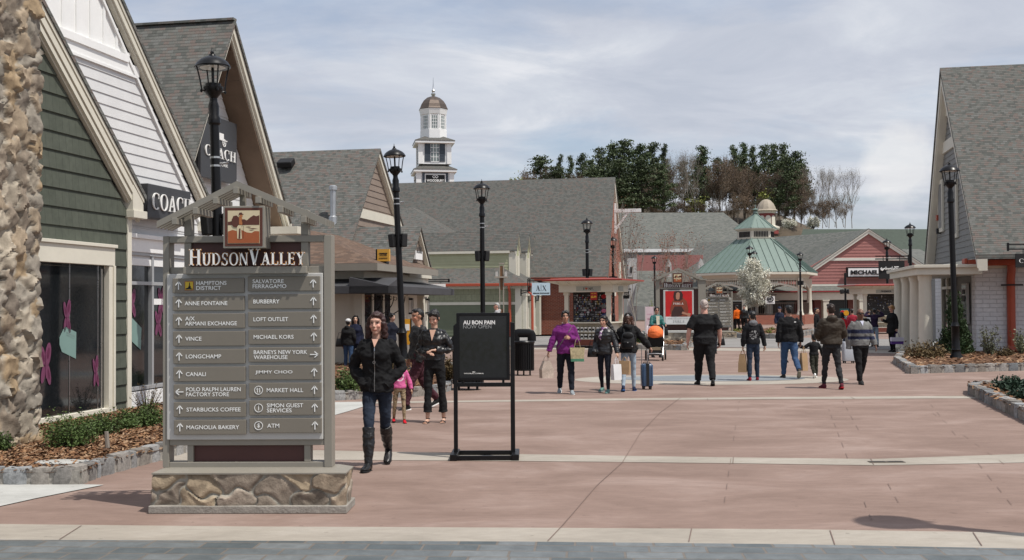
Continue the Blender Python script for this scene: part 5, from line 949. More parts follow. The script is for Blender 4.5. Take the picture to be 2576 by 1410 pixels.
def directory():
    p = At(624, 768, 9.52); F = Fr((p.x, 9.52, 0), R(-1.5)); t = thing('directory_sign', 'large taupe directory board with store names on a stone base in the foreground', 'sign', F.loc, F.ang); P = lambda a, y=0: F.pl(*a, 'y', y)
    X = lambda px, y=0: F.pl(px, 768, 'y', y).x; Z = lambda py, y=0: F.pl(620, py, 'y', y).z
    # base
    x0, x1 = X(386, -.2), X(864, -.2); zb = Z(1278, -.3); zt = Z(1198, -.3)
    mb, col = rock_skin([(x0, -.19), (x1, -.19), (x1, .13), (x0, .13)], zb, zt + .005,   .21, .035, .011, seed=23, asp=1.35, pal=[(.33, .26, .18), (.28, .22, .16), (.23, .19, .15), (.33, .245, .15), (.33, .28, .22), (.27, .225, .18)], mort=(.30, .29, .25)); mb.build('stone_base', ROCK, t, True, 60, col=col, fix=False)
    m = MB(); m.b2((x0 - .03, -.24, 0), (x1 + .03, .18, zb + .004)); m.build('plinth', pm('rough_plinth', (.27, .25, .22), .9, .3, 6, .8, 40), t, bevel=.008)
    m = MB(); a, b = (x0 - .01, -.215), (x1 + .02, .16); c0, c1 = (X(422), -.12), (X(846), .12); z1 = Z(1178, -.1)
    m.grid([[(a[0], a[1], zt), (b[0], a[1], zt), (b[0], b[1], zt), (a[0], b[1], zt)], [(a[0], a[1], zt + .012), (b[0], a[1], zt + .012), (b[0], b[1], zt + .012), (a[0], b[1], zt + .012)], [(c0[0], c0[1], z1), (c1[0], c0[1], z1), (c1[0], c1[1], z1), (c0[0], c1[1], z1)]], 0, True, (True, True)); m.build('cap', TAUPE, t)
    # frame
    m = MB(); pl_, pr = (X(415.5), X(431)), (X(818), X(838)); ztop = Z(594)
    m.b2((pl_[0], -.06, z1), (pl_[1], .08, ztop)); m.b2((pr[0], -.06, z1), (pr[1], .08, ztop)); build_split(m, 'post', TAUPE, t, bevel=.004)
    m = MB(); m.b2((pl_[1], -.055, Z(611)), (pr[0], .075, ztop - .002)); m.b2((pl_[1], -.03, Z(689)), (pr[0], .07, Z(672))); m.b2((X(461, -.15), -.16, Z(689, -.15)), (X(771, -.15), -.03, Z(671, -.15))); m.b2((pl_[1], -.05, Z(1119)), (pr[0], .07, Z(1104))); m.b2((pl_[1], -.05, Z(1178) + .0), (pr[0], .07, Z(1161)))
    for xa, xb in ((467, 484), (760, 778)): m.b2((X(xa), -.04, Z(672)), (X(xb), .05, Z(611))); m.b2((X(xa), -.045, ztop), (X(xb), .06, Z(530)))
    for xa, xb in ((475, 490), (767, 783)): m.b2((X(xa), -.04, Z(1161)), (X(xb), .06, Z(1119)))
    build_split(m, 'crossbeam', TAUPE, t, bevel=.004)
    m = MB(); m.b2((X(484), -.01, Z(672)), (X(760), .03, Z(611))); m.b2((X(490), -.01, Z(1161)), (X(767), .03, Z(1119))); build_split(m, 'maroon_panel', MAROON, t)
    m = MB(); m.b2((X(427), -.075, Z(1104)), (X(816), .02, Z(689))); m.build('board_frame', GREYL, t, bevel=.006)
    # lettering of the title, with its thin orange edge behind
    for mt, g_, y, nm in ((GOLD, .035, -.175, 'title_edge'), (LETW, 0, -.187, 'title_lettering')):
        m = MB(); k = .8 if g_ else 0; serif(m, 'HUDSONVALLEY', (X(475.5 - k, y), Z(668 + k, y), X(766 + k, y), Z(626.6 - k, y)), (0, y + .012, 0), UX, U3, 0, .011, .76, g_); m.build(nm, mt, t)
    # picture box
    m = MB(); q = (X(563, -.2), X(667, -.2), Z(625, -.2), Z(519, -.2)); m.b2((q[0], -.22, q[2]), (q[1], -.01, q[3])); pb = m.build('picture_box', TAUPE, t, bevel=.004); m = MB(); e = .016; w_, h_ = q[1] - q[0], q[3] - q[2]
    m.face([(q[0] + e, -.222, q[2] + e), (q[1] - e, -.222, q[2] + e), (q[1] - e, -.222, q[3] - e), (q[0] + e, -.222, q[3] - e)], 1); i_ = .042; m.face([(q[0] + i_ - .003, -.2235, q[2] + i_ - .003), (q[1] - i_ + .003, -.2235, q[2] + i_ - .003), (q[1] - i_ + .003, -.2235, q[3] - i_ + .003), (q[0] + i_ - .003, -.2235, q[3] - i_ + .003)], 0); hiker(m, q[0] + i_, q[2] + i_, w_ - 2 * i_, h_ - 2 * i_, -.225); m.build('picture', PICM, pb, fix=False)
    # slatted gable
    apx = (X(612), Z(462)); L = (X(414), Z(560)); Rr = (X(831), Z(557)); th = .055
    for s_, e_ in ((0, L), (1, Rr)):
        m = MB()
        for k in range(5):
            y = -.20 + k * .09; m.prism([(apx[0], y, apx[1]), (e_[0], y, e_[1]), (e_[0] + (.0), y, e_[1] - th), (apx[0], y, apx[1] - th)], (0, .035, 0))
        m.build('rafter', TAUPE, t)
    for f in (0, .25, .5, .76):
        for e_ in (L, Rr):
            if f == 0 and e_ is Rr: continue
            x = apx[0] + (e_[0] - apx[0]) * f; z = apx[1] + (e_[1] - apx[1]) * f - th; m = MB(); m.b2((x - .022, -.24, z - .055), (x + .022, .2, z - .001)); m.build('purlin', TAUPE, t, bevel=.003)
    m = MB(); m.b2((X(606), -.04, Z(519)), (X(620), .0, apx[1] - .06)); m.build('king_post', TAUPE, t)
    # name panels
    left = [(('HAMPTONS', 238, 393), ('DISTRICT', 238, 365)), (('ANNE FONTAINE', 178, 397),), (('A/X', 180, 229), ('ARMANI EXCHANGE', 180, 445)), (('VINCE', 180, 263),), (('LONGCHAMP', 182, 363),), (('CANALI', 182, 284),), (('POLO RALPH LAUREN', 182, 462), ('FACTORY STORE', 182, 402)), (('STARBUCKS COFFEE', 184, 461),), (('MAGNOLIA BAKERY', 183, 453),)]
    right = [(('SALVATORE', 527, 686), ('FERRAGAMO', 527, 700)), (('BURBERRY', 530, 664),), (('LOFT OUTLET', 530, 708),), (('MICHAEL KORS', 530, 735),), (('BARNEYS NEW YORK', 530, 804), ('WAREHOUSE', 530, 703)), (('JIMMY CHOO', 537, 728),), (('MARKET HALL', 595, 782),), (('SIMON GUEST', 595, 781), ('SERVICES', 595, 722)), (('ATM', 596, 658),)]
    yp = -.105
    def arrow(m, cx, cz, d, s_=.034):
        A = {0: (0, 1), 1: (1, 0), 3: (-1, 0)}[d]; a = Vector((A[0], 0, A[1])); b = Vector((A[1], 0, -A[0])); c = Vector((cx, yp - .004, cz)); m.bar(c - a * s_, c + a * s_, .003, .0075, up=b); 
        for sg in (1, -1): m.bar(c + a * s_, c + a * s_ * .1 + b * sg * s_ * .72, .003, .0075, up=b)
    for ci, rows in enumerate((left, right)):
        for r_, lines in enumerate(rows):
            yc = 692.7 - 3.5 * ci + 7.5 + 18 + r_ * 44.6; xa, xb = ((435, 615), (624, 805))[ci]; xa += r_ * .5; xb += r_ * .5
            m = MB(); m.b2((X(xa, -.09), yp, Z(yc + 18.5, yp)), (X(xb, -.09), -.075, Z(yc - 18.5, yp))); pn = m.build('name_panel', TAUPEP, t, bevel=.004)
            m = MB(); n = len(lines); dx = r_ * .3
            for i, (w, a, b) in enumerate(lines):
                cyy = yc + (i - (n - 1) / 2) * 12.6; m_ = (Z(cyy + 5, yp), Z(cyy - 5, yp)); text(m, w, (X(377.3 + a * .4904 + dx, yp), m_[0], X(377.3 + b * .4904 + dx, yp), m_[1]), (0, yp - .003, 0), UX, U3, 0, .008)
            m.build('name_lettering', LETW, pn)
            m = MB(); d = 3 if (ci == 0 and r_ == 6) else 1 if (ci == 1 and r_ == 4) else 0; arrow(m, X(377.3 + (147, 838)[ci] * .4904 + r_ * .45, yp), Z(yc, yp), d); m.build('arrow', LETW, pn)
            if ci == 1 and r_ > 5:
                m = MB(); cx, cz = X(377.3 + 557 * .4904, yp), Z(yc, yp); rr = .034; Q = [(cx + rr * math.cos(k * .2618), yp - .003, cz + rr * math.sin(k * .2618)) for k in range(25)]; [m.bar(Q[k], Q[k + 1], .005, .003, up=(0, 1, 0)) for k in range(24)]
                if r_ == 6: [m.b2((cx + o_ - .003, yp - .004, cz - .02), (cx + o_ + .003, yp - .001, cz + .02)) for o_ in (-.010, .010)]; m.b2((cx - .018, yp - .004, cz + .006), (cx - .002, yp - .001, cz + .012))
                else: text(m, {7: 'i', 8: '$'}[r_], (cx - (.004, .010)[r_ - 7], cz - .02, cx + (.004, .010)[r_ - 7], cz + .02), (0, yp - .003, 0), UX, U3, 0, .02)
                m.build('symbol', LETW, pn)
            if ci == 0 and r_ == 0:
                m = MB(); a, b, c, d_ = X(465, yp), X(487, yp), Z(730, yp), Z(707, yp); m.face([(a, yp - .003, c), (b, yp - .003, c), (b, yp - .003, d_), (a, yp - .003, d_)], 2); w, h = b - a, d_ - c; pg = lambda P_, mt, y: m.face([(a + u * w, yp - y, c + v * h) for u, v in P_], mt)
                pg([(.06, .06), (.94, .06), (.94, .94), (.06, .94)], 0, .004); pg([(.1, .2), (.5, .35), (.9, .15), (.9, .1), (.1, .1)], 1, .005); pg([(.48, .3), (.64, .3), (.6, .75), (.52, .75)], 1, .006); pg([(.4, .3), (.75, .3), (.7, .42), (.42, .42)], 1, .006); pg([(.5, .75), (.62, .75), (.56, .88)], 1, .006)
                m.build('small_picture', [pm('sign_yellow', (.55, .38, .03), .5), BLACKM, pm('sign_rust', (.3, .08, .03), .5)], pn, fix=False)
    return t
DIR = directory()
d2 = copy_tree(DIR); p = At(1806, 768, 55.); d2.location = (p.x, 55, 0); d2.rotation_euler = (0, 0, R(4)); d2['label'] = 'smaller looking distant directory board on a stone base behind the large man in black'
# ================================================================== black advertising stand
D6 = lambda x, y: (817.6 + .35687 * x, 723.3 + .3569 * y)
def adstand():
    Y = 12.6; p = At(1216, 768, Y); F = Fr((p.x, Y, 0), R(-1)); t = thing('advertising_stand', 'black metal poster stand on a low foot frame in the foreground', 'sign stand', F.loc, F.ang); X = lambda px, y=0: F.pl(px, 768, 'y', y).x; Z = lambda py, y=0: F.pl(1216, py, 'y', y).z
    m = MB(); a, b, c, d = X(1148), X(1282), Z(957), Z(787.5); e = .035; m.b2((a, -.03, c), (a + e, .03, d)); m.b2((b - e, -.03, c), (b, .03, d)); m.b2((a + e, -.03, d - e), (b - e, .03, d)); m.b2((a + e, -.03, c), (b - e, .03, c + e)); m.build('board_frame', BLACK, t, bevel=.004)
    m = MB(); m.b2((a + e, -.018, c + e), (b - e, .018, d - e)); m.build('poster', pm('black_poster', (.010, .010, .012), .12, .4, sc=2, spec=.7), t)
    m = MB(); T = lambda cx, cy: (X(D6(cx, cy)[0], -.02), Z(D6(cx, cy)[1], -.02)); q = T(973, 262); w = T(1198, 233); text(m, 'AU BON PAIN', (q[0], q[1], w[0], w[1]), (0, -.021, 0), UX, U3, 0, .035); q = T(977, 611); w = T(1115, 603); text(m, 'WOODBURY COMMON', (q[0], q[1], w[0], w[1]), (0, -.021, 0), UX, U3, 0, .02)
    for s_ in (-1, 1): cx, cz = T(1046 + s_ * 4, 597); Q = [(cx + .010 * u, -.022, cz + .007 * v) for u, v in ((1, 0), (0, 1), (-1, 0), (0, -1))]; [m.bar(Q[i], Q[(i + 1) % 4], .003, .002, up=(0, 1, 0)) for i in range(4)]
    m.build('lettering', LETW, t); m = MB(); q = T(973, 290); w = T(1172, 264); text(m, 'NOW OPEN', (q[0], q[1], w[0], w[1]), (0, -.021, 0), UX, U3, 0, .0); m.build('grey_lettering', LETG, t)
    for xa, xb, s_ in ((1140.5, 1150.5, -1), (1283, 1294, 1)):
        m = MB(); xa, xb = X(xa), X(xb); m.prism([(xa, -.035, .05), (xb, -.035, .05), (xb, -.035, Z(813) - (0 if s_ > 0 else 0)), (xb if s_ < 0 else xa, -.035, Z(811)), (xa, -.035, Z(820) if s_ < 0 else Z(811))], (0, .05, 0)); m.build('leg', BLACK, t, bevel=.003)
    m = MB(); m.b2((X(1150.5), -.03, Z(973)), (X(1283), .01, Z(963))); m.b2((X(1160), -.01, Z(964)), (X(1166), .01, c)); m.b2((X(1262), -.01, Z(964)), (X(1268), .01, c)); m.build('crossbar', BLACK, t, bevel=.002)
    m = MB(); xa, xb = X(1134), X(1304)
    m.b2((xa + .03, -.25, .008), (xb - .03, -.21, .055)); m.b2((xa + .05, .19, .008), (xb - .05, .23, .055)); build_split(m, 'foot_rail', BLACK, t, bevel=.004)
    m = MB(); m.b2((xa, -.27, .0), (xa + .08, .25, .07)); m.b2((xb - .08, -.27, .0), (xb, .25, .07)); build_split(m, 'foot_block', BLACK, t, bevel=.006)
adstand()
# ================================================================== litter bins
def bin_():
    t = thing('litter_bin', 'black slatted metal litter bin with an open arched hood right of the poster stand', 'litter bin', (0, 0, 0)); m = MB(); r = .25
    m.lathe([(r * .93, .14), (r * .93, .82)], 24); m.build('liner', BLACKM, t, True); m = MB()
    for k in range(28): a = 2 * math.pi * k / 28; m.bar((r * math.cos(a), r * math.sin(a), .14), (r * math.cos(a), r * math.sin(a), .80), .035, .012, up=(math.cos(a), math.sin(a), 0))
    m.build('slats', BLACK, t); m = MB(); m.lathe([(r * .98, .12), (r * 1.03, .12), (r * 1.03, .155), (r * .98, .155)], 24); m.lathe([(r * .9, .78), (r * 1.08, .78), (r * 1.1, .82), (r * 1.02, .845), (r * .4, .85)], 24); m.build('rim', BLACK, t, True)
    m = MB(); m.tube([(-.2, 0, .84), (-.2, 0, .98), (-.18, 0, 1.02), (-.14, 0, 1.03), (.14, 0, 1.03), (.18, 0, 1.02), (.2, 0, .98), (.2, 0, .84)], .03, 8, flat=3.5); m.build('hood', BLACK, t, True)
    for x, y in ((-.15, -.12), (.15, -.12), (0, .17)): m = MB(); m.b2((x - .02, y - .02, 0), (x + .02, y + .02, .14)); m.build('leg', BLACK, t)
    return t
B1 = bin_(); g = G(1318, 946); B1.location = (g.x, g.y + .2, 0); B1['group'] = 'black litter bins'; B2 = copy_tree(B1); g = G(1178, 981); B2.location = (g.x, g.y, 0); B2.scale = (1.25, 1.1, 1); B2['label'] = 'black slatted litter bin standing hidden behind the poster stand'
B3 = copy_tree(B1); g = G(2172, 876); B3.location = (g.x, g.y, 0); B3['label'] = 'black slatted litter bin behind the man in the striped sweater'
# ================================================================== poster sign, post with boxes, banners
def poster_sign():
    Y = 52.; p = At(1706, 768, Y); F = Fr((p.x, Y, 0), R(-3)); t = thing('poster_sign', 'tall framed sign with a red fashion poster under a slatted gable', 'sign', F.loc, F.ang); X = lambda px: F.pl(px, 768, 'y', 0).x; Z = lambda py: F.pl(1706, py, 'y', 0).z
    m = MB()
    for x0, x1 in ((1650, 1659), (1756, 1775)): m.b2((X(x0), -.15, 0), (X(x1), .15, Z(706))); m.b2((X(x0) - .05, -.2, Z(706)), (X(x1) + .05, .2, Z(703)))
    for x0, x1 in ((1664, 1670), (1745, 1751)): m.b2((X(x0), -.1, Z(711)), (X(x1), .1, Z(688)))
    m.b2((X(1659), -.1, Z(728)), (X(1756), .1, Z(724))); m.b2((X(1659), -.12, Z(855)), (X(1756), .12, Z(849))); build_split(m, 'post', TAUPE, t)
    m = MB(); m.b2((X(1669), -.12, Z(724)), (X(1742), .0, Z(710))); m.b2((X(1660), -.02, Z(855)), (X(1756), .04, Z(728))); build_split(m, 'maroon_panel', MAROON, t)
    m = MB(); m.b2((X(1668), -.2, Z(817)), (X(1744), -.02, Z(730))); m.build('poster_frame', GREYL, t, bevel=.01)
    m = MB(); serif(m, 'HUDSONVALLEY', (X(1671), Z(723.5), X(1739), Z(713)), (0, -.13, 0), UX, U3, 0, 0, .76); m.build('title_lettering', LETW, t)
    m = MB(); ap = (X(1706), Z(675)); 
    for e in ((X(1652), Z(700)), (X(1760), Z(700))):
        for k in range(4): m.prism([(ap[0], -.3 + k * .18, ap[1]), (e[0], -.3 + k * .18, e[1]), (e[0], -.3 + k * .18, e[1] - .1), (ap[0], -.3 + k * .18, ap[1] - .1)], (0, .08, 0))
    m.build('rafter', TAUPE, t); m = MB(); m.b2((X(1690), -.3, Z(714)), (X(1717), -.1, Z(687))); pb = m.build('picture_box', TAUPE, t); m = MB(); a, b, c, d = X(1691.5), X(1715.5), Z(712.5), Z(688.5); m.face([(a, -.302, c), (b, -.302, c), (b, -.302, d), (a, -.302, d)], 1); hiker(m, a + .05, c + .05, b - a - .1, d - c - .1, -.31); m.build('picture', PICM, pb, fix=False)
    # fashion poster: red ground, seated figure in a brown blouse, white strip below
    x0, x1, z0, z1 = X(1673), X(1740), Z(797), Z(733); w, h = x1 - x0, z1 - z0; m = MB(); pg = lambda P_, mt, y: m.face([(x0 + u * w, -.205 - y, z0 + v * h) for u, v in P_], mt)
    pg([(0, 0), (1, 0), (1, 1), (0, 1)], 0, 0); pg([(0, -.30), (1, -.30), (1, 0), (0, 0)], 1, 0); pg([(.12, .05), (.9, .0), (.95, .12), (.6, .2), (.3, .12)], 4, .005)
    pg([(.22, .0), (.80, .0), (.86, .25), (.80, .60), (.66, .74), (.40, .74), (.26, .62), (.18, .3)], 2, .006); pg([(.34, .62), (.30, .78), (.33, .98), (.45, 1.0), (.60, .99), (.66, .85), (.64, .68), (.55, .62)], 3, .008)
    pg([(.40, .70), (.45, .66), (.52, .68), (.54, .80), (.54, .92), (.48, .96), (.41, .92), (.39, .8)], 4, .010); pg([(.22, .02), (.38, .0), (.62, .05), (.70, .22), (.60, .40), (.34, .40), (.24, .2)], 3, .011); pg([(.60, .12), (.84, .05), (.86, .11), (.64, .2)], 4, .013)
    m.build('poster', [pm('poster_red', (.50, .015, .015), .4, .15), pm('poster_white', (.62, .62, .62), .4), pm('poster_brown', (.22, .05, .025), .5, .2), pm('poster_dark', (.045, .018, .015), .5, .2), pm('poster_skin', (.42, .20, .13), .5, .1)], t, fix=False)
    m = MB(); serif(m, 'FURLA', (X(1693), Z(767), X(1718), Z(762)), (0, -.225, 0), UX, U3, 0); m.build('poster_lettering', LETW, t); m = MB(); serif(m, 'FURLA', (X(1692), Z(812), X(1721), Z(806)), (0, -.215, 0), UX, U3, 0); text(m, 'ADIRONDACKS UNIT 83', (X(1678), Z(803), X(1736), Z(800)), (0, -.215, 0), UX, U3, 0, 0); m.build('address_lettering', LETG, t)
    # low stone wall below
    w_ = thing('stone_wall', 'low curved field stone wall below the red poster sign', 'wall', (0, 0, 0)); a = At(1625, 768, 50.5); b = At(1775, 768, 50.5); mb, col = rock_skin([(a.x, 50.5), (b.x, 50.5), (b.x, 51.4), (a.x, 51.4)], 0, .42, .22, .05, .05, seed=8); mb.build('stone_face', ROCK, w_, True, 60, col=col, fix=False); m = MB(); m.b2((a.x - .06, 50.42, .42), (b.x + .06, 51.5, .5)); m.build('cap', M_GREYC, w_)
poster_sign()
def box_post():
    Y = 44.; p = At(1262, 768, Y); k = Y / FPX; t = thing('signpost', 'pale timber signpost with brown infill and two small boxes on a shelf', 'signpost', (p.x, Y, 0)); z = lambda py: At(1262, py, Y).z; m = MB(); m.b2((-6 * k, -.05, 0), (-3.5 * k, .05, z(668))); m.b2((3.5 * k, -.05, 0), (6.5 * k, .05, z(668))); m.b2((-17 * k, -.15, z(700)), (16 * k, .15, z(696))); m.b2((-6 * k, -.05, z(665)), (7 * k, .05, z(662))); m.build('post', pm('weathered_timber', (.30, .27, .23), .8), t); m = MB(); m.b2((-3.5 * k, -.02, z(730)), (3.5 * k, .02, z(670))); m.b2((-3.5 * k, -.02, .1), (3.5 * k, .02, z(778))); m.build('infill_panel', pm('brown_timber', (.17, .09, .045), .8), t)
    for x in (-15, 8): m = MB(); m.b2((x * k, -.12, z(696)), ((x + 6) * k, .1, z(684))); m.build('speaker_box', GREYL, t)
box_post()
def banner(px, y0, y1, w, Y, label, mts, name='banner_stand', words=()):
    p = At(px, 768, Y); k = Y / FPX; z = lambda py: At(px, py, Y).z; t = thing(name, label, 'sign', (p.x, Y, 0)); a, b = -w / 2 * k, w / 2 * k
    m = MB(); m.b2((a, -.02, z(y1)), (b, .02, z(y0))); m.build('panel', mts[0], t); m = MB(); m.b2((a - .02, -.03, 0), (a + .01, .03, z(y0) + .02)); m.b2((b - .01, -.03, 0), (b + .02, .03, z(y0) + .02)); m.b2((a, -.2, 0), (b, .2, .03)); m.build('frame', mts[1], t)
    if words:
        m = MB(); [text(m, s_, (a * q, z(y + hh), b * q, z(y)), (0, -.025, 0), UX, U3, 0, .02) for s_, y, hh, q in words]; m.build('lettering', mts[2], t)
    return t
o = banner(1021, 803, 868, 25, 31.5, 'orange yellow free standing poster board near the corner shop door', [pm('amber_panel', (.62, .30, .02), .5, .1), BLACK, LETK])
p = o.location; m = MB(); m.b2((-.12, -.03, 1.02), (.1, -.02, 1.2)); m.build('white_card', LETW, o)
banner(1634, 772, 838, 22, 49, 'pale pink and white poster panel left of the red poster sign', [pm('pale_pink_panel', (.66, .52, .56), .5, .1), GREYL, pm('pink_lettering', (.5, .2, .3), .5)], words=(('SALE', 800, 5, .5), ('NEW SEASON', 790, 2, .6)))
o = banner(2124, 777, 806, 25, 66, 'teal screen panel with red and yellow circles behind the crowd', [pm('teal_panel', (.02, .09, .10), .5, .1), BLACK, LETW], words=(('SHOP WITH EASE', 781, 1.8, .7), ('PRICELESS SURPRISES', 796, 1.6, .8), ('AT CHECKOUT', 799.5, 1.6, .6)))
for c, mt in ((-.11, pm('circle_red', (.6, .02, .02), .5)), (.10, pm('circle_yellow', (.75, .35, .02), .5))): m = MB(); m.prism([(c + .16 * math.cos(k * .314), -.03 - (c > 0) * .004, At(2124, 788, 66).z + .16 * math.sin(k * .314)) for k in range(20)], (0, .005, 0)); m.build('circle', mt, o)
def hung(px, y0, y1, w, Y, label, pmt, lmt, draw, lamp_side=None, arm=1):
    p = At(px, 768, Y); k = Y / FPX; z = lambda py: At(px, py, Y).z; t = thing('hanging_sign', label, 'sign', (p.x, Y, 0)); m = MB(); m.b2((-w / 2 * k, -.03, z(y1)), (w / 2 * k, .03, z(y0))); m.build('sign_panel', pmt, t); m = MB(); draw(m, k, z); m.build('lettering', lmt, t)
    m = MB(); 
    if arm:
        for q in (5, 12): m.bar((-w / 2 * k - 8 * k, 0, z(y0 - q)), (w / 2 * k + 12 * k, 0, z(y0 - q)), .06, .06)
        for x in (-w * .32, w * .32): m.bar((x * k, 0, z(y0)), (x * k, 0, z(y0 - 12)), .03, .03)
        m.b2((w / 2 * k + 9 * k, -.04, z(y0 + 6)), (w / 2 * k + 12 * k, .04, z(y0 - 15)))
    else: m.bar((-w * .2 * k, 0, z(y0)), (-w * .2 * k, .0, z(y0 - 4)), .03, .03); m.bar((w * .2 * k, 0, z(y0)), (w * .2 * k, 0, z(y0 - 4)), .03, .03); m.bar((-w * .5 * k, 0, z(y0 - 4)), (w * .7 * k, 0, z(y0 - 4)), .05, .05)
    m.build('bracket', BLACK, t)
def d_fer(m, k, z):
    pts = [(-28, 678), (-26, 674.5), (-24, 676), (-27, 680), (-24, 681), (-21, 678), (-19, 676), (-17, 679), (-15, 672), (-13, 679), (-11, 676), (-9, 679), (-7, 676), (-5, 679), (-3, 675), (-1, 679), (1, 671), (3, 679), (6, 676), (8, 679)]; m.tube([(x * k, -.05, z(y)) for x, y in pts], .035, 4); m.bar((6 * k, -.05, z(672)), (17 * k, -.05, z(672)), .05, .05); m.bar((10 * k, -.05, z(672)), (8.5 * k, -.05, z(679)), .05, .05); m.bar((7 * k, -.05, z(676)), (14 * k, -.05, z(676)), .05, .05); text(m, 'COMPANY', (-13 * k, z(689), 12 * k, z(686.5)), (0, -.04, 0), UX, U3, 0, .03)
hung(2244, 657, 702, 65, 58, 'black hanging sign with white script lettering left of the porch', BLACKM, LETW, d_fer)
def d_mk(m, k, z):
    Q = [(7.5 * k * math.cos(a * .2618), -.04, z(753) + 6.5 * k * math.sin(a * .2618)) for a in range(25)]; [m.bar(Q[i], Q[i + 1], .07, .03, up=(0, 1, 0)) for i in range(24)]; text(m, 'MK', (-5.5 * k, z(756.5), 5.5 * k, z(749.5)), (0, -.05, 0), UX, U3, 0, .06); text(m, 'MICHAEL KORS', (-9 * k, z(763), 9 * k, z(761.3)), (0, -.05, 0), UX, U3, 0, .03)
hung(1937.5, 746, 765, 23, 84, 'white hanging sign with a black circled monogram beyond the blossoming tree', WHITE, LETK, d_mk, arm=0)
hung(1572, 732, 752, 22, 46, 'small black hanging sign at the right side of the souvenir kiosk', BLACKM, LETW, lambda m, k, z: text(m, 'FASHION', (-9 * k, z(744), 9 * k, z(738)), (0, -.04, 0), UX, U3, 0, .03), arm=0)
# speakers on the pole by the rose store
def spk_pole():
    Y = 74; p = At(2127, 768, Y); k = Y / FPX; z = lambda py: At(2127, py, Y).z; t = thing('speaker_pole', 'plain black pole with two round edged loudspeakers below the white store sign', 'pole', (p.x, Y, 0)); m = MB(); m.tube([(0, 0, 0), (0, 0, z(687))], .07, 10); m.build('pole', BLACK, t, True)
    for s_ in (-1, 1): m = MB(); m.box((s_ * .22, 0, z(734)), (.26, .25, .3), 0, Matrix.Rotation(s_ * .2, 3, 'Y')); m.build('speaker_box', BLACKM, t, bevel=.05)
spk_pole()
# ================================================================== souvenir kiosks
def kiosk(cx, by, rz, W_, D_, H, label, word, Y=None, heart=True):
    g = G(cx, by) if Y is None else At(cx, 768, Y); t = thing('souvenir_kiosk', label, 'kiosk', (g.x, g.y, 0), rz)   # origin = near right corner
    zr = H; m = MB(); o = .78; a = [(-W_ - o, -o), (o, -o), (o, D_ + o), (-W_ - o, D_ + o)]; b = [(-W_ - .25, -.25), (.25, -.25), (.25, D_ + .25), (-W_ - .25, D_ + .25)]
    m.grid([[(*q, zr - .06) for q in a], [(*q, zr) for q in a], [(q[0] * .98, q[1], zr + .05) for q in b]], 0, True, (False, True)); m.build('roof', pm('red_roof_metal', (.30, .045, .03), .45, .2), t)
    m = MB(); m.grid([[(*q, zr - .065) for q in a], [(*q, zr - .2) for q in b]], 0, True)
    for k in range(6): x = -W_ - .2 + k * (W_ + .4) / 5; m.bar((x, -.72, zr - .10), (x, -.22, zr - .21), .05, .05)
    for k in range(5): y = k * D_ / 4; m.bar((.72, y, zr - .1), (.22, y, zr - .21), .05, .05)
    zh = zr - .2; m.b2((-W_ - .25, -.25, zh - .3), (.25, D_ + .25, zh)); m.build('soffit_header', LCREAM, t)
    m = MB(); m.b2((-W_ * .72, -.262, zh - .26), (-W_ * .25 + .2, -.252, zh - .07)); m.b2((.252, D_ * .3, zh - .26), (.262, D_ * .7, zh - .07)); hp = m.build('header_panel', pm('header_grey', (.36, .37, .33), .5), t)
    m = MB(); xm = -W_ * .42; 
    if heart: text(m, 'I', (xm - .22, zh - .22, xm - .19, zh - .12), (0, -.265, 0), UX, U3, 0, .03); text(m, 'NY.', (xm, zh - .22, xm + .2, zh - .12), (0, -.265, 0), UX, U3, 0, .03); m.face([(xm - .10 + x * .05, -.266, zh - .17 + z_ * .05) for x, z_ in ((0, -1.1), (1, 0), (1, .6), (.5, 1), (0, .55), (-.5, 1), (-1, .6), (-1, 0))], 1)
    else: text(m, word, (xm - .3, zh - .22, xm + .3, zh - .12), (0, -.265, 0), UX, U3, 0, .03)
    m.build('lettering', [LETK, REDP], t, fix=False)
    m = MB()
    for x, y in ((-W_, 0), (0, 0), (0, D_), (-W_, D_)): m.b2((x - .08, y - .08, .1), (x + .08, y + .08, zh - .42)); m.b2((x - .11, y - .11, zh - .42), (x + .11, y + .11, zh - .3))
    build_split(m, 'post', LCREAM, t, bevel=.008)
    zc = 1.02; m = MB(); m.b2((-W_ - .1, -.35, zc - .04), (.12, D_ + .1, zc)); m.b2((-W_ + .1, -.3, .62), (-.1, .1, .65)); m.b2((-W_ + .1, -.3, .34), (-.1, .1, .37)); m.b2((-W_ + .1, .1, .3), (-.05, D_, zc - .04)); m.build('counter', LCREAM, t)
    m = MB(); m.b2((-W_ - .05, -.32, .1), (.05, D_, .34)); m.build('base_box', pm('oxide_panel', (.16, .045, .03), .6), t); 
    for x in (-W_ * .8, -.2): m = MB(); m.tube([(x, -.2, .08), (x, -.12, .08)], .08, 12); m.build('wheel', BLACKM, t)
    m = MB(); m.b2((-W_ + .08, .55, zc), (-.08, .6, zh - .3)); m.b2((-.5, .6, zc), (-.46, D_ - .1, zh - .3)); m.build('back_board', pm('kiosk_dark', (.035, .032, .03), .6, .3), t)
    return t, zc, zh
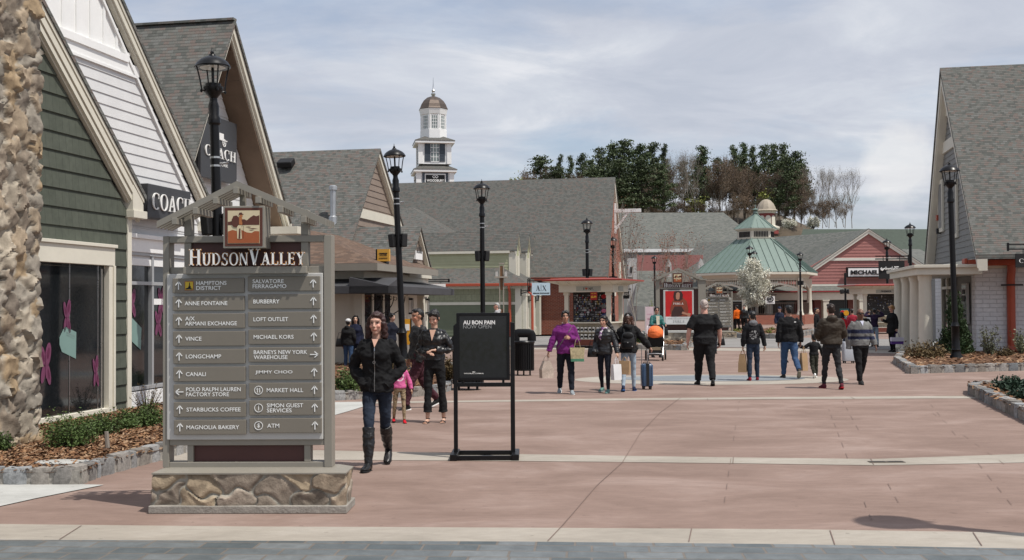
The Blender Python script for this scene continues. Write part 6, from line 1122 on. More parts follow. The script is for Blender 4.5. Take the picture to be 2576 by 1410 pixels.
def stock(t, W_, D_, zc, zh, sd_, n=150):
    rs = random.Random(sd_); cols = [(.5, .5, .52), (.03, .03, .035), (.30, .03, .03), (.45, .35, .12), (.05, .08, .2), (.6, .6, .6), (.12, .12, .13), (.25, .25, .26)]; mats = [pm('stock_%s' % nm, c, .35, .2) for nm, c in zip(('silver', 'black', 'red', 'gold', 'blue', 'white', 'charcoal', 'grey'), cols)]; m = MB()
    for k in range(n):
        z = zc + .05 + rs.randint(0, 13) * .085; 
        if z > zh - .4: continue
        w = rs.uniform(.02, .06); h = rs.uniform(.03, .075); c = rs.choice((1, 6, 7, 0, 6, 1, 7, 5, 6, 1, 7, 0, 6, 7, 2, 3, 4))
        if rs.random() < .75: x = rs.uniform(-W_ + .15, -.15); y = .50 + rs.uniform(-.04, .02); m.box((x, y, z), (w, .02, h), c)
        else: y = rs.uniform(.2, D_ - .2); m.box((-.40 + rs.uniform(0, .2), y, z), (.02, w, h), c)
    for k in range(7): z = zc + .1 + k * .16; m.b2((-W_ + .12, .52, z), (-.12, .545, z + .008), 6)
    tag(m.build('small_souvenirs', mats, None), 'racks of tiny keyrings and magnets hanging in the souvenir kiosk', 'souvenirs', kind='stuff'); o = bpy.data.objects[-1] if False else m
for (args, sd_) in (((1532, 876, R(-22), 1.75, 1.7, 2.72, 'cream souvenir kiosk on wheels with red roof and shelves of mugs', ''), 3),):
    KT, zc, zh = kiosk(*args); KM = Matrix.Translation(KT.location) @ Matrix.Rotation(args[2], 4, 'Z'); stock(KT, 1.75, 1.7, zc, zh, 3, 650)
    so_ = [o for o in COL.objects if o.name.startswith('small_souvenirs')][-1]; so_.matrix_world = KM
    def mug(c):
        m = MB(); m.lathe([(.001, 0), (.038, 0), (.04, .01), (.04, .13), (.036, .13), (.034, .02), (.001, .02)], 12, 0); m.lathe([(.0405, .03), (.0405, .09)], 12, 1, caps=False); m.tube([(.04, 0, .11), (.07, 0, .1), (.07, 0, .04), (.04, 0, .03)], .007, 6, 0); o = m.build('mug', [LETW, c], None, True); return o
    mc = [pm('mug_black', (.03, .03, .03), .4), pm('mug_red', (.4, .03, .03), .4), pm('mug_blue', (.06, .1, .25), .4)]; k = 0
    for z, nm in ((.65, 'upper'), (.37, 'lower')):
        for i in range(9):
            o = mug(mc[(i * 2 + k) % 3]) if k < 3 else P3[(k + i) % 3].copy()
            if k < 3: P3 = (P3 if k else []) + [o]
            else: COL.objects.link(o)
            o.matrix_world = KM @ Matrix.Translation((-1.55 + i * .165, -.2, z)) @ Matrix.Rotation(i * .9, 4, 'Z') @ Matrix.Scale(1.35, 4); tag(o, 'white souvenir mug standing on the %s open shelf of the kiosk' % nm, 'mug', 'souvenir mugs on the %s kiosk shelf' % nm); k += 1
    hc = [pm('cap_' + n, c, .8) for n, c in (('red', (.45, .02, .03)), ('navy', (.02, .03, .08)), ('grey', (.2, .2, .2)), ('pink', (.55, .18, .28)), ('dark_blue', (.03, .05, .15)))]
    for i, (mt, nm) in enumerate(zip(hc, ('bright red', 'navy', 'grey', 'pink', 'dark blue'))):
        m = MB(); m.ell((0, 0, 0), (.10, .08, .09), 12, 8); m.ell((0, -.09, -.03), (.09, .1, .012), 12, 4); o = m.build('cap', mt, None, True); o.matrix_world = KM @ Matrix.Translation((-.28, .25, zh - .48 - i * .19)); tag(o, nm + ' baseball cap hanging in the column of caps inside the kiosk', 'cap', 'caps hanging in the kiosk')
    m = MB(); m.b2((-.66, -.30, zh - .62), (-.38, -.28, zh - .30)); m.build('price_card', pm('price_red', (.30, .015, .015), .5), KT); m = MB(); text(m, '$2.99', (-.63, zh - .55, -.41, zh - .45), (0, -.305, 0), UX, U3, 0, .04); text(m, 'NEW YORK', (-.63, zh - .38, -.41, zh - .34), (0, -.305, 0), UX, U3, 0, .02); m.build('price_lettering', pm('price_yellow', (.75, .45, .05), .5), KT)
K2, zc, zh = kiosk(2262, 0, R(0), 1.9, 1.8, 2.72, 'second cream kiosk with red roof beyond the crowd, left of the porch', 'PREMIER', Y=62, heart=False); stock(K2, 1.9, 1.8, zc, zh, 5, 100); so_ = [o for o in COL.objects if o.name.startswith('small_souvenirs')][-1]; so_.location = K2.location; so_['label'] = 'rows of small goods on the shelves of the far kiosk'
# ================================================================== gazebo
def gazebo():
    Y = 95.; c = At(1903, 768, Y); t = thing('gazebo', 'large six sided gazebo with green standing seam roof and cream columns', 'gazebo', (c.x, Y, 0)); z = lambda py: At(1903, py, Y).z; ph = R(-54); k = Y / FPX; R0 = 160 * k
    GM = pm('green_roof_metal', (.145, .20, .175), .5, .12); zn = lambda py: At(1903, py, Y - R0 * .85).z
    def ring(r, zz): return [Vector((r * math.cos(ph + i * math.pi / 3), r * math.sin(ph + i * math.pi / 3), zz)) for i in range(6)]
    ze = zn(684); zt = z(603); r1 = 48 * k
    for i in range(6):
        m = MB(); a, b = ring(R0, ze), ring(r1, zt); p, q, u, v = a[i], a[(i + 1) % 6], b[(i + 1) % 6], b[i]; n = (q - p).cross(u - p).normalized()
        m.face([p, q, u, v]); N_ = 9
        for j in range(N_ + 1):
            s_ = j / N_; e = p.lerp(q, s_); top = v.lerp(u, .5); d = ((u + v) / 2 - (p + q) / 2); half = (q - p).length / 2; off = abs(s_ - .5) * 2 * half; tl = 1.0 if off < r1 / 2 else (half - off) / (half - r1 / 2)
            if tl > .03: m.bar(e + n * .03, e + d * tl + n * .03, .035, .06, up=n)
        m.bar(p, v, .12, .12); m.build('roof_face', GM, t, fix=False)
    m = MB(); a = ring(R0 * 1.0, ze - .02); m.grid([ring(R0 * .93, ze - .25), ring(R0 * 1.0, ze - .22), ring(R0 * 1.0, ze - .03)], 0); m.grid([ring(R0 * .84, ze - .62), ring(R0 * .88, ze - .24), ring(R0 * .93, ze - .24)], 0); m.grid([ring(R0 * .80, ze - .62), ring(R0 * .84, ze - .62)], 0); m.build('entablature', LCREAM, t)
    m = MB(); m.grid([ring(r1 * .98, zt - .1), ring(r1 * .98, z(581))], 0); m.grid([ring(r1 * 1.0, zt - .1), ring(r1 * 1.05, zt + .1), ring(r1, zt + .12)], 0); m.grid([ring(r1, z(583)), ring(r1 * 1.15, z(579)), ring(r1 * 1.15, z(577))], 0); m.build('lantern', LCREAM, t)
    m = MB()
    for i in range(6):
        a, b = ring(r1 * 1.0, 0)[i], ring(r1 * 1.0, 0)[(i + 1) % 6]
        for j in range(9): e = a.lerp(b, .16 + .68 * j / 8); m.b2((e.x - .035, e.y - .035, zt + .15), (e.x + .035, e.y + .035, z(585)))
    m.build('louvre', BLACKM, t)
    for i in range(6): m = MB(); a, b = ring(56 * k, z(577)), Vector((0, 0, z(536))); m.face([a[i], a[(i + 1) % 6], b]); m.bar(a[i], b, .08, .08); n = 3; mid = [a[i].lerp(a[(i + 1) % 6], j / n) for j in (1, 2)]; [m.bar(q, q.lerp(b, .55), .04, .05) for q in mid]; m.build('upper_roof_face', GM, t, fix=False)
    m = MB(); m.lathe([(.2, z(537)), (.16, z(532)), (.1, z(531)), (.2, z(530)), (.28, z(528)), (.2, z(526)), (.05, z(525)), (.02, z(515))], 10); m.build('finial', GM, t, True)
    rc = R0 * .86; zf = .75; zcol = zn(720)
    for i in range(6):
        p = ring(rc, 0)[i]; m = MB(); m.lathe([(.32, zf), (.32, zf + .12), (.25, zf + .2), (.225, zf + .5), (.19, zcol - .2), (.22, zcol - .1), (.27, zcol)], 14, o=(p.x, p.y, 0)); m.b2((p.x - .2, p.y - .2, zcol), (p.x + .2, p.y + .2, ze - .5)); m.build('column', LCREAM, t, True, 50)
        q = ring(rc, 0)[(i + 1) % 6]; d = (q - p); L = d.length; m = MB(); u = d.normalized(); za = zcol - .3; 
        for j in range(19): s_ = .06 + .88 * j / 18; e = p + d * s_; arch = .5 * (1 - (2 * s_ - 1) ** 2); m.bar((e.x, e.y, za + arch), (e.x, e.y, ze - .55), .05, .05)
        for y_ in (ze - .62,): m.bar((p.x, p.y, y_), (q.x, q.y, y_), .06, .08)
        P_ = [(p.x + d.x * s_, p.y + d.y * s_, za + .5 * (1 - (2 * s_ - 1) ** 2)) for s_ in [.03 + .94 * j / 14 for j in range(15)]]; [m.bar(P_[j], P_[j + 1], .08, .14) for j in range(14)]; m.build('arched_frieze', LCREAM, t)
        if i != 2:
            m = MB(); m.bar((p.x, p.y, zf + 1.0), (q.x, q.y, zf + 1.0), .05, .06); m.bar((p.x, p.y, zf + .12), (q.x, q.y, zf + .12), .04, .04)
            for j in range(30): e = p + d * ((j + .5) / 30); m.bar((e.x, e.y, zf + .12), (e.x, e.y, zf + 1.0), .02, .02)
            m.build('railing', pm('bronze_railing', (.06, .04, .03), .5), t)
    m = MB(); m.grid([ring(R0 * .95, 0), ring(R0 * .95, zf)], 0, True, (False, True)); m.build('plinth_wall', BRICKR, t)
gazebo()
# ================================================================== vegetation
def tri_tube(mb, a, b, ra, rb, n=3, m=0):
    d = (b - a).normalized(); u = d.cross(Vector((.3, .2, .9))).normalized(); v = d.cross(u); i = len(mb.v)
    for p, r_ in ((a, ra), (b, rb)):
        for k in range(n): an = 2 * math.pi * k / n; mb.v.append(tuple(p + (u * math.cos(an) + v * math.sin(an)) * r_))
    for k in range(n): l = (k + 1) % n; mb.f.append((i + k, i + l, i + n + l, i + n + k)); mb.m.append(m)
def leaf(mb, p, s_, rs, m=0, asp=.5, dr=None):
    d = Vector((rs.gauss(0, 1), rs.gauss(0, 1), rs.gauss(0, .7))) if dr is None else dr + Vector((rs.gauss(0, .35), rs.gauss(0, .35), rs.gauss(0, .35))); d.normalize(); n = d.cross(Vector((rs.gauss(0, 1), rs.gauss(0, 1), rs.gauss(0, 1)))).normalized(); l = d * s_; w = n * s_ * asp; i = len(mb.v)
    mb.v += [tuple(p - l), tuple(p + w), tuple(p + l), tuple(p - w)]; mb.f.append((i, i + 1, i + 2, i + 3)); mb.m.append(m)
def fol(name, c, tr=.25):
    t = NT(name); a = t.n('ObjectInfo'); n1 = t.noise(t.co(), .9, 3); f = t.math('ADD', t.math('MULTIPLY', n1, .8), t.math('MULTIPLY', a.outputs['Random'], .3)); cl = t.mix(t.ramp(f, [(.35, 0.), (.8, 1.)]), tuple(x * .65 for x in c), tuple(x * 1.5 for x in c)); return t.fin(cl, .6, spec=.25)
BARK = pm('grey_bark', (.12, .10, .085), .9, .3, 4, bump=.4, bs=20); BARKD = pm('dark_bark', (.07, .055, .045), .9, .3, 4); PALEB = pm('pale_bark', (.24, .21, .18), .85, .25, 4)
F_PINE = fol('pine_needles', (.066, .086, .040)); F_PINE2 = fol('pine_needles_olive', (.055, .078, .032)); F_BUD = fol('brown_buds', (.125, .085, .055)); F_BUD2 = fol('rust_buds', (.20, .065, .03)); F_GRN = fol('spring_leaves', (.22, .24, .06)); F_WHT = fol('white_blossom', (.60, .585, .50)); F_BOX = fol('boxwood_leaves', (.065, .10, .03)); F_BOXR = fol('bronze_leaves', (.12, .085, .04)); F_JUN = fol('juniper_leaves', (.05, .085, .035)); F_JUND = fol('dark_juniper_leaves', (.03, .055, .035))
def pine(seed, h, lo=.35, w=.2, fm=None):
    rs = random.Random(seed); t = thing('pine_tree', 'x', 'tree', group='pine trees on the hill'); tr = MB(); bend = rs.uniform(-.5, .5); P = [Vector((bend * (q / 6) ** 2, 0, h * q / 6)) for q in range(7)]
    for a, b, r_ in zip(P, P[1:], range(6)): tri_tube(tr, a, b, .24 * (1 - r_ / 6.5), .24 * (1 - (r_ + 1) / 6.5), 6)
    lf = MB(); n = 54
    for k in range(n):
        f = lo + (1 - lo) * (k + rs.random()) / n; z = h * f; r_ = h * w * (1 - ((f - lo) / (1 - lo)) ** 1.4 * .8) * rs.uniform(.45, 1.25) * (.55 + .45 * min(1, (f - lo) / .12)); a = rs.uniform(0, 6.28); c = Vector((bend * f * f + math.cos(a) * r_, math.sin(a) * r_, z + r_ * .22)); o = Vector((bend * f * f, 0, z - .3)); tri_tube(tr, o, c, .06, .02)
        for q in range(3 + int(r_ * 1.7)):
            cc = o.lerp(c, rs.uniform(.35, 1.1)); s_ = rs.uniform(.4, .85)
            for j in range(13): p = cc + Vector((rs.gauss(0, s_ * .75), rs.gauss(0, s_ * .75), rs.gauss(.1, s_ * .26))); leaf(lf, p, rs.uniform(.16, .32), rs, 0, .45, Vector((rs.gauss(0, .6), rs.gauss(0, .6), .7)))
    tr.build('trunk', BARKD, t, fix=False); lf.build('crown', fm or F_PINE, t, fix=False); return t
def bare(seed, h, nm='bare_tree', bud=None, spread=.42, bark=None, nb=900, grp='leafless trees on the hill', budsize=.06, lv=5, up=.35, r0=.016, low=.3):
    rs = random.Random(seed); t = thing(nm, 'x', 'tree', group=grp); tr = MB(); tips = []
    def br(p, d, L, r_, k):
        n = 3; q = p
        for i in range(n):
            d = (d + Vector((rs.gauss(0, .09), rs.gauss(0, .09), rs.gauss(.02, .05)))).normalized(); q2 = q + d * L / n; tri_tube(tr, q, q2, r_ * (1 - i * .2), r_ * (1 - (i + 1) * .2), 5 if k < 2 else 3); q = q2
            if k > 1: tips.append(q)
            if k < lv and (i > 0 or k == 0):
                for _ in range(2 if k < 4 else 1):
                    a = rs.uniform(0, 6.28); s_ = Vector((math.cos(a), math.sin(a), 0)); nd = (d * (1 - spread) + s_ * spread + Vector((0, 0, up * spread))).normalized(); br(q, nd, L * rs.uniform(.5, .78), max(.006, r_ * rs.uniform(.42, .6)), k + 1)
    br(Vector((0, 0, 0)), Vector((rs.gauss(0, .04), rs.gauss(0, .04), 1)), h * .5, h * r0, 0)
    z1 = max(v[2] for v in tr.v); s_ = h / z1; tr.v = [(a * s_, b * s_, c * s_) for a, b, c in tr.v]
    tr.build('trunk', bark or BARK, t, fix=False)
    if nb:
        lf = MB()
        for _ in range(nb): p = rs.choice(tips) * s_ + Vector((rs.gauss(0, .25), rs.gauss(0, .25), rs.gauss(0, .25))) * (h / 12); leaf(lf, p, budsize * rs.uniform(.6, 1.5), rs, 0, .6)
        lf.build('buds' if bud is not F_WHT else 'blossom', bud or F_BUD, t, fix=False)
    return t
def hill_trees():
    pr = [pine(1, 14, .12, .24), pine(2, 14, .25, .22, F_PINE2), pine(3, 14, .1, .26), pine(4, 14, .3, .2)]; H = lambda x, y: (1289.3 + .354 * x, 333.3 + .354 * y)
    rs = random.Random(9); used = set()
    def put(src, key, px, top, Y, wid=None, label='', yb=None):
        zt = At(px, top, Y).z; x = At(px, 768, Y).x; zb = 17.0 if px < 2080 else 17.0 - (px - 2080) * .03
        if yb: zb = At(px, yb, Y).z
        o = src if key not in used else copy_tree(src); used.add(key); h = zt - zb; s_ = h / 14; sw = (wid * Y / FPX / (14 * .46)) if wid else s_; o.location = (x, Y, zb); o.rotation_euler = (0, 0, rs.uniform(0, 6.28)); o.scale = (sw, sw, s_); o['label'] = label; return o
    L = [(200, 180, 210, 2, 'broad round topped pine at the left end of the hill'), (350, 172, 60, 3, 'thin pine just right of the left end clump on the hill'), (415, 180, 66, 3, 'small pointed pine, third from the left on the hill'), (495, 158, 90, 1, 'slim pine beside the big central clump, left flank'), (560, 200, 130, 0, 'dark pine low on the left flank of the central clump'), (620, 118, 130, 0, 'pine rising at the left shoulder of the central clump'), (715, 88, 150, 2, 'wide pine left of the highest crown of the hill'), (812, 66, 190, 0, 'highest pine of the hill with a dense dark crown'), (905, 92, 140, 1, 'pine right beside the highest crown of the hill'), (1015, 88, 130, 3, 'flat topped pine right of the highest clump'), (1090, 100, 76, 3, 'narrow pine at the right edge of the left clump'), (1358, 108, 130, 1, 'lone dark pine in the middle of the bare trees'), (1580, 110, 90, 3, 'left pine of the right hand clump on the hill'), (1655, 85, 90, 1, 'pointed pine, second of the right hand clump'), (1722, 110, 80, 3, 'small pine in a dip of the right hand clump'), (1800, 100, 120, 0, 'full pine in the middle of the right hand clump'), (1872, 93, 110, 2, 'dense pine near the top of the right hand clump'), (1945, 88, 110, 0, 'topmost pine of the right hand clump'), (2010, 145, 150, 1, 'pine leaning out at the right of the clump'), (2062, 235, 120, 3, 'lowest pine at the right edge of the clump, before the bare trees'), (700, 230, 170, 2, 'dark pine low in front of the brick building gable'), (860, 260, 170, 0, 'pine filling the shade below the highest crown'), (1000, 240, 150, 2, 'pine half hidden behind bare trees, centre left'), (640, 300, 150, 0, 'pine showing just above the brick building ridge'), (1230, 215, 110, 3, 'thin pine with sky gaps near the middle of the hill'), (1480, 190, 110, 1, 'olive pine between the middle and right clumps'), (1900, 230, 160, 2, 'pine lower in the right hand clump'), (1760, 250, 140, 0, 'pine behind bare stems left of the cupola'), (760, 200, 200, 2, 'broad pine under the highest crown, lower left'), (930, 190, 190, 0, 'broad pine under the highest crown, lower right'), (580, 260, 170, 2, 'broad pine low on the left end of the central clump'), (1080, 230, 130, 0, 'pine low between the central clump and the bare trees'), (300, 250, 170, 0, 'pine just above the long roof ridge, far left'), (1340, 200, 150, 1, 'drooping pine in the middle of the bare trees, lower down'), (1660, 180, 130, 0, 'pine under the pointed tops of the right hand clump'), (1960, 180, 150, 2, 'pine under the topmost crown of the right hand clump')]
    for i, (x, y, w, k, lb) in enumerate(L): px, py = H(x, y); put(pr[k], 'p%d' % k, px, py, rs.uniform(212, 232) if i < 28 or i in (33, 34) else rs.uniform(190, 196), w * .354 * 1.65, lb, 545 if i > 19 else 555)
    bt = [bare(21, 14, nb=3800, budsize=.13), bare(22, 14, nb=4200, spread=.36, budsize=.12), bare(23, 14, nb=1200, spread=.46, bark=PALEB, budsize=.08), bare(24, 14, nb=4200, spread=.40, bark=PALEB, budsize=.13)]
    spots = [(150, 235), (240, 230), (380, 225), (450, 245), (790, 330), (880, 350), (985, 250), (1050, 240), (1120, 180), (1160, 120), (1215, 105), (1270, 100), (1310, 110), (1410, 165), (1455, 150), (1495, 155), (1540, 190), (1610, 200), (1650, 230), (1690, 240), (1740, 210), (1800, 250), (1850, 260), (1900, 240), (1950, 250), (2000, 250), (2080, 260), (2125, 205), (2165, 225), (2210, 250), (2255, 245), (2310, 228), (2370, 232), (2420, 240)]
    for i, (x, y) in enumerate(spots):
        px, py = H(x, y); k = (2 if x > 2090 or 1130 < x < 1330 else (0, 1, 3)[i % 3]); o = put(bt[k], 'b%d' % k, px, py, rs.uniform(196, 214), (90 if x < 2090 else 75) * .354 * 1.3, '', 562 if x < 2200 else 575)
        o['label'] = 'leafless brown tree standing among the pines on the hill' if x < 2090 else 'leafless tree on the open right slope of the hill'; o['group'] = 'leafless trees on the hill' if x < 2090 else 'leafless trees on the open right slope'
    # undergrowth: bushes one can tell apart
    def bush(px, py, w, h, Y, mt, label, n=900, sz=.28):
        p = At(px, py, Y); t = thing('shrub', label, 'shrub', (p.x, Y, p.z - h * Y / FPX)); r_ = random.Random(int(px)); m = MB(); W_ = w * Y / FPX / 2; Hh = h * Y / FPX; k = 0
        cl = [(r_.uniform(-.7, .7), r_.uniform(-.6, .6), r_.uniform(.25, .85), r_.uniform(.25, .5)) for _ in range(14)]
        while k < n: c = r_.choice(cl); p_ = Vector((c[0] * W_ + r_.gauss(0, c[3] * W_ * .5), c[1] * W_ * .6 + r_.gauss(0, W_ * .2), max(0, c[2] * Hh + r_.gauss(0, c[3] * Hh * .35)))); leaf(m, p_, sz * r_.uniform(.5, 1.2), r_, 0, .6); k += 1
        m.build('foliage', mt, t, fix=False); m = MB(); [tri_tube(m, Vector((0, 0, 0)), Vector((c[0] * W_, c[1] * W_ * .5, c[2] * Hh)), .05, .02) for c in cl]; m.build('stems', BARKD, t, fix=False)
    bush(1748, 500, 60, 50, 205, F_GRN, 'yellow green bush among bare stems above the grey hipped roof'); bush(1925, 478, 52, 70, 206, F_GRN, 'olive yellow bush just behind the pale cupola dome'); bush(1985, 552, 44, 26, 190, F_WHT, 'white flowering bush right of the cupola, left of the pair', 900, .16); bush(2046, 545, 40, 32, 190, F_WHT, 'white flowering bush right of the cupola, right of the pair', 900, .16)
    for i, (px, py, w, h) in enumerate(((2092, 505, 110, 90), (2050, 490, 110, 100), (1985, 500, 110, 90), (1890, 490, 120, 90), (1810, 500, 120, 80), (1700, 500, 110, 70), (1640, 490, 120, 80), (1590, 480, 110, 90))): [tag(put(bt[(i + q) % 4], 'b%d' % ((i + q) % 4), px + (q - 1.5) * 22, py - 8 + (q * 13 + i * 7) % 17, 192 + i * 1.5 + q, 34, '', 572), 'small brown leafless tree in the thicket at the foot of the hill', group='small leafless trees at the foot of the hill') for q in range(4)]
    bush(1300, 445, 46, 60, 150, F_GRN, 'pale yellow green treetop peeking over the ridge left of the pines', 700, .12)
hill_trees()
# slim rust budded trees and the blossoming tree in the square
def mid_trees():
    for i, (px, top, Y, w, lb) in enumerate(((1600, 487, 60, .9, 'slim young tree with rust buds right of the brick gable'), (1668, 570, 70, .9, 'slim rust budded tree behind the red poster sign, left'), (1722, 575, 72, .8, 'slim rust budded tree between the poster sign and the gazebo'))):
        h = At(px, top, Y).z; o = bare(60 + i, h, 'young_tree', F_BUD2, .17, PALEB, 1000, 'slim rust budded trees in the square', .035, 4, 1.6, .009); o.location = (At(px, 768, Y).x, Y, 0); o['label'] = lb
    Y = 58.; p = At(1893, 768, Y); k = Y / FPX; rs = random.Random(5); t = thing('blossoming_tree', 'small tree covered in white blossom in front of the gazebo', 'tree', (p.x, Y, .1)); m = MB(); z = lambda py: At(1893, py, Y).z - .1; tips = []
    tri_tube(m, Vector((0, 0, 0)), Vector((0, 0, z(760))), .06, .05, 6); c0 = Vector((0, 0, z(765)))
    for q in range(80):
        a = rs.uniform(0, 6.28); f = rs.random(); zz = z(765) + (z(655) - z(765)) * f; r_ = 46 * k * math.sqrt(max(.05, 1 - (2 * f - .86) ** 2 / 1.3)) * rs.uniform(.35, 1.05); e = Vector((r_ * math.cos(a), r_ * math.sin(a), zz)); s_ = Vector((0, 0, z(768) + (zz - z(768)) * .45)); tri_tube(m, s_, e, .022, .008); tips += [s_.lerp(e, u) for u in (.35, .5, .65, .8, .92, 1)]
    tri_tube(m, Vector((0, 0, z(760))), Vector((.05, 0, z(670))), .05, .015, 5); m.build('trunk', BARKD, t, fix=False); m = MB()
    for _ in range(15000): leaf(m, rs.choice(tips) + Vector((rs.gauss(0, .085), rs.gauss(0, .085), rs.gauss(0, .085))), rs.uniform(.022, .046), rs, 0, .8)
    m.build('blossom', F_WHT, t, fix=False); m = MB()
    for _ in range(700): leaf(m, rs.choice(tips) + Vector((rs.gauss(0, .1), rs.gauss(0, .1), rs.gauss(0, .1))), rs.uniform(.02, .035), rs, 0, .5)
    m.build('young_leaves', F_GRN, t, fix=False)
mid_trees()
def shrub(px, py, w, h, label, mt, n, sz, z0=.12, form='round', grp=None, name='shrub', seed=0, st=BARKD, Y=None):
    g = G(px, py, z0) if Y is None else At(px, py, Y); t = thing(name, label, 'shrub', (g.x, g.y, z0), 0, grp); rs = random.Random(int(px * 3 + py) + seed); s_ = g.y / FPX; W_, H_ = w * s_ / 2, h * s_; m = MB(); stm = MB(); K = []
    for _ in range({'round': 46, 'cone': 70, 'flat': 50, 'airy': 40}[form]):
        a = rs.uniform(0, 6.28); f = rs.random()
        if form == 'round': th = math.acos(1 - f * 1.15); r_ = rs.uniform(.5, 1); e = Vector((W_ * math.sin(th) * math.cos(a) * r_, W_ * .8 * math.sin(th) * math.sin(a) * r_, H_ * (.35 + .6 * math.cos(th) * r_)))
        elif form == 'cone': zz = f ** 1.3; e = Vector((W_ * (1.02 - zz) * math.cos(a) * rs.uniform(.6, 1.1), W_ * (1 - zz) * math.sin(a), H_ * zz + .05))
        elif form == 'flat': r_ = math.sqrt(f); e = Vector((W_ * r_ * math.cos(a), W_ * .7 * r_ * math.sin(a), H_ * rs.uniform(.3, 1) * (1 - r_ * .5)))
        else: r_ = rs.uniform(.3, 1); e = Vector((W_ * r_ * math.cos(a), W_ * .7 * r_ * math.sin(a), H_ * rs.uniform(.3, 1)))
        b = Vector((e.x * .15, e.y * .15, 0 if form != 'cone' else max(0, e.z - W_ * .6))); K.append((b, e)); tri_tube(stm, b, e, .006 if form != 'cone' else .01, .003)
    for _ in range(n):
        b, e = rs.choice(K); u = rs.uniform(.35, 1.08) if form != 'airy' else rs.uniform(.2, 1.05); p = b.lerp(e, u); q = W_ * (.14 if form != 'airy' else .05); p += Vector((rs.gauss(0, q), rs.gauss(0, q), rs.gauss(0, q))); p.z = max(p.z, .01); leaf(m, p, sz * rs.uniform(.6, 1.4), rs, 0, .5, (e - b).normalized() if form == 'cone' else None)
    stm.build('stems', st, t, fix=False); m.build('foliage', mt, t, fix=False); return t
G1 = 'low evergreen shrubs along the shop window'
for px, py, w, h, lb in ((178, 1128, 160, 92, 'largest glossy green shrub beside the stone column'), (258, 1098, 110, 62, 'second shrub from the stone column under the window'), (318, 1082, 90, 50, 'third shrub from the stone column, small and round'), (375, 1075, 100, 62, 'shrub nearest the directory sign, below the white shopfront'), (10, 1140, 50, 60, 'small shrub half cut off by the left edge of the picture')):
    shrub(px, py, w, h, lb, F_BOX, int(3200 * w / 130), .016, grp=G1); 
for k, (px, py, w, h) in enumerate(((370, 1040, 90, 75),)): shrub(px, py, w, h, 'bronze twigged shrub against the white shopfront base', F_BOXR, 500, .014, form='airy')
for px, py, w, h, lb in ((872, 988, 96, 62, 'green shrub in the bed left of the walking woman'), (800, 985, 80, 50, 'green shrub in the bed, mostly hidden by the directory sign'), (1128, 962, 50, 66, 'olive shrub in the bed between the leather jacket woman and the poster stand'), (1070, 945, 60, 46, 'brown green shrub in the bed behind the couple'), (1000, 950, 60, 50, 'shrub in the bed hidden behind the little girl')): shrub(px, py, w, h, lb, F_BOX if w > 60 else F_BOXR, 1800, .026)
shrub(2403, 893, 80, 150, 'upright green juniper behind the lamp post', F_JUN, 6500, .05, form='cone', name='juniper'); shrub(2425, 890, 52, 78, 'shorter juniper spire right against the tall one', F_JUN, 3000, .045, form='cone', name='juniper')
shrub(2330, 903, 110, 48, 'low reddish brown twiggy shrub left of the lamp post', F_BOXR, 2600, .035, form='flat', st=pm('red_twigs', (.16, .06, .04), .8)); shrub(2490, 896, 56, 74, 'pale leaved airy shrub in front of the white brick wall', fol('pale_leaves', (.20, .21, .13)), 900, .035, form='airy'); shrub(2568, 892, 50, 62, 'pale leaved shrub at the right edge by the white brick wall', fol('pale_leaves2', (.20, .21, .13)), 800, .035, form='airy'); shrub(2528, 898, 50, 26, 'low dark shrub between the two pale leaved shrubs', F_BOXR, 900, .03, form='flat')
shrub(2545, 985, 90, 36, 'dark spreading juniper in the near bed at the right edge', F_JUND, 5200, .03, form='flat', name='juniper', z0=.15); shrub(2568, 1003, 66, 26, 'smaller dark juniper in front of the spreading one', F_JUND, 2600, .026, form='flat', name='juniper', z0=.15)
for px, py, w, h in ((1852, 838, 22, 12), (1860, 832, 18, 10), (1934, 840, 16, 12), (1942, 832, 14, 10)): shrub(px, py, w, h, 'small bright green clump in the round bed round the blossoming tree', F_GRN, 500, .035, form='flat', grp='green clumps in the round bed')
shrub(1612, 868, 30, 30, 'small green shrub at the foot of the red poster sign', F_BOX, 700, .04, form='airy'); shrub(1646, 792, 50, 90, 'yellow green young shrub left of the poster sign', F_GRN, 900, .03, form='airy', Y=56)
def stake():
    g = G(272, 1136, .12); m = MB(); m.tube([(g.x, g.y, .1), (g.x - .02, g.y, .34)], [.028, .024], 7); tag(m.build('wooden_stake', PALEB), 'short weathered wooden stake standing in the mulch left of the directory sign', 'stake')
    g = G(160, 1167, .13); m = MB(); m.lathe([(.3, .125), (.3, .15), (.27, .158), (.01, .16)], 20, o=(g.x, g.y, 0), sx=1, sy=.5); tag(m.build('stepping_stone', M_GREYC, None, True), 'flat pale stone slab lying in the mulch near the kerb', 'stone')
stake()
def bench():
    Y = 66; p = At(1868, 768, Y); k = Y / FPX; t = thing('notice_board', 'dark framed low board standing in front of the gazebo columns', 'board', (p.x, Y, 0)); z = lambda py: At(1868, py, Y).z; m = MB(); 
    for x in (-24, 22): m.b2((x * k, -.04, 0), (x * k + .07, .04, z(796)))
    m.b2((-26 * k, -.12, z(798)), (25 * k, .12, z(795.5))); m.build('frame', BLACK, t); m = MB(); m.b2((-22 * k, -.02, z(817)), (22 * k, .02, z(799))); m.build('panel', pm('brown_board', (.09, .05, .04), .6), t)
bench()
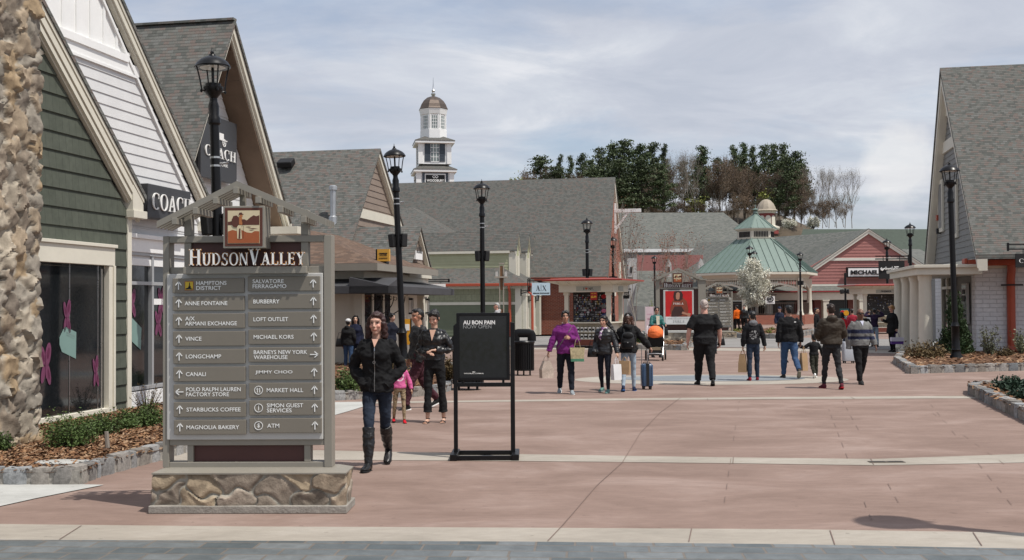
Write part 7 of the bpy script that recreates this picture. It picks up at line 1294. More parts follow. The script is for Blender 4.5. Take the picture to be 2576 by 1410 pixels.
# ================================================================== people
SKIN = vcol('skin', .5, 60, .05, .08, .35); PATF = vcol('patterned_fabric', .85, 120, .15, .2, .2); HAIRM = {}
def fab(name, c, rough=.85, bump=.25, spec=.2, var=.2): return pm('cloth_' + name, c, rough, var, 6, bump, 160, 0, spec)
def hairm(name, c):
    if name not in HAIRM:
        t = NT('hair_' + name); n_ = t.noise(t.co('Object', (14, 14, 2)), 9, 4, .7); HAIRM[name] = t.fin(t.mix(n_, tuple(x * .5 for x in c), tuple(x * 1.7 for x in c)), .42, t.bump(n_, .5, .01), spec=.4)
    return HAIRM[name]
def remeshed(mb, name, mat, parent, vox, wr=0., wsc=8., colfn=None, extra=None, sm=2, seed=0):
    me = bpy.data.meshes.new('tmp'); me.from_pydata(mb.v, [], mb.f); o = bpy.data.objects.new('tmp', me); COL.objects.link(o)
    r = o.modifiers.new('r', 'REMESH'); r.mode = 'VOXEL'; r.voxel_size = vox; r.adaptivity = 0
    if sm: k = o.modifiers.new('s', 'SMOOTH'); k.iterations = sm; k.factor = .5
    bpy.context.view_layer.update(); ev = o.evaluated_get(bpy.context.evaluated_depsgraph_get()); m2 = bpy.data.meshes.new_from_object(ev); bpy.data.objects.remove(o); bpy.data.meshes.remove(me)
    V = [v.co.copy() for v in m2.vertices]; Nn = [v.normal.copy() for v in m2.vertices]; F = [tuple(p.vertices) for p in m2.polygons]; bpy.data.meshes.remove(m2)
    if wr:
        for i, p in enumerate(V):
            q = Vector((p.x * wsc, p.y * wsc, p.z * wsc * 1.35 + seed)); w = noise.fractal(q, 1., 2., 3) - .6 * abs(noise.noise(q * 1.7 + Vector((0, 0, p.x * 6)))); V[i] = p + Nn[i] * wr * w
    out = MB(); out.v = [tuple(p) for p in V]; out.f = F; out.m = [0] * len(F); col = [colfn(Vector(p)) for p in out.v] if colfn else None
    if extra:
        for e, ec in extra: out.add(e); col = (col + [ec] * len(e.v)) if colfn else None
    return out.build(name, mat, parent, True, 80, col=col, fix=bool(extra) or False)
def oval(mb, secs, n=20, p=2.3):
    rows = []
    for (cx, cy, z, rx, ry) in secs:
        r_ = []
        for k in range(n):
            a = 2 * math.pi * k / n; c, s_ = math.cos(a), math.sin(a); r_.append((cx + rx * math.copysign(abs(c) ** (2 / p), c), cy + ry * math.copysign(abs(s_) ** (2 / p), s_), z))
        rows.append(r_)
    mb.grid(rows, 0, True, (True, True))
def hand(w, d, up, sx, curl=.5, sc=1.):
    """palm, four unequal bent fingers and a side thumb; w = wrist, d = direction, up = back of hand"""
    d = d.normalized(); up = (up - d * up.dot(d)).normalized(); s_ = d.cross(up) * sx; mb = MB(); M = Matrix((s_, up, d)).transposed()
    mb.ell(w + d * .045 * sc, (.042 * sc, .016 * sc, .055 * sc), 10, 8, 0, M)
    for i, (o, L) in enumerate(((-.031, .058), (-.010, .075), (.011, .080), (.031, .070))):
        p = w + d * (.082 - abs(i - 1.6) * .004) * sc + s_ * o * sc; P = [p - d * .02 * sc, p]; dd = d.copy()
        for j, f in enumerate((.42, .33, .25)): dd = (Matrix.Rotation(curl * (.6 + .25 * j) * 1.1, 3, d.cross(up)) @ dd); dd = dd if dd.dot(up) <= d.dot(up) + .01 else (Matrix.Rotation(-2 * curl * (.6 + .25 * j) * 1.1, 3, d.cross(up)) @ dd); P.append(P[-1] + dd * L * f * sc)
        mb.tube(P, [.0085 * sc, .0088 * sc, .0082 * sc, .0075 * sc, .005 * sc], 6)
    p = w + d * .02 * sc + s_ * .032 * sc; t1 = (d * .7 + s_ * .75 - up * .25).normalized(); t2 = (d * .95 + s_ * .2 - up * .35).normalized(); mb.tube([p - t1 * .015 * sc, p + t1 * .03 * sc, p + t1 * .03 * sc + t2 * .028 * sc, p + t1 * .03 * sc + t2 * .048 * sc], [.012 * sc, .0105 * sc, .0095 * sc, .006 * sc], 6)
    return mb
def hz(px): return 768 - (px - CX) * math.tan(R(.35))
def person(label, px, top, feet, rz=0, sex='m', bw=1., arms=None, legs=None, jacket=None, trousers=None, shoes=None, hair=('short', 'black', (.012, .010, .009)), skin=(.42, .24, .17), head=(0, 0), lean=0., lod=1, grp=None, extra=None, vox=None, child=False, Yf=None, cap=None, glasses=False, scarf=None, Z0=0):
    Y = Yf or 4816 / (feet - hz(px)); H = (feet - top) * Y / FPX; sc = H / 1.75; p0 = At(px, 768, Y); T = thing('person', label, 'person', (p0.x, Y, Z0), R(rz), grp); T.scale = (sc,) * 3
    vx = (vox or (.013 if lod else .02)); fem = sex == 'f'; SW = (.150 if fem else .170) * (1 + (bw - 1) * .5) * (1 if not child else .92); HW = (.088 if fem else .085) * (1 + (bw - 1) * .4)
    legs = legs or ((4, 6, 2, 0), (-4, 8, 2, 0)); arms = arms or (((.22, .02, -1), (.10, -.25, -1), .5), ((.22, .02, -1), (.10, -.25, -1), .5)); skc = tuple(skin)
    J = {}; low = 9
    for sx, (tf, kn, ab, fy, *fp) in zip((1, -1), legs):
        tf, kn, ab = R(tf), R(kn), R(ab); hip = Vector((sx * HW, 0, .93)); d = Vector((sx * math.sin(ab), -math.sin(tf), -math.cos(tf) * math.cos(ab))).normalized(); knee = hip + d * .445; d2 = Vector((sx * math.sin(ab) * .6, -math.sin(tf - kn), -math.cos(tf - kn))).normalized(); ank = knee + d2 * .40; J[sx] = [hip, knee, ank, d2, fy, fp[0] if fp else None]; low = min(low, ank.z - .075 if not fp or fp[0] is None or fp[0] > -20 else ank.z - .12)
    dz = -low; 
    for sx in (1, -1): J[sx][:3] = [q + Vector((0, 0, dz)) for q in J[sx][:3]]
    ln = R(lean); LM = lambda q: Vector((q.x, q.y * math.cos(ln) - (q.z - .93) * math.sin(ln), .93 + (q.z - .93) * math.cos(ln) + q.y * math.sin(ln) + dz)); top0 = 1.455
    sh = {sx: LM(Vector((sx * SW, .01, 1.395))) for sx in (1, -1)}; A = {}
    for sx, (u, f, c, *_) in zip((1, -1), arms):
        u = Vector((u[0] * sx, u[1], u[2])).normalized(); f = Vector((f[0] * sx, f[1], f[2])).normalized(); el = sh[sx] + u * .285; wr = el + f * .245; A[sx] = (el, wr, f, c)
    hd = LM(Vector((0, -.014, 1.625))); ht, hp = R(head[0]), R(head[1]); HM = Matrix.Rotation(ht, 3, 'Z') @ Matrix.Rotation(hp, 3, 'X'); big = 1.22 if child else (1.05 if not fem else 1.03); hq = lambda x, y, z: hd + HM @ (Vector((x, y, z)) * big)
    # ---- body: one continuous skin
    b = MB(); kb = bw; tors = [(.90, .150, .105), (.98, .158, .105), (1.08, .125, .088), (1.20, .140, .10), (1.30, .155, .105), (1.38, .150, .088), (1.43, .118, .068), (1.475, .062, .052)]
    def torso(mb, add, z0=.88, z1=1.47, puff=0, flare=0.):
        S_ = []; n = 34
        for k in range(n + 1):
            z = z0 + (z1 - z0) * k / n; zz = min(max(z, .90), 1.47)
            for a_, c_ in zip(tors, tors[1:]):
                if a_[0] <= zz <= c_[0]: f = (zz - a_[0]) / (c_[0] - a_[0]); rx = a_[1] + (c_[1] - a_[1]) * f; ry = a_[2] + (c_[2] - a_[2]) * f
            if not fem and not child: rx += .012 if 1.0 < z < 1.3 else .005
            if fem and 1.2 < z < 1.36: ry += .018 * math.sin((z - 1.2) / .16 * math.pi)
            f_ = min(1, max(0, (1.47 - z) / .22)); kk = 1 + (kb - 1) * (.25 + .75 * f_); rx *= kk; ry *= 1 + (kb - 1) * (.3 + 1.1 * f_); bell = .02 * (kb - 1) * 4 if kb > 1 else 0
            pf = 1 + (puff * abs(math.sin(z * math.pi / .075)) if puff else 0); fl = flare * max(0, (1.1 - z) / .25); c = LM(Vector((0, -bell * (1 if 1 < z < 1.25 else 0), z))); S_.append((c.x, c.y, c.z, (rx + add + fl) * pf, (ry + add + fl) * pf))
        oval(mb, S_)
    torso(b, -.022, .95)
    b.tube([LM(Vector((0, .008, 1.40))), LM(Vector((0, .002, 1.50))), hd + Vector((0, .012, -.05))], [.062 * (.85 if fem else 1) * bw ** .6] * 2 + [.055 * (.85 if fem else 1) * bw ** .5], 12)
    for sx in (1, -1):
        el, wr, f, c = A[sx]; b.tube([sh[sx] + Vector((-sx * .03, 0, -.02)), sh[sx], sh[sx].lerp(el, .5), el, el.lerp(wr, .35), wr, wr + f * .03], [.040 * bw, .044 * bw, .042 * bw, .036 * bw, .037 * bw, .026 * bw ** .5, .026 * bw ** .5] if not jacket or jacket.get('sleeve', 1) < 1 else [.035, .035, .033, .030, .030, .024, .024], 10)
        h_, k_, a_ = J[sx][:3]; b.tube([h_ + Vector((0, 0, .03)), h_.lerp(k_, .3), k_, k_.lerp(a_, .3), k_.lerp(a_, .6), a_], [.062 * bw, .058 * bw, .042 * bw, .042, .036, .032], 10)
    # head
    for c_, r_ in (((0, .010, .025), (.074, .092, .092)), ((0, -.02, -.040), (.058, .066, .070)), ((0, -.045, -.090), (.032, .034, .026)), ((0, -.068, .035), (.052, .026, .028)), ((.036, -.062, -.025), (.024, .022, .022)), ((-.036, -.062, -.025), (.024, .022, .022)), ((0, -.083, -.060), (.024, .014, .014))):
        b.ell(hq(*c_), [q * big for q in r_], 14, 10, 0, HM)
    b.tube([hq(0, -.082, .018), hq(0, -.100, -.012), hq(0, -.104, -.026), hq(0, -.092, -.034)], [.010 * big, .012 * big, .0155 * big, .010 * big], 8)
    for sx in (1, -1): b.ell(hq(sx * .074, .012, -.004), [q * big for q in (.012, .020, .030)], 8, 6, 0, HM)
    HI = HM.inverted()
    def scol(p):
        q = HI @ (p - hd) / big; 
        if q.length > .16 or q.y > -.03: return skc
        x = abs(q.x)
        if abs(q.z - .010) < .0075 and abs(x - .031) < .016: return (.02, .015, .012) if abs(x - .031) < .008 else (.32, .28, .26)
        if abs(q.z - .019) < .004 and abs(x - .031) < .019: return tuple(v * .35 for v in skc)
        if abs(q.z - .034 + abs(x - .03) * .15) < .0050 and abs(x - .033) < .021: return tuple(v * .28 for v in skc)
        if abs(q.z + .062) < .0085 and x < .024: return (skc[0] * .78, skc[1] * .52, skc[2] * .52)
        if abs(q.z + .02) < .03 and abs(x - .045) < .02: return (skc[0] * 1.05, skc[1] * .88, skc[2] * .88)
        if abs(q.z + .036) < .005 and abs(x - .008) < .005: return tuple(v * .4 for v in skc)
        return skc
    ex = []
    for i, sx in enumerate((1, -1)):
        el, wr, f, c = A[sx]
        if c is not None: upv = Vector((sx * .9, -.2, .1)) if abs(f.x) < .7 else Vector((0, -.3, 1)); up = arms[i][3] if len(arms[i]) > 3 else upv; ex.append((hand(wr, f, Vector(up), sx, c, (.92 if fem else 1.) * (1.05 if bw > 1.2 else 1)), skc))
    if shoes and shoes.get('sandal'):
        for sx in (1, -1):
            h_, k_, a_, d2, fy, fp = J[sx]; F_ = Matrix.Rotation(R(fy) * sx, 3, 'Z'); m = MB(); hl = .075; m.tube([a_ + Vector((0, .02, .01)), a_ + F_ @ Vector((0, .02, -.035)), a_ + F_ @ Vector((0, -.06, -.045)), a_ + F_ @ Vector((0, -.12, -.062))], [.03, .034, .033, .022], 10, flat=.8)
            for j in range(5): o = (-.03 + j * .014) * sx; m.tube([a_ + F_ @ Vector((o, -.11, -.062)), a_ + F_ @ Vector((o * 1.1, -.155 + abs(j - 1) * .008, -.068))], [.009, .007], 6)
            ex.append((m, skc))
    remeshed(b, 'body', SKIN, T, min(vx, .0115) if lod else vx, colfn=scol, extra=ex or None, sm=1)
    # ---- jacket or shirt
    if jacket:
        jk = dict(add=.022, arm=.018, len=.90, puff=0, sleeve=1., wr=.012, flare=0., collar=.02, col=None, hood=False, mat=None); jk.update(jacket); m = MB(); torso(m, jk['add'], jk['len'], 1.462, jk['puff'], jk['flare'])
        for sx in (1, -1):
            el, wr, f, c = A[sx]; a_ = jk['arm']; q = [sh[sx] + Vector((-sx * .05, 0, -.04)), sh[sx] + Vector((-sx * .012, 0, 0)), sh[sx].lerp(el, .25), sh[sx].lerp(el, .6), el, el.lerp(wr, .3), el.lerp(wr, .7), wr]; rr = [.044, .050, .050, .046, .043, .044, .039, .034]
            if c is None: q.append(wr + f * .05); rr.append(.036)
            if jk['sleeve'] < 1: q = [sh[sx] + Vector((-sx * .05, 0, -.04)), sh[sx], sh[sx].lerp(el, .4), sh[sx].lerp(el, .88)]; rr = [.044, .050, .054, .056]
            if jk['puff']: 
                q2 = []; r2 = []
                for (a1, a2), (b1, b2_) in zip(zip(q, q[1:]), zip(rr, rr[1:])):
                    for j in range(4): q2.append(a1.lerp(a2, j / 4)); r2.append((b1 + (b2_ - b1) * j / 4) * (1 + (.10 if j % 2 else -.03)))
                q, rr = q2 + [q[-1]], r2 + [rr[-1]]
            m.tube(q, [(v + a_) * bw ** .7 for v in rr], 14)
        if jk['collar']: z_ = 1.452; m.tube([LM(Vector((0, .012, 1.42))), LM(Vector((0, .010, 1.47 + jk['collar'])))], [.082 * bw ** .6, .072 * bw ** .6], 14)
        if jk['hood']: m.ell(LM(Vector((0, .085, 1.45))), (.12, .07, .085), 14, 10)
        o = remeshed(m, jk.get('name', 'jacket'), jk['mat'] if not jk['col'] else PATF, T, vx, jk['wr'], 7, jk['col'], seed=px)
    if trousers:
        tr = dict(add=.012, top=1.06, wr=.010, flare=0., col=None, mat=None, cut=1.0, skirt=0); tr.update(trousers); m = MB(); ad = tr['add']; torso(m, ad - .004, .85, tr['top'])
        for sx in (1, -1):
            h_, k_, a_, d2, fy, fp = J[sx]; end = k_.lerp(a_, tr['cut'] * .97); P = [h_ + Vector((-sx * .015, 0, .06)), h_ + Vector((-sx * .008, 0, -.03)), h_.lerp(k_, .5), k_, k_.lerp(a_, .35), k_.lerp(a_, .7), end]; rr = [.085, .084, .070, .052, .052, .042 + tr['flare'] * .6, .038 + tr['flare']]
            m.tube(P, [(v + ad) * bw ** (.9 if i < 3 else .35) for i, v in enumerate(rr)], 14)
        remeshed(m, tr.get('name', 'trousers'), tr['mat'] if not tr['col'] else PATF, T, vx, tr['wr'], 9, tr['col'], seed=px * 2)
    if shoes:
        for sx in (1, -1):
            h_, k_, a_, d2, fy, fp = J[sx]; yaw = R(fy) * sx; pit = R(fp) if fp is not None else 0; F_ = Matrix.Rotation(yaw, 3, 'Z') @ Matrix.Rotation(pit, 3, 'X'); m = MB()
            if shoes.get('sandal'):
                m.tube([a_ + F_ @ Vector((0, .03, -.062)), a_ + F_ @ Vector((0, -.05, -.068)), a_ + F_ @ Vector((0, -.10, -.078)), a_ + F_ @ Vector((0, -.165, -.080))], [.026, .03, .036, .03], 8, flat=.2); m.b2(a_ + Vector((-.018, .015, -.062)), a_ + Vector((.018, .05, -.088))); m.tube([a_ + Vector((.03 * math.cos(q * .785), .012 + .032 * math.sin(q * .785), -.005)) for q in range(9)], .006, 5); m.tube([a_ + F_ @ Vector((.036 * math.cos(q * .4), -.11, -.072 + .030 * math.sin(q * .4))) for q in range(9)], .012, 5)
                m.build('shoe', shoes['mat'], T, True); continue
            rows = []; 
            for y, w, h0, h1 in ((.062, .018, -.070, -.02), (.05, .032, -.074, .01), (.02, .036, -.074, .03), (-.03, .036, -.074, .018), (-.08, .042, -.074, -.012), (-.13, .044, -.074, -.030), (-.17, .034, -.072, -.040), (-.195, .014, -.066, -.052)):
                rows.append([a_ + F_ @ Vector((w * math.copysign(abs(math.cos(q * .5236)) ** .7, math.cos(q * .5236)), y, (h0 + h1) / 2 + (h1 - h0) / 2 * math.sin(q * .5236))) for q in range(12)])
            m.grid(rows, 0, True, (True, True)); m.tube([a_ + Vector((0, .01, .02)), a_ + F_ @ Vector((0, .01, -.01))], [.034, .038], 12)
            for (y, w), (y2, w2) in zip(((.066, .022), (.04, .037), (-.04, .04), (-.13, .047), (-.18, .034)), ((.04, .037), (-.04, .04), (-.13, .047), (-.18, .034), (-.205, .012))): m.prism([a_ + F_ @ Vector(q) for q in ((-w, y, -.068), (w, y, -.068), (w2, y2, -.068), (-w2, y2, -.068))], F_ @ Vector((0, 0, -.018)), 1)
            if shoes.get('heel'): m.b2(a_ + Vector((-.02, .02, -.085)), a_ + Vector((.02, .06, -.068)), 1)
            m.build('shoe', [shoes['mat'], shoes.get('sole', BLACKM)], T, True, 50)
            if shoes.get('boot'): m = MB(); top_b = k_.lerp(a_, .02); m.tube([top_b, k_.lerp(a_, .3), k_.lerp(a_, .6), k_.lerp(a_, .85), a_, a_ + Vector((0, -.01, -.04))], [.066, .070, .060, .050, .046, .045], 16); remeshed(m, 'boot_shaft', shoes['mat'], T, vx, .010, 10, seed=sx)
    # ---- hair
    st, hn, hc = hair; hm = hairm(hn, hc)
    if st != 'bald':
        m = MB(); f_ = 0 if st in ('short', 'crop') else .006; m.ell(hq(0, .026, .040), [(.079 + f_) * big, (.092 + f_) * big, (.090 + f_) * big], 16, 12, 0, HM); m.ell(hq(0, .045, .0), [(.072 + f_) * big, (.066 + f_) * big, (.075 + f_) * big], 14, 10, 0, HM)
        if st != 'crop': m.ell(hq(.012, -.03, .092), [.062 * big, .056 * big, .034 * big], 12, 8, 0, HM)
        if st in ('bob', 'long', 'girl'):
            lo = {'bob': -.155, 'long': -.30, 'girl': -.2}[st]
            for sx in (1, -1): m.tube([hq(sx * .055, .0, .07), hq(sx * .080, -.006, .02), hq(sx * .088, .0, -.05), hq(sx * .088, .012, max(lo, -.15)), hq(sx * .07, .03, lo)], [.028 * big, .032 * big, .036 * big, .040 * big, .016 * big], 10)
            m.tube([hq(0, .07, .04), hq(0, .08, -.06), hq(0, .075, lo * .8), hq(0, .07, lo)], [.07 * big, .075 * big, .07 * big, .04 * big], 12, flat=.6)
        if fem and st in ('short', 'tied', 'wind', 'bun', 'pony'):
            for sx in (1, -1): m.ell(hq(sx * .040, -.040, .076), (.046, .050, .034), 10, 8); m.ell(hq(sx * .070, -.004, .02), (.020, .040, .05), 10, 8)
        if st == 'bun': m.ell(hq(.0, .06, .12), (.036, .036, .034), 10, 8)
        if st == 'tied': m.ell(hq(0, .10, -.01), (.04, .04, .045), 10, 8)
        if st == 'pony': m.tube([hq(0, .10, .05), hq(0, .14, .03), hq(0, .15, -.05), hq(0, .14, -.10)], [.02, .034, .03, .012], 8)
        if st == 'wind': 
            for q in range(7): m.tube([hq(.03 * (q - 3) / 3, .05, .06 - q * .01), hq(.07 + .01 * q, .07, .0 - q * .02), hq(.14 + .014 * q, .08, -.10 - q * .02), hq(.20 + .022 * q, .09, -.22 - q * .03)], [.042, .04, .03, .010], 8)
        remeshed(m, 'hair', hm, T, .011 if lod else .016, .012, 20, sm=1, seed=px)
    if cap: 
        m = MB(); m.ell(hq(0, .015, .062), (.090 * big, .104 * big, .078 * big), 16, 12, 0, HM); 
        if cap.get('brim', 1): m.ell(hq(0, cap.get('by', -.11), .045), (.07, .075, .008), 14, 6, 0, HM)
        remeshed(m, 'cap', cap['mat'], T, .010, .003, 20, sm=1)
    if glasses:
        m = MB()
        for sx in (1, -1): m.ell(hq(sx * .032, -.088, .010), (.027, .008, .019), 12, 6, 0, HM); m.bar(hq(sx * .055, -.085, .014), hq(sx * .08, .01, .014), .004, .006)
        m.bar(hq(-.01, -.096, .014), hq(.01, -.096, .014), .004, .005); m.build('sunglasses', BLACK, T, True)
    T['_'] = 0; del T['_']
    W_ = Matrix.Translation(T.location) @ Matrix.Rotation(R(rz), 4, 'Z') @ Matrix.Scale(sc, 4)
    return dict(T=T, A={k: (W_ @ v[1], (W_.to_3x3() @ v[2]).normalized(), W_ @ (v[1] + v[2] * .09)) for k, v in A.items()}, W=W_, LM=LM, hq=hq, Y=Y, sc=sc, dz=dz, sh=sh, ry=lambda z: .1)
def patch(P, name, mt, pts, w, th=.006):      # a strip on a garment, points in person space
    m = MB(); [m.bar(a, b, w, th, up=(0, 1, 0)) for a, b in zip(pts, pts[1:])]; m.build(name, mt, P['T'])
LEA = pm('black_leather', (.011, .011, .012), .36, .3, 5, .3, 40, 0, .45); KNIT = fab('black_knit', (.014, .014, .015)); BLK = fab('black', (.012, .012, .013)); JEAN = fab('dark_denim', (.022, .032, .055)); JEANK = fab('indigo_denim', (.012, .014, .022)); JBLUE = fab('blue_denim', (.04, .075, .15)); LJEAN = fab('light_denim', (.30, .37, .44)); BSH = fab('black_shoe', (.012, .012, .012), .5)
SKA = (.50, .30, .20); SKW = (.56, .33, .25); BLH = (.010, .009, .009)
hang = ((.16, .03, -1), (.03, -.10, -1), .45)
def denim(p): 
    f = max(0, 1 - abs(p.z - .62) / .2) * .5; return (.014 + .03 * f, .020 + .04 * f, .034 + .055 * f)
P1 = person('woman walking to the camera in a black bomber jacket, dark jeans and tall black boots', 948, 778, 1176, -4, 'f', .98, arms=(((.50, .16, -1), (-.62, -.50, -.72), None), ((.50, .16, -1), (-.62, -.50, -.72), None)), legs=((-16, 24, -2.8, 4, 20), (17, 5, -2.6, 6, -6)), vox=.008,
    jacket=dict(mat=fab('bomber', (.011, .011, .012), .9, .3), add=.032, arm=.024, len=.875, wr=.020, collar=.0, name='bomber_jacket'), trousers=dict(col=denim, wr=.008, add=.006, cut=.5), shoes=dict(mat=LEA, boot=True, heel=True), hair=('bob', 'auburn', (.034, .013, .011)), skin=SKW, head=(-6, 0))
zp = [P1['LM'](Vector((0, y, z))) for z, y in ((1.40, -.125), (1.33, -.155), (1.25, -.157), (1.12, -.134), (1.0, -.150), (.89, -.153))]; patch(P1, 'zip', STEEL, zp, .006); m = MB(); c = P1['LM'](Vector((0, -.17, 1.22))); m.tube([c + Vector((.014 * math.cos(k * .524), 0, .014 * math.sin(k * .524) - .012)) for k in range(13)], .003, 5); m.build('zip_pull', STEEL, P1['T'])
m = MB(); m.face([P1['LM'](Vector(q)) for q in ((-.036, -.10, 1.46), (.036, -.10, 1.46), (.0, -.152, 1.37))]); m.build('neckline', SKIN, P1['T'], col=[SKW] * 3, fix=False)
mK = [fab('pink_hoodie', (.55, .10, .26)), fab('white_print', (.75, .72, .72))]
def pinkc(p): r_ = math.hypot(p.x - .0, p.z - 1.22); return ((.78, .72, .74) if .085 < r_ < .115 or r_ < .012 else (.70, .16, .36)) if p.y < -.05 and r_ < .125 else (.58, .12, .29)
def leop(p): n_ = noise.cell(Vector((p.x * 60, p.y * 60, p.z * 60))); return (.05, .035, .025) if n_ > .45 else (.38, .29, .18)
P2 = person('little girl in a pink sweatshirt, leopard leggings and red shoes beside the woman in black', 1004, 897, 1064, 10, 'f', .98, child=True, arms=(((.45, -.05, -1), (.25, -.2, -1), .4), ((.3, .05, -1), (-.1, -.2, -1), .4)), legs=((3, 4, 3, 5, None), (-8, 14, 4, 5, None)), jacket=dict(col=pinkc, len=.93, name='sweatshirt', add=.03, arm=.02), trousers=dict(col=leop, wr=.004, add=.002, name='leggings'), shoes=dict(mat=fab('red_shoe', (.45, .01, .02)), sole=BSH), hair=('girl', 'black', BLH), skin=SKA)
P3_ = person('man in a black jacket and maroon trousers looking left, behind the leather jacket woman', 1052, 767, 1026, -62, 'm', 1.05, arms=(((.2, .1, -1), (.0, -.5, -.9), None), ((.25, .05, -1), (.05, -.35, -1), .5)), legs=((24, 12, 1, 5, 12), (-16, 26, 1, 5, 22)), jacket=dict(mat=fab('black_jacket', (.012, .012, .013), .6, .35, .35), add=.03, arm=.026, wr=.02, len=.9), trousers=dict(mat=fab('maroon', (.055, .018, .025)), add=.02, wr=.02), shoes=dict(mat=BSH, sole=LETW), hair=('short', 'black', BLH), skin=(.42, .22, .14), head=(0, 4), Yf=18.6)
P4 = person('woman in a black leather jacket and flared cropped trousers checking her wrist', 1092, 779, 1063, -10, 'f', .98, arms=(((.42, .06, -1), (-.92, -.62, .02), .55, (0, 0, 1)), ((.42, .06, -1), (-.75, -.6, -.12), .5, (0, 0, 1))), legs=((-3, 4, 3.5, 4, None), (6, 3, .5, 6, None)), vox=.010, jacket=dict(mat=LEA, add=.026, arm=.020, len=.98, wr=.022, collar=.005, name='leather_jacket'), trousers=dict(mat=BLK, add=.008, flare=.035, cut=.80, top=1.04), shoes=dict(mat=LEA, sandal=True), hair=('tied', 'black', BLH), skin=(.55, .34, .25), head=(-8, 24))
m = MB(); m.face([P4['LM'](Vector(q)) for q in ((-.05, -.095, 1.45), (.05, -.095, 1.45), (.0, -.156, 1.28))]); m.build('neckline', SKIN, P4['T'], col=[(.55, .34, .25)] * 3, fix=False)
P5 = person('woman with a white knit hat and black coat seen from behind near the corner shop', 876, 802, 932, 165, 'f', 1.05, arms=(hang, ((.3, .1, -1), (-.3, -.5, -.6), None)), jacket=dict(mat=KNIT, add=.045, arm=.03, len=.86, hood=True, puff=.03), trousers=dict(mat=JBLUE), shoes=dict(mat=BSH), hair=('crop', 'black', BLH), cap=dict(mat=fab('white_knit', (.6, .6, .6)), brim=0), skin=SKA, lod=0)
P6 = person('young woman with long black hair and navy coat facing the white hatted woman', 894, 793, 931, 10, 'f', 1., jacket=dict(mat=fab('navy_coat', (.012, .015, .035)), add=.03, len=.82), trousers=dict(mat=JEAN), shoes=dict(mat=BSH), hair=('long', 'black', BLH), skin=(.58, .38, .28), lod=0)
P7 = person('woman with a hair bun holding a phone behind the woman in the bomber jacket', 985, 788, 933, 60, 'f', 1., arms=(((.3, -.3, -.8), (-.1, -.5, .9), .8), hang), jacket=dict(mat=fab('navy_jacket', (.012, .014, .025)), add=.028), trousers=dict(mat=JEANK), shoes=dict(mat=BSH), hair=('bun', 'black', BLH), skin=(.52, .34, .26), lod=0)
P8 = person('grey haired man in a grey and white hooded top walking left beyond the poster stand', 1250, 762, 880, -80, 'm', 1., jacket=dict(mat=fab('grey_top', (.35, .35, .36)), hood=True), trousers=dict(mat=JEAN), shoes=dict(mat=BSH), hair=('short', 'grey', (.30, .29, .28)), skin=SKW, lod=0)
def purp(p): return (.012, .012, .014) if p.z < .905 + P9dz else (.22, .03, .21)
P9dz = 0
P9 = person('woman in a purple fleece with a crossbody strap carrying a plastic bag', 1422, 779, 990, 0, 'f', 1.06, arms=(((.35, .05, -1), (-.75, -.75, .25), .9, (0, -1, .4)), ((.45, -.05, -1), (.35, -.15, -1), .9)), legs=((14, 4, 2, 6, None), (-12, 14, 2, 8, 12)), jacket=dict(mat=fab('purple_fleece', (.15, .02, .14)), add=.034, arm=.026, len=.86, wr=.016, name='fleece_jacket'), trousers=dict(mat=JEANK, add=.016), shoes=dict(mat=fab('grey_trainer', (.25, .28, .30)), sole=LETW), hair=('tied', 'black', BLH), skin=(.40, .22, .15), head=(0, -4))
patch(P9, 'strap', fab('grey_strap', (.12, .10, .10)), [P9['LM'](Vector(q)) for q in ((.13, -.07, 1.43), (.07, -.148, 1.33), (-.02, -.155, 1.2), (-.12, -.135, 1.05), (-.17, -.08, .96))], .018)
P10 = person('woman with long wind blown black hair in a black puffer and patterned scarf', 1519, 793, 988, -22, 'f', 1.0, arms=(((.45, -.06, -1), (.30, -.35, -1), .9), ((.22, .08, -1), (-.1, -.5, -.5), None)), legs=((8, 4, 2, 4, None), (-8, 12, 2, 4, None)), jacket=dict(mat=fab('black_puffer', (.012, .012, .014), .4, .1, .5), add=.03, arm=.022, len=.88, puff=.05, wr=.012, name='puffer_jacket'), trousers=dict(mat=JEANK, add=.004), shoes=dict(mat=fab('teal_trainer', (.12, .22, .20)), sole=LETG), hair=('wind', 'black', BLH), skin=(.50, .30, .21), head=(-14, 0))
m = MB(); L_ = P10['LM']; m.tube([L_(Vector((.08 * math.cos(k * .52), .0 + .08 * math.sin(k * .52), 1.47))) for k in range(13)], .026, 8); m.tube([L_(Vector(q)) for q in ((.0, -.10, 1.46), (-.03, -.15, 1.38), (-.05, -.165, 1.28), (-.03, -.16, 1.2))], [.03, .045, .05, .02], 8, flat=.4); remeshed(m, 'scarf', None, P10['T'], .012, .01, 20, lambda p: (.60, .55, .58) if noise.noise(p * 22) > -.05 else (.16, .06, .18)).data.materials[0] = PATF
P11 = person('person in a black hoodie, cap and light jeans seen from behind pulling a blue suitcase', 1580, 787, 984, 172, 'f', 1.02, arms=(((.40, -.25, -.9), (-.2, -.9, .1), .8), ((.70, -.02, -.9), (.55, -.25, -.7), .9)), legs=((-8, 16, 2, 8, 14), (7, 4, 2, 8, None)), jacket=dict(mat=KNIT, add=.045, arm=.035, len=.87, hood=True, wr=.02, name='hoodie'), trousers=dict(mat=LJEAN, add=.004, wr=.006), shoes=dict(mat=fab('navy_trainer', (.02, .03, .07)), sole=fab('blue_sole', (.05, .15, .4))), hair=('girl', 'brown', (.06, .025, .015)), cap=dict(mat=BLK, brim=0), skin=SKW)
m = MB(); q = P11['hq'](0, .118, .07); text(m, 'W', (-.03, -.028, .03, .005), q, (-1, 0, 0), (0, 0, 1), 0, .05); text(m, 'A', (-.03, .0, .03, .032), q, (-1, 0, 0), (0, 0, 1), 0, .05); m.build('cap_emblem', LETW, P11['T'])
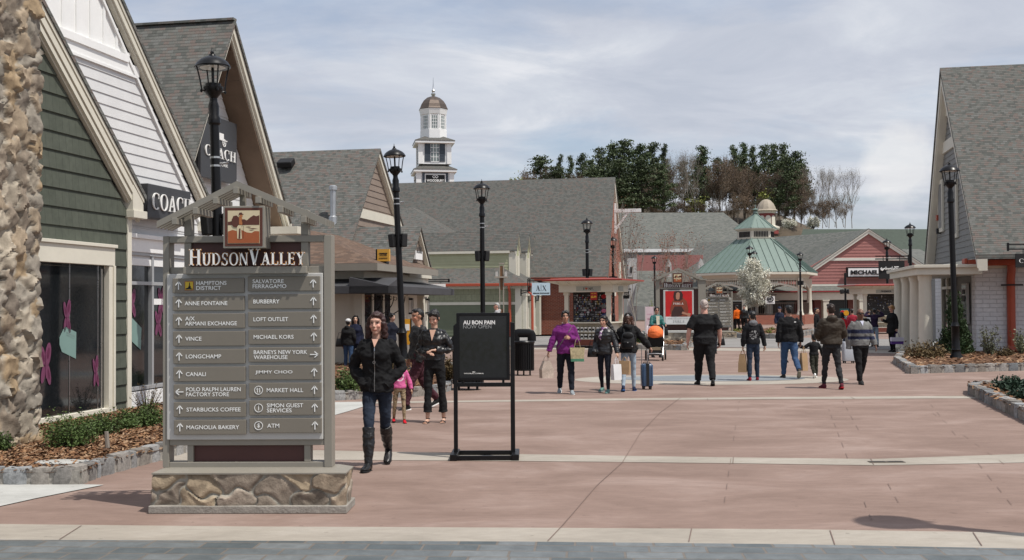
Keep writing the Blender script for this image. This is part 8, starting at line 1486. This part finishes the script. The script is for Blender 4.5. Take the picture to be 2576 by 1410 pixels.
P12 = person('woman in a green jacket and sunglasses pushing the orange pushchair', 1651, 777, 905, 12, 'f', 1.02, arms=(((.25, -.35, -.9), (-.05, -.9, -.05), .9), ((.25, -.35, -.9), (-.05, -.9, -.05), .9)), jacket=dict(mat=fab('green_puffer', (.02, .12, .11), .5, .1, .4), puff=.05, add=.03, arm=.022), trousers=dict(mat=JEANK), shoes=dict(mat=BSH), hair=('short', 'brownblack', (.02, .012, .01)), skin=SKW, glasses=True, Yf=36)
m = MB(); m.face([P12['LM'](Vector(q)) for q in ((-.06, -.15, 1.44), (.06, -.15, 1.44), (.05, -.165, 1.1), (-.05, -.165, 1.1))]); m.build('shirt_front', fab('cream_shirt', (.6, .57, .45)), P12['T'], fix=False)
P13 = person('very large man with cropped grey hair in black t-shirt and trousers, seen from behind', 1771, 752, 969, 180, 'm', 1.34, arms=(((.42, .05, -1), (.10, -.22, -1), .5), ((.42, .02, -1), (.05, -.30, -1), .8)), legs=((12, 3, 1.0, 8, None), (-12, 16, 1.5, 8, 15)), jacket=dict(mat=BLK, add=.022, arm=.024, sleeve=.8, len=.88, collar=0, wr=.014, name='t_shirt'), trousers=dict(mat=BLK, add=.022, wr=.011), shoes=dict(mat=BSH), hair=('crop', 'palegrey', (.36, .30, .27)), skin=(.58, .32, .25))
def starc(p): r_ = math.hypot(p.x, p.z - 1.15); return (.28, .28, .28) if p.y > .05 and r_ < .11 and noise.noise(p * 30) > .12 else (.012, .012, .014)
P14 = person('boy with a grey hood and black printed jacket walking away with a brown paper bag', 1893, 782, 958, 180, 'm', .95, arms=(((.25, .05, -1), (.05, -.2, -1), .9), ((.32, .05, -1), (.12, .1, -1), .9)), legs=((-4, 6, 2, 6, None), (7, 3, 3, 12, None)), jacket=dict(col=starc, add=.03, arm=.022, len=.93), trousers=dict(mat=JEAN, add=.014, wr=.011), shoes=dict(mat=fab('dark_red_trainer', (.18, .012, .02)), sole=LETW), hair=('short', 'black', BLH), skin=SKA)
m = MB(); m.ell(P14['LM'](Vector((0, .06, 1.45))), (.12, .085, .085), 12, 8); remeshed(m, 'hood', fab('grey_hood', (.14, .14, .15)), P14['T'], .013, .012, 14)
P15 = person('man in a black fleece jacket and blue jeans seen from behind, right of the boy', 1984, 767, 952, 180, 'm', 1.12, arms=(((.22, .04, -1), (.05, -.12, -1), .5), ((.34, .04, -1), (.0, -.12, -1), .6)), legs=((10, 3, 1.5, 8, None), (-14, 34, 3, 8, 40)), jacket=dict(mat=BLK, add=.034, arm=.028, len=.88, collar=.02, wr=.016), trousers=dict(mat=JBLUE, add=.018, wr=.011), shoes=dict(mat=fab('grey_sole_shoe', (.05, .045, .04)), sole=fab('pale_sole', (.22, .20, .16))), hair=('short', 'black', BLH), skin=(.36, .2, .14), head=(16, 0))
m = MB(); m.box(P15['LM'](Vector((-.11, .147, 1.36))), (.045, .004, .022)); m.build('chest_emblem', LETW, P15['T'])
P16 = person('toddler in a black tracksuit with white stripes walking hand in hand', 2046, 842, 951, 184, 'm', 1.0, child=True, arms=(((.75, -.1, -.5), (.9, -.1, .3), .6), ((.5, .0, -.9), (.3, -.2, -.9), .5)), legs=((-12, 30, 2, 5, 35), (8, 4, 2, 5, None)), jacket=dict(mat=BLK, add=.04, arm=.03, len=.95), trousers=dict(mat=fab('olive_black', (.03, .03, .022)), add=.03, wr=.02), shoes=dict(mat=LETW, sole=LETW), hair=('short', 'black', BLH), skin=SKA)
for sx in (1, -1): patch(P16, 'sleeve_stripe', LETW, [P16['sh'][sx] + Vector((-sx * .04, .0, .085)), P16['sh'][sx] + Vector((sx * .07, .0, .065)), P16['sh'][sx] + Vector((sx * .16, -.01, .005))], .02)
P17 = person('man in a brown quilted hooded jacket and charcoal jeans seen from behind', 2090, 762, 978, 182, 'm', 1.10, arms=(((.35, -.1, -1), (-.35, -.75, -.25), None), ((.35, -.1, -1), (-.35, -.75, -.25), None)), legs=((12, 3, 2, 10, None), (-10, 16, 2.5, 8, 18)), jacket=dict(mat=fab('brown_puffer', (.035, .026, .018), .62, .15, .25), add=.040, arm=.028, len=.93, puff=.035, hood=True, collar=.03, wr=.012, name='quilted_jacket'), trousers=dict(mat=fab('charcoal_jeans', (.025, .025, .027)), add=.008, wr=.016), shoes=dict(mat=fab('maroon_trainer', (.10, .02, .03)), sole=fab('red_sole', (.4, .02, .03))), hair=('short', 'darkbrown', (.022, .012, .008)), skin=SKW)
def swe(p): z = p.z; return (.022, .026, .055) if (1.16 < z < 1.245 or 1.02 < z < 1.095) and abs(p.x) < .30 else (.17, .17, .165)
P18 = person('bald man in a grey sweater with navy stripes and sunglasses walking to the camera', 2163, 774, 966, 6, 'm', 1.12, arms=(((.30, -.1, -1), (.16, -.40, -.85), .6), ((.30, .12, -1), (.0, .02, -1), None)), legs=((-12, 20, 1, 6, 22), (13, 3, 0, 6, None)), jacket=dict(col=swe, add=.030, arm=.024, len=.90, wr=.012, name='sweater'), trousers=dict(mat=BLK, add=.02, wr=.011), shoes=dict(mat=BSH), hair=('bald', 'x', BLH), skin=(.15, .075, .05), glasses=True)
m = MB(); L_ = P18['LM']; m.face([L_(Vector(q)) for q in ((-.045, -.105, 1.47), (.045, -.105, 1.47), (.0, -.15, 1.36))]); m.build('shirt_collar', fab('pale_shirt', (.55, .56, .68)), P18['T'], fix=False)
def crowd(label, px, top, feet, rz, sex, jm, tm, hair, skin=SKA, **k): return person(label, px, top, feet, rz, sex, k.pop('bw', 1.0), jacket=dict(mat=jm, **k.pop('jk', {})), trousers=dict(mat=tm), shoes=dict(mat=BSH), hair=hair, skin=skin, lod=0, **k)
HB = ('short', 'black', BLH)
ORG = fab('orange_jacket', (.65, .12, .01)); RDJ = fab('red_jacket', (.45, .02, .03)); PUR = fab('dark_purple', (.03, .018, .045)); NAV = fab('navy_vest', (.015, .02, .04))
crowd('man in a bright orange jacket by the gazebo columns', 1854, 768, 838, 200, 'm', ORG, BLK, HB)
crowd('woman in a black jacket talking to the man in orange', 1872, 767, 838, -20, 'f', LEA, BLK, ('short', 'brownblack', (.02, .012, .01)), SKW)
crowd('man in a navy cap and vest standing left of the black fleece man', 1961, 772, 858, 10, 'm', NAV, fab('khaki', (.3, .26, .18)), HB, SKW, cap=dict(mat=fab('navy_cap', (.015, .02, .05))))
crowd('man in a dark jacket standing behind the brown quilted jacket', 2054, 775, 872, 60, 'm', BLK, JEANK, HB)
crowd('person in a bright red jacket left of the striped sweater man', 2117, 785, 880, 150, 'f', RDJ, JEAN, ('bob', 'black', BLH))
crowd('child in a red and navy jacket just right of the striped sweater man', 2143, 777, 870, 170, 'm', fab('red_navy', (.35, .03, .05)), JEAN, ('short', 'darkbrown', (.03, .015, .01)))
crowd('person in dark purple with both hands raised to the head, near the far kiosk', 2199, 776, 873, 175, 'f', PUR, LJEAN, HB, arms=(((.85, -.1, .1), (-.75, -.1, .8), .6), ((.85, -.1, .1), (-.75, -.1, .8), .6)))
P25 = crowd('blonde woman in a long black coat holding shopping bags beside the porch columns', 2243, 768, 886, -60, 'f', BLK, BLK, ('pony', 'blonde', (.35, .20, .09)), SKW, head=(0, 22), jk=dict(len=.70, flare=.02, add=.03), arms=(((.2, .1, -1), (.05, -.1, -1), .8), ((.2, -.2, -1), (.0, -.8, .3), .7)))
crowd('person in dark clothes mostly hidden behind the large man in black', 1795, 800, 890, 160, 'm', BLK, JEANK, HB, SKW)
crowd('person with pale trousers mostly hidden behind the black fleece man', 1972, 800, 912, 150, 'f', fab('grey_coat', (.2, .2, .22)), fab('pale_trousers', (.35, .36, .38)), HB)
crowd('small child half hidden behind the brown quilted jacket man', 2080, 850, 908, 180, 'm', NAV, JEAN, HB, child=True)
crowd('person in a white top by the far kiosk counter', 2186, 782, 862, -90, 'f', fab('white_top', (.5, .5, .5)), JEANK, ('short', 'brownblack', (.02, .012, .01)), SKW)
# ================================================================== bags and wheeled things
PAPER = pm('brown_paper', (.38, .25, .14), .8, .1, bump=.3, bs=15); WPAPER = pm('white_paper', (.66, .66, .67), .7, .05); 
def carrier(P, side, w, h, d, mt, label, cat='shopping bag', rz=0., dx=0, dy=0, tilt=0., drop=.14, flared=1.0):
    q = P['A'][side][2] + Vector((dx, dy, 0)); t = thing('shopping_bag', label, cat, (q.x, q.y, q.z - drop - h), R(rz)); m = MB(); a, b = w / 2, d / 2; f = flared
    m.grid([[(-a * .94, -b, 0), (a * .94, -b, 0), (a * .94, b, 0), (-a * .94, b, 0)], [(-a, -b * .9, h * .5), (a, -b * .8, h * .5), (a, b * .8, h * .5), (-a, b * .9, h * .5)], [(-a * f, -b * .6, h), (a * f, -b * .55, h), (a * f, b * .55, h), (-a * f, b * .6, h)], [(-a * f + .01, -b * .5, h - .004), (a * f - .01, -b * .5, h - .004), (a * f - .01, b * .5, h - .004), (-a * f + .01, b * .5, h - .004)], [(-a * .8, -b * .5, h * .3), (a * .8, -b * .5, h * .3), (a * .8, b * .5, h * .3), (-a * .8, b * .5, h * .3)]], 0, True, (True, False)); m.build('bag_body', mt, t)
    for s_ in (-1, 1): m = MB(); m.tube([(-a * .45, s_ * b * .55, h * .97), (-a * .28, s_ * b * .3, h + drop * .6), (0, 0, h + drop), (a * .28, s_ * b * .3, h + drop * .6), (a * .45, s_ * b * .55, h * .97)], .005, 5); m.build('handle', mt, t)
    return t
carrier(P9, -1, .25, .33, .16, pm('clear_plastic_bag', (.42, .34, .28), .25, .35, 4, .6, 12, 0, .6), 'see-through plastic carrier with a takeaway box in the purple woman\'s hand', rz=20, dx=-.02, drop=.10, flared=.5)
o = carrier(P9, 1, .26, .26, .14, pm('straw_print', (.36, .30, .18), .8, .4, 25), 'straw coloured tote with green base on the purple woman\'s arm', 'tote bag', dx=.20, dy=.02, drop=.20, flared=1.1); m = MB(); m.b2((-.125, -.072, -.003), (.125, .072, .05)); m.build('green_base', fab('green_canvas', (.08, .22, .14)), o)
carrier(P10, 1, .20, .30, .10, WPAPER, 'white paper carrier held by the woman in the black puffer', rz=35, dx=-.04, dy=-.04)
carrier(P10, 1, .22, .26, .10, PAPER, 'brown paper carrier beside the white one in the same hand', rz=-30, dx=.13, dy=.03, drop=.08)
carrier(P14, 1, .24, .40, .18, PAPER, 'brown paper bag in the grey hooded boy\'s left hand', rz=70, drop=.10)
carrier(P15, -1, .15, .40, .13, PAPER, 'tall brown paper bag hanging between the black fleece man and the toddler', rz=20, dx=.02, dy=-.2, drop=.16)
q = carrier(P25, 1, .42, .22, .16, pm('purple_box_bag', (.09, .03, .22), .5, .05), 'purple and white boxy carrier bag held by the blonde woman', rz=0, drop=.22); m = MB(); m.b2((-.213, -.083, .10), (.213, .083, .235)); m.build('white_band', pm('lilac_white', (.62, .60, .70), .5, .04), q)
def backpack():
    W_ = P11['W']; t = thing('backpack', 'small black backpack with front pocket worn over the black hoodie', 'backpack', (0, 0, 0)); L_ = P11['LM']
    def at(m): m.v = [tuple(W_ @ Vector(v)) for v in m.v]; return m
    m = MB(); c = L_(Vector((0, .22, 1.16))); oval(m, [(c.x, c.y, c.z - .19, .13, .07), (c.x, c.y, c.z - .17, .15, .09), (c.x, c.y, c.z, .15, .095), (c.x, c.y, c.z + .12, .125, .08), (c.x, c.y, c.z + .17, .08, .05)], 18, 3.2); at(m).build('pack_body', fab('nylon', (.014, .014, .015), .5, .1, .4), t, True, 60)
    m = MB(); oval(m, [(c.x, c.y + .085, c.z - .16, .10, .03), (c.x, c.y + .09, c.z - .05, .105, .035), (c.x, c.y + .08, c.z - .02, .09, .02)], 14, 3); m.ell((c.x, c.y + .07, c.z + .09), (.12, .045, .07), 12, 8); at(m).build('pocket', BLK, t, True)
    for sx in (1, -1): m = MB(); m.tube([c + Vector((sx * .08, -.02, .15)), L_(Vector((sx * .10, .12, 1.42))), L_(Vector((sx * .12, .0, 1.50)))], .02, 6, flat=.4); at(m).build('strap', BLK, t)
    m = MB(); m.ell((c.x - .09, c.y + .10, c.z - .14), (.018, .008, .012), 8, 5); m.b2((c.x - .01, c.y + .125, c.z - .06), (c.x + .01, c.y + .13, c.z - .04)); at(m).build('buckle', STEEL, t)
backpack()
def suitcase(px, py, w, h, d, mt, label, hh, rz=0, rib=True, hx=0):
    g = G(px, py); t = thing('suitcase', label, 'suitcase', (g.x, g.y + d / 2, 0), R(rz)); m = MB(); oval(m, [(0, 0, .06, w / 2 - .03, d / 2 - .03), (0, 0, .075, w / 2, d / 2), (0, 0, h - .03, w / 2, d / 2), (0, 0, h, w / 2 - .03, d / 2 - .03)], 28, 5); m.build('shell', mt, t, True, 50)
    if rib:
        m = MB(); m.b2((-.03, -d / 2 - .006, .08), (.03, d / 2 + .006, h + .006)); m.build('centre_strip', BLACKM, t)
        m = MB(); [m.b2((x - .003, -d / 2 - .006, .1), (x + .003, -d / 2 + .01, h - .05)) for x in (-w * .36, -w * .22, w * .22, w * .36)]; m.build('rib', mt, t)
    for sx in (-1, 1):
        for sy in (-1, 1): m = MB(); m.tube([(sx * (w / 2 - .05) - .012, sy * (d / 2 - .04), .03), (sx * (w / 2 - .05) + .012, sy * (d / 2 - .04), .03)], .03, 10); m.b2((sx * (w / 2 - .05) - .02, sy * (d / 2 - .04) - .015, .035), (sx * (w / 2 - .05) + .02, sy * (d / 2 - .04) + .015, .07)); m.build('wheel', BLACKM, t)
    m = MB(); m.tube([(hx - .06, d * .3, h - .02), (hx - .06, d * .3, hh), (hx + .06, d * .3, hh), (hx + .06, d * .3, h - .02)], .009, 6); m.build('pull_handle', STEEL, t, True); m = MB(); m.tube([(-.07, 0, h), (-.06, 0, h + .03), (.06, 0, h + .03), (.07, 0, h)], .01, 6); m.build('top_grip', BLACKM, t, True)
suitcase(1629, 981, .235, .52, .22, pm('navy_shell', (.02, .055, .12), .3, .1, spec=.6, coat=.4), 'dark blue hard shell suitcase with a black centre strip and raised handle', .88, 4, hx=-.03)
suitcase(2138, 915, .34, .62, .25, pm('silver_shell', (.40, .41, .43), .35, .06, metal=.3), 'silver grey suitcase behind the striped sweater man', .7, 0, rib=False)
def pram():
    g = G(1647, 906); t = thing('pushchair', 'pushchair with orange hood, black basket and silver frame', 'pushchair', (g.x, g.y - .2, 0), R(-8)); 
    for x, y, r_ in ((-.22, -.35, .09), (.22, -.35, .09), (-.30, .35, .15), (.30, .35, .15)):
        m = MB(); m.tube([(x - .025, y, r_), (x + .025, y, r_)], r_, 18); w = m.build('wheel', BLACKM, t, True, 50); m = MB(); m.tube([(x - .028, y, r_), (x + .028, y, r_)], r_ * .6, 14); m.build('rim', GALV, w, True, 50)
    m = MB()
    for sx in (-1, 1): m.tube([(sx * .22, -.33, .12), (sx * .25, .0, .55), (sx * .26, .38, 1.0), (sx * .22, .46, 1.06)], .011, 8); m.tube([(sx * .30, .35, .18), (sx * .26, .05, .55), (sx * .24, -.15, .75)], .011, 8)
    m.tube([(-.22, -.33, .2), (-.1, -.40, .22), (.1, -.40, .22), (.22, -.33, .2)], .016, 8); m.build('frame', GALV, t, True); m = MB(); m.tube([(-.22, .46, 1.06), (.22, .46, 1.06)], .02, 8); m.build('handlebar', BLACKM, t, True)
    m = MB(); m.ell((0, .02, .82), (.25, .30, .24), 18, 12); m.v = [(x, y, max(z, .68 + (y + .28) * .1)) for x, y, z in m.v]; remeshed(m, 'hood', fab('orange_hood', (.75, .17, .05), .6, .1), t, .014, .01, 9)
    m = MB(); m.prism([(-.23, -.2, .70), (-.23, .3, .72), (-.21, .25, .42), (-.21, -.12, .42)], (.46, 0, 0)); m.build('carrycot', fab('black_seat', (.015, .015, .016)), t); m = MB(); m.prism([(-.2, -.3, .16), (-.2, .25, .2), (-.2, .22, .36), (-.2, -.3, .30)], (.4, 0, 0)); m.build('basket', fab('basket_fabric', (.02, .02, .02)), t); m = MB(); m.b2((-.17, -.3, .32), (.17, .2, .40)); m.build('footmuff', fab('beige_cloth', (.25, .2, .14)), t)
pram()
def handbag(p, label, mt, w=.2, h=.18):
    t = thing('handbag', label, 'handbag', p); m = MB(); oval(m, [(0, 0, 0, w / 2, .05), (0, 0, h * .1, w / 2 * 1.05, .06), (0, 0, h * .9, w / 2 * .85, .04), (0, 0, h, w / 2 * .8, .02)], 16, 3); m.build('bag_body', mt, t, True, 60); m = MB(); m.tube([(-w * .35, 0, h * .9), (-w * .2, 0, h * 1.7), (w * .2, 0, h * 1.7), (w * .35, 0, h * .9)], .008, 6); m.build('handle', mt, t, True)
a = P10['W'] @ Vector((-.27, -.02, .80)); handbag(a, 'small black leather handbag at the puffer woman\'s right hip', LEA); a = P5['W'] @ Vector((.27, 0, .80)); handbag(a, 'black handbag hanging at the side of the white hatted woman', LEA, .28, .22); a = P13['W'] @ Vector((-.36, -.1, .80)); handbag(a, 'black camera pouch at the large man\'s right side', BLK, .16, .14); a = P12['W'] @ Vector((.28, 0, .75)); handbag(a, 'black shoulder bag at the side of the green jacket woman', BLK, .26, .24)
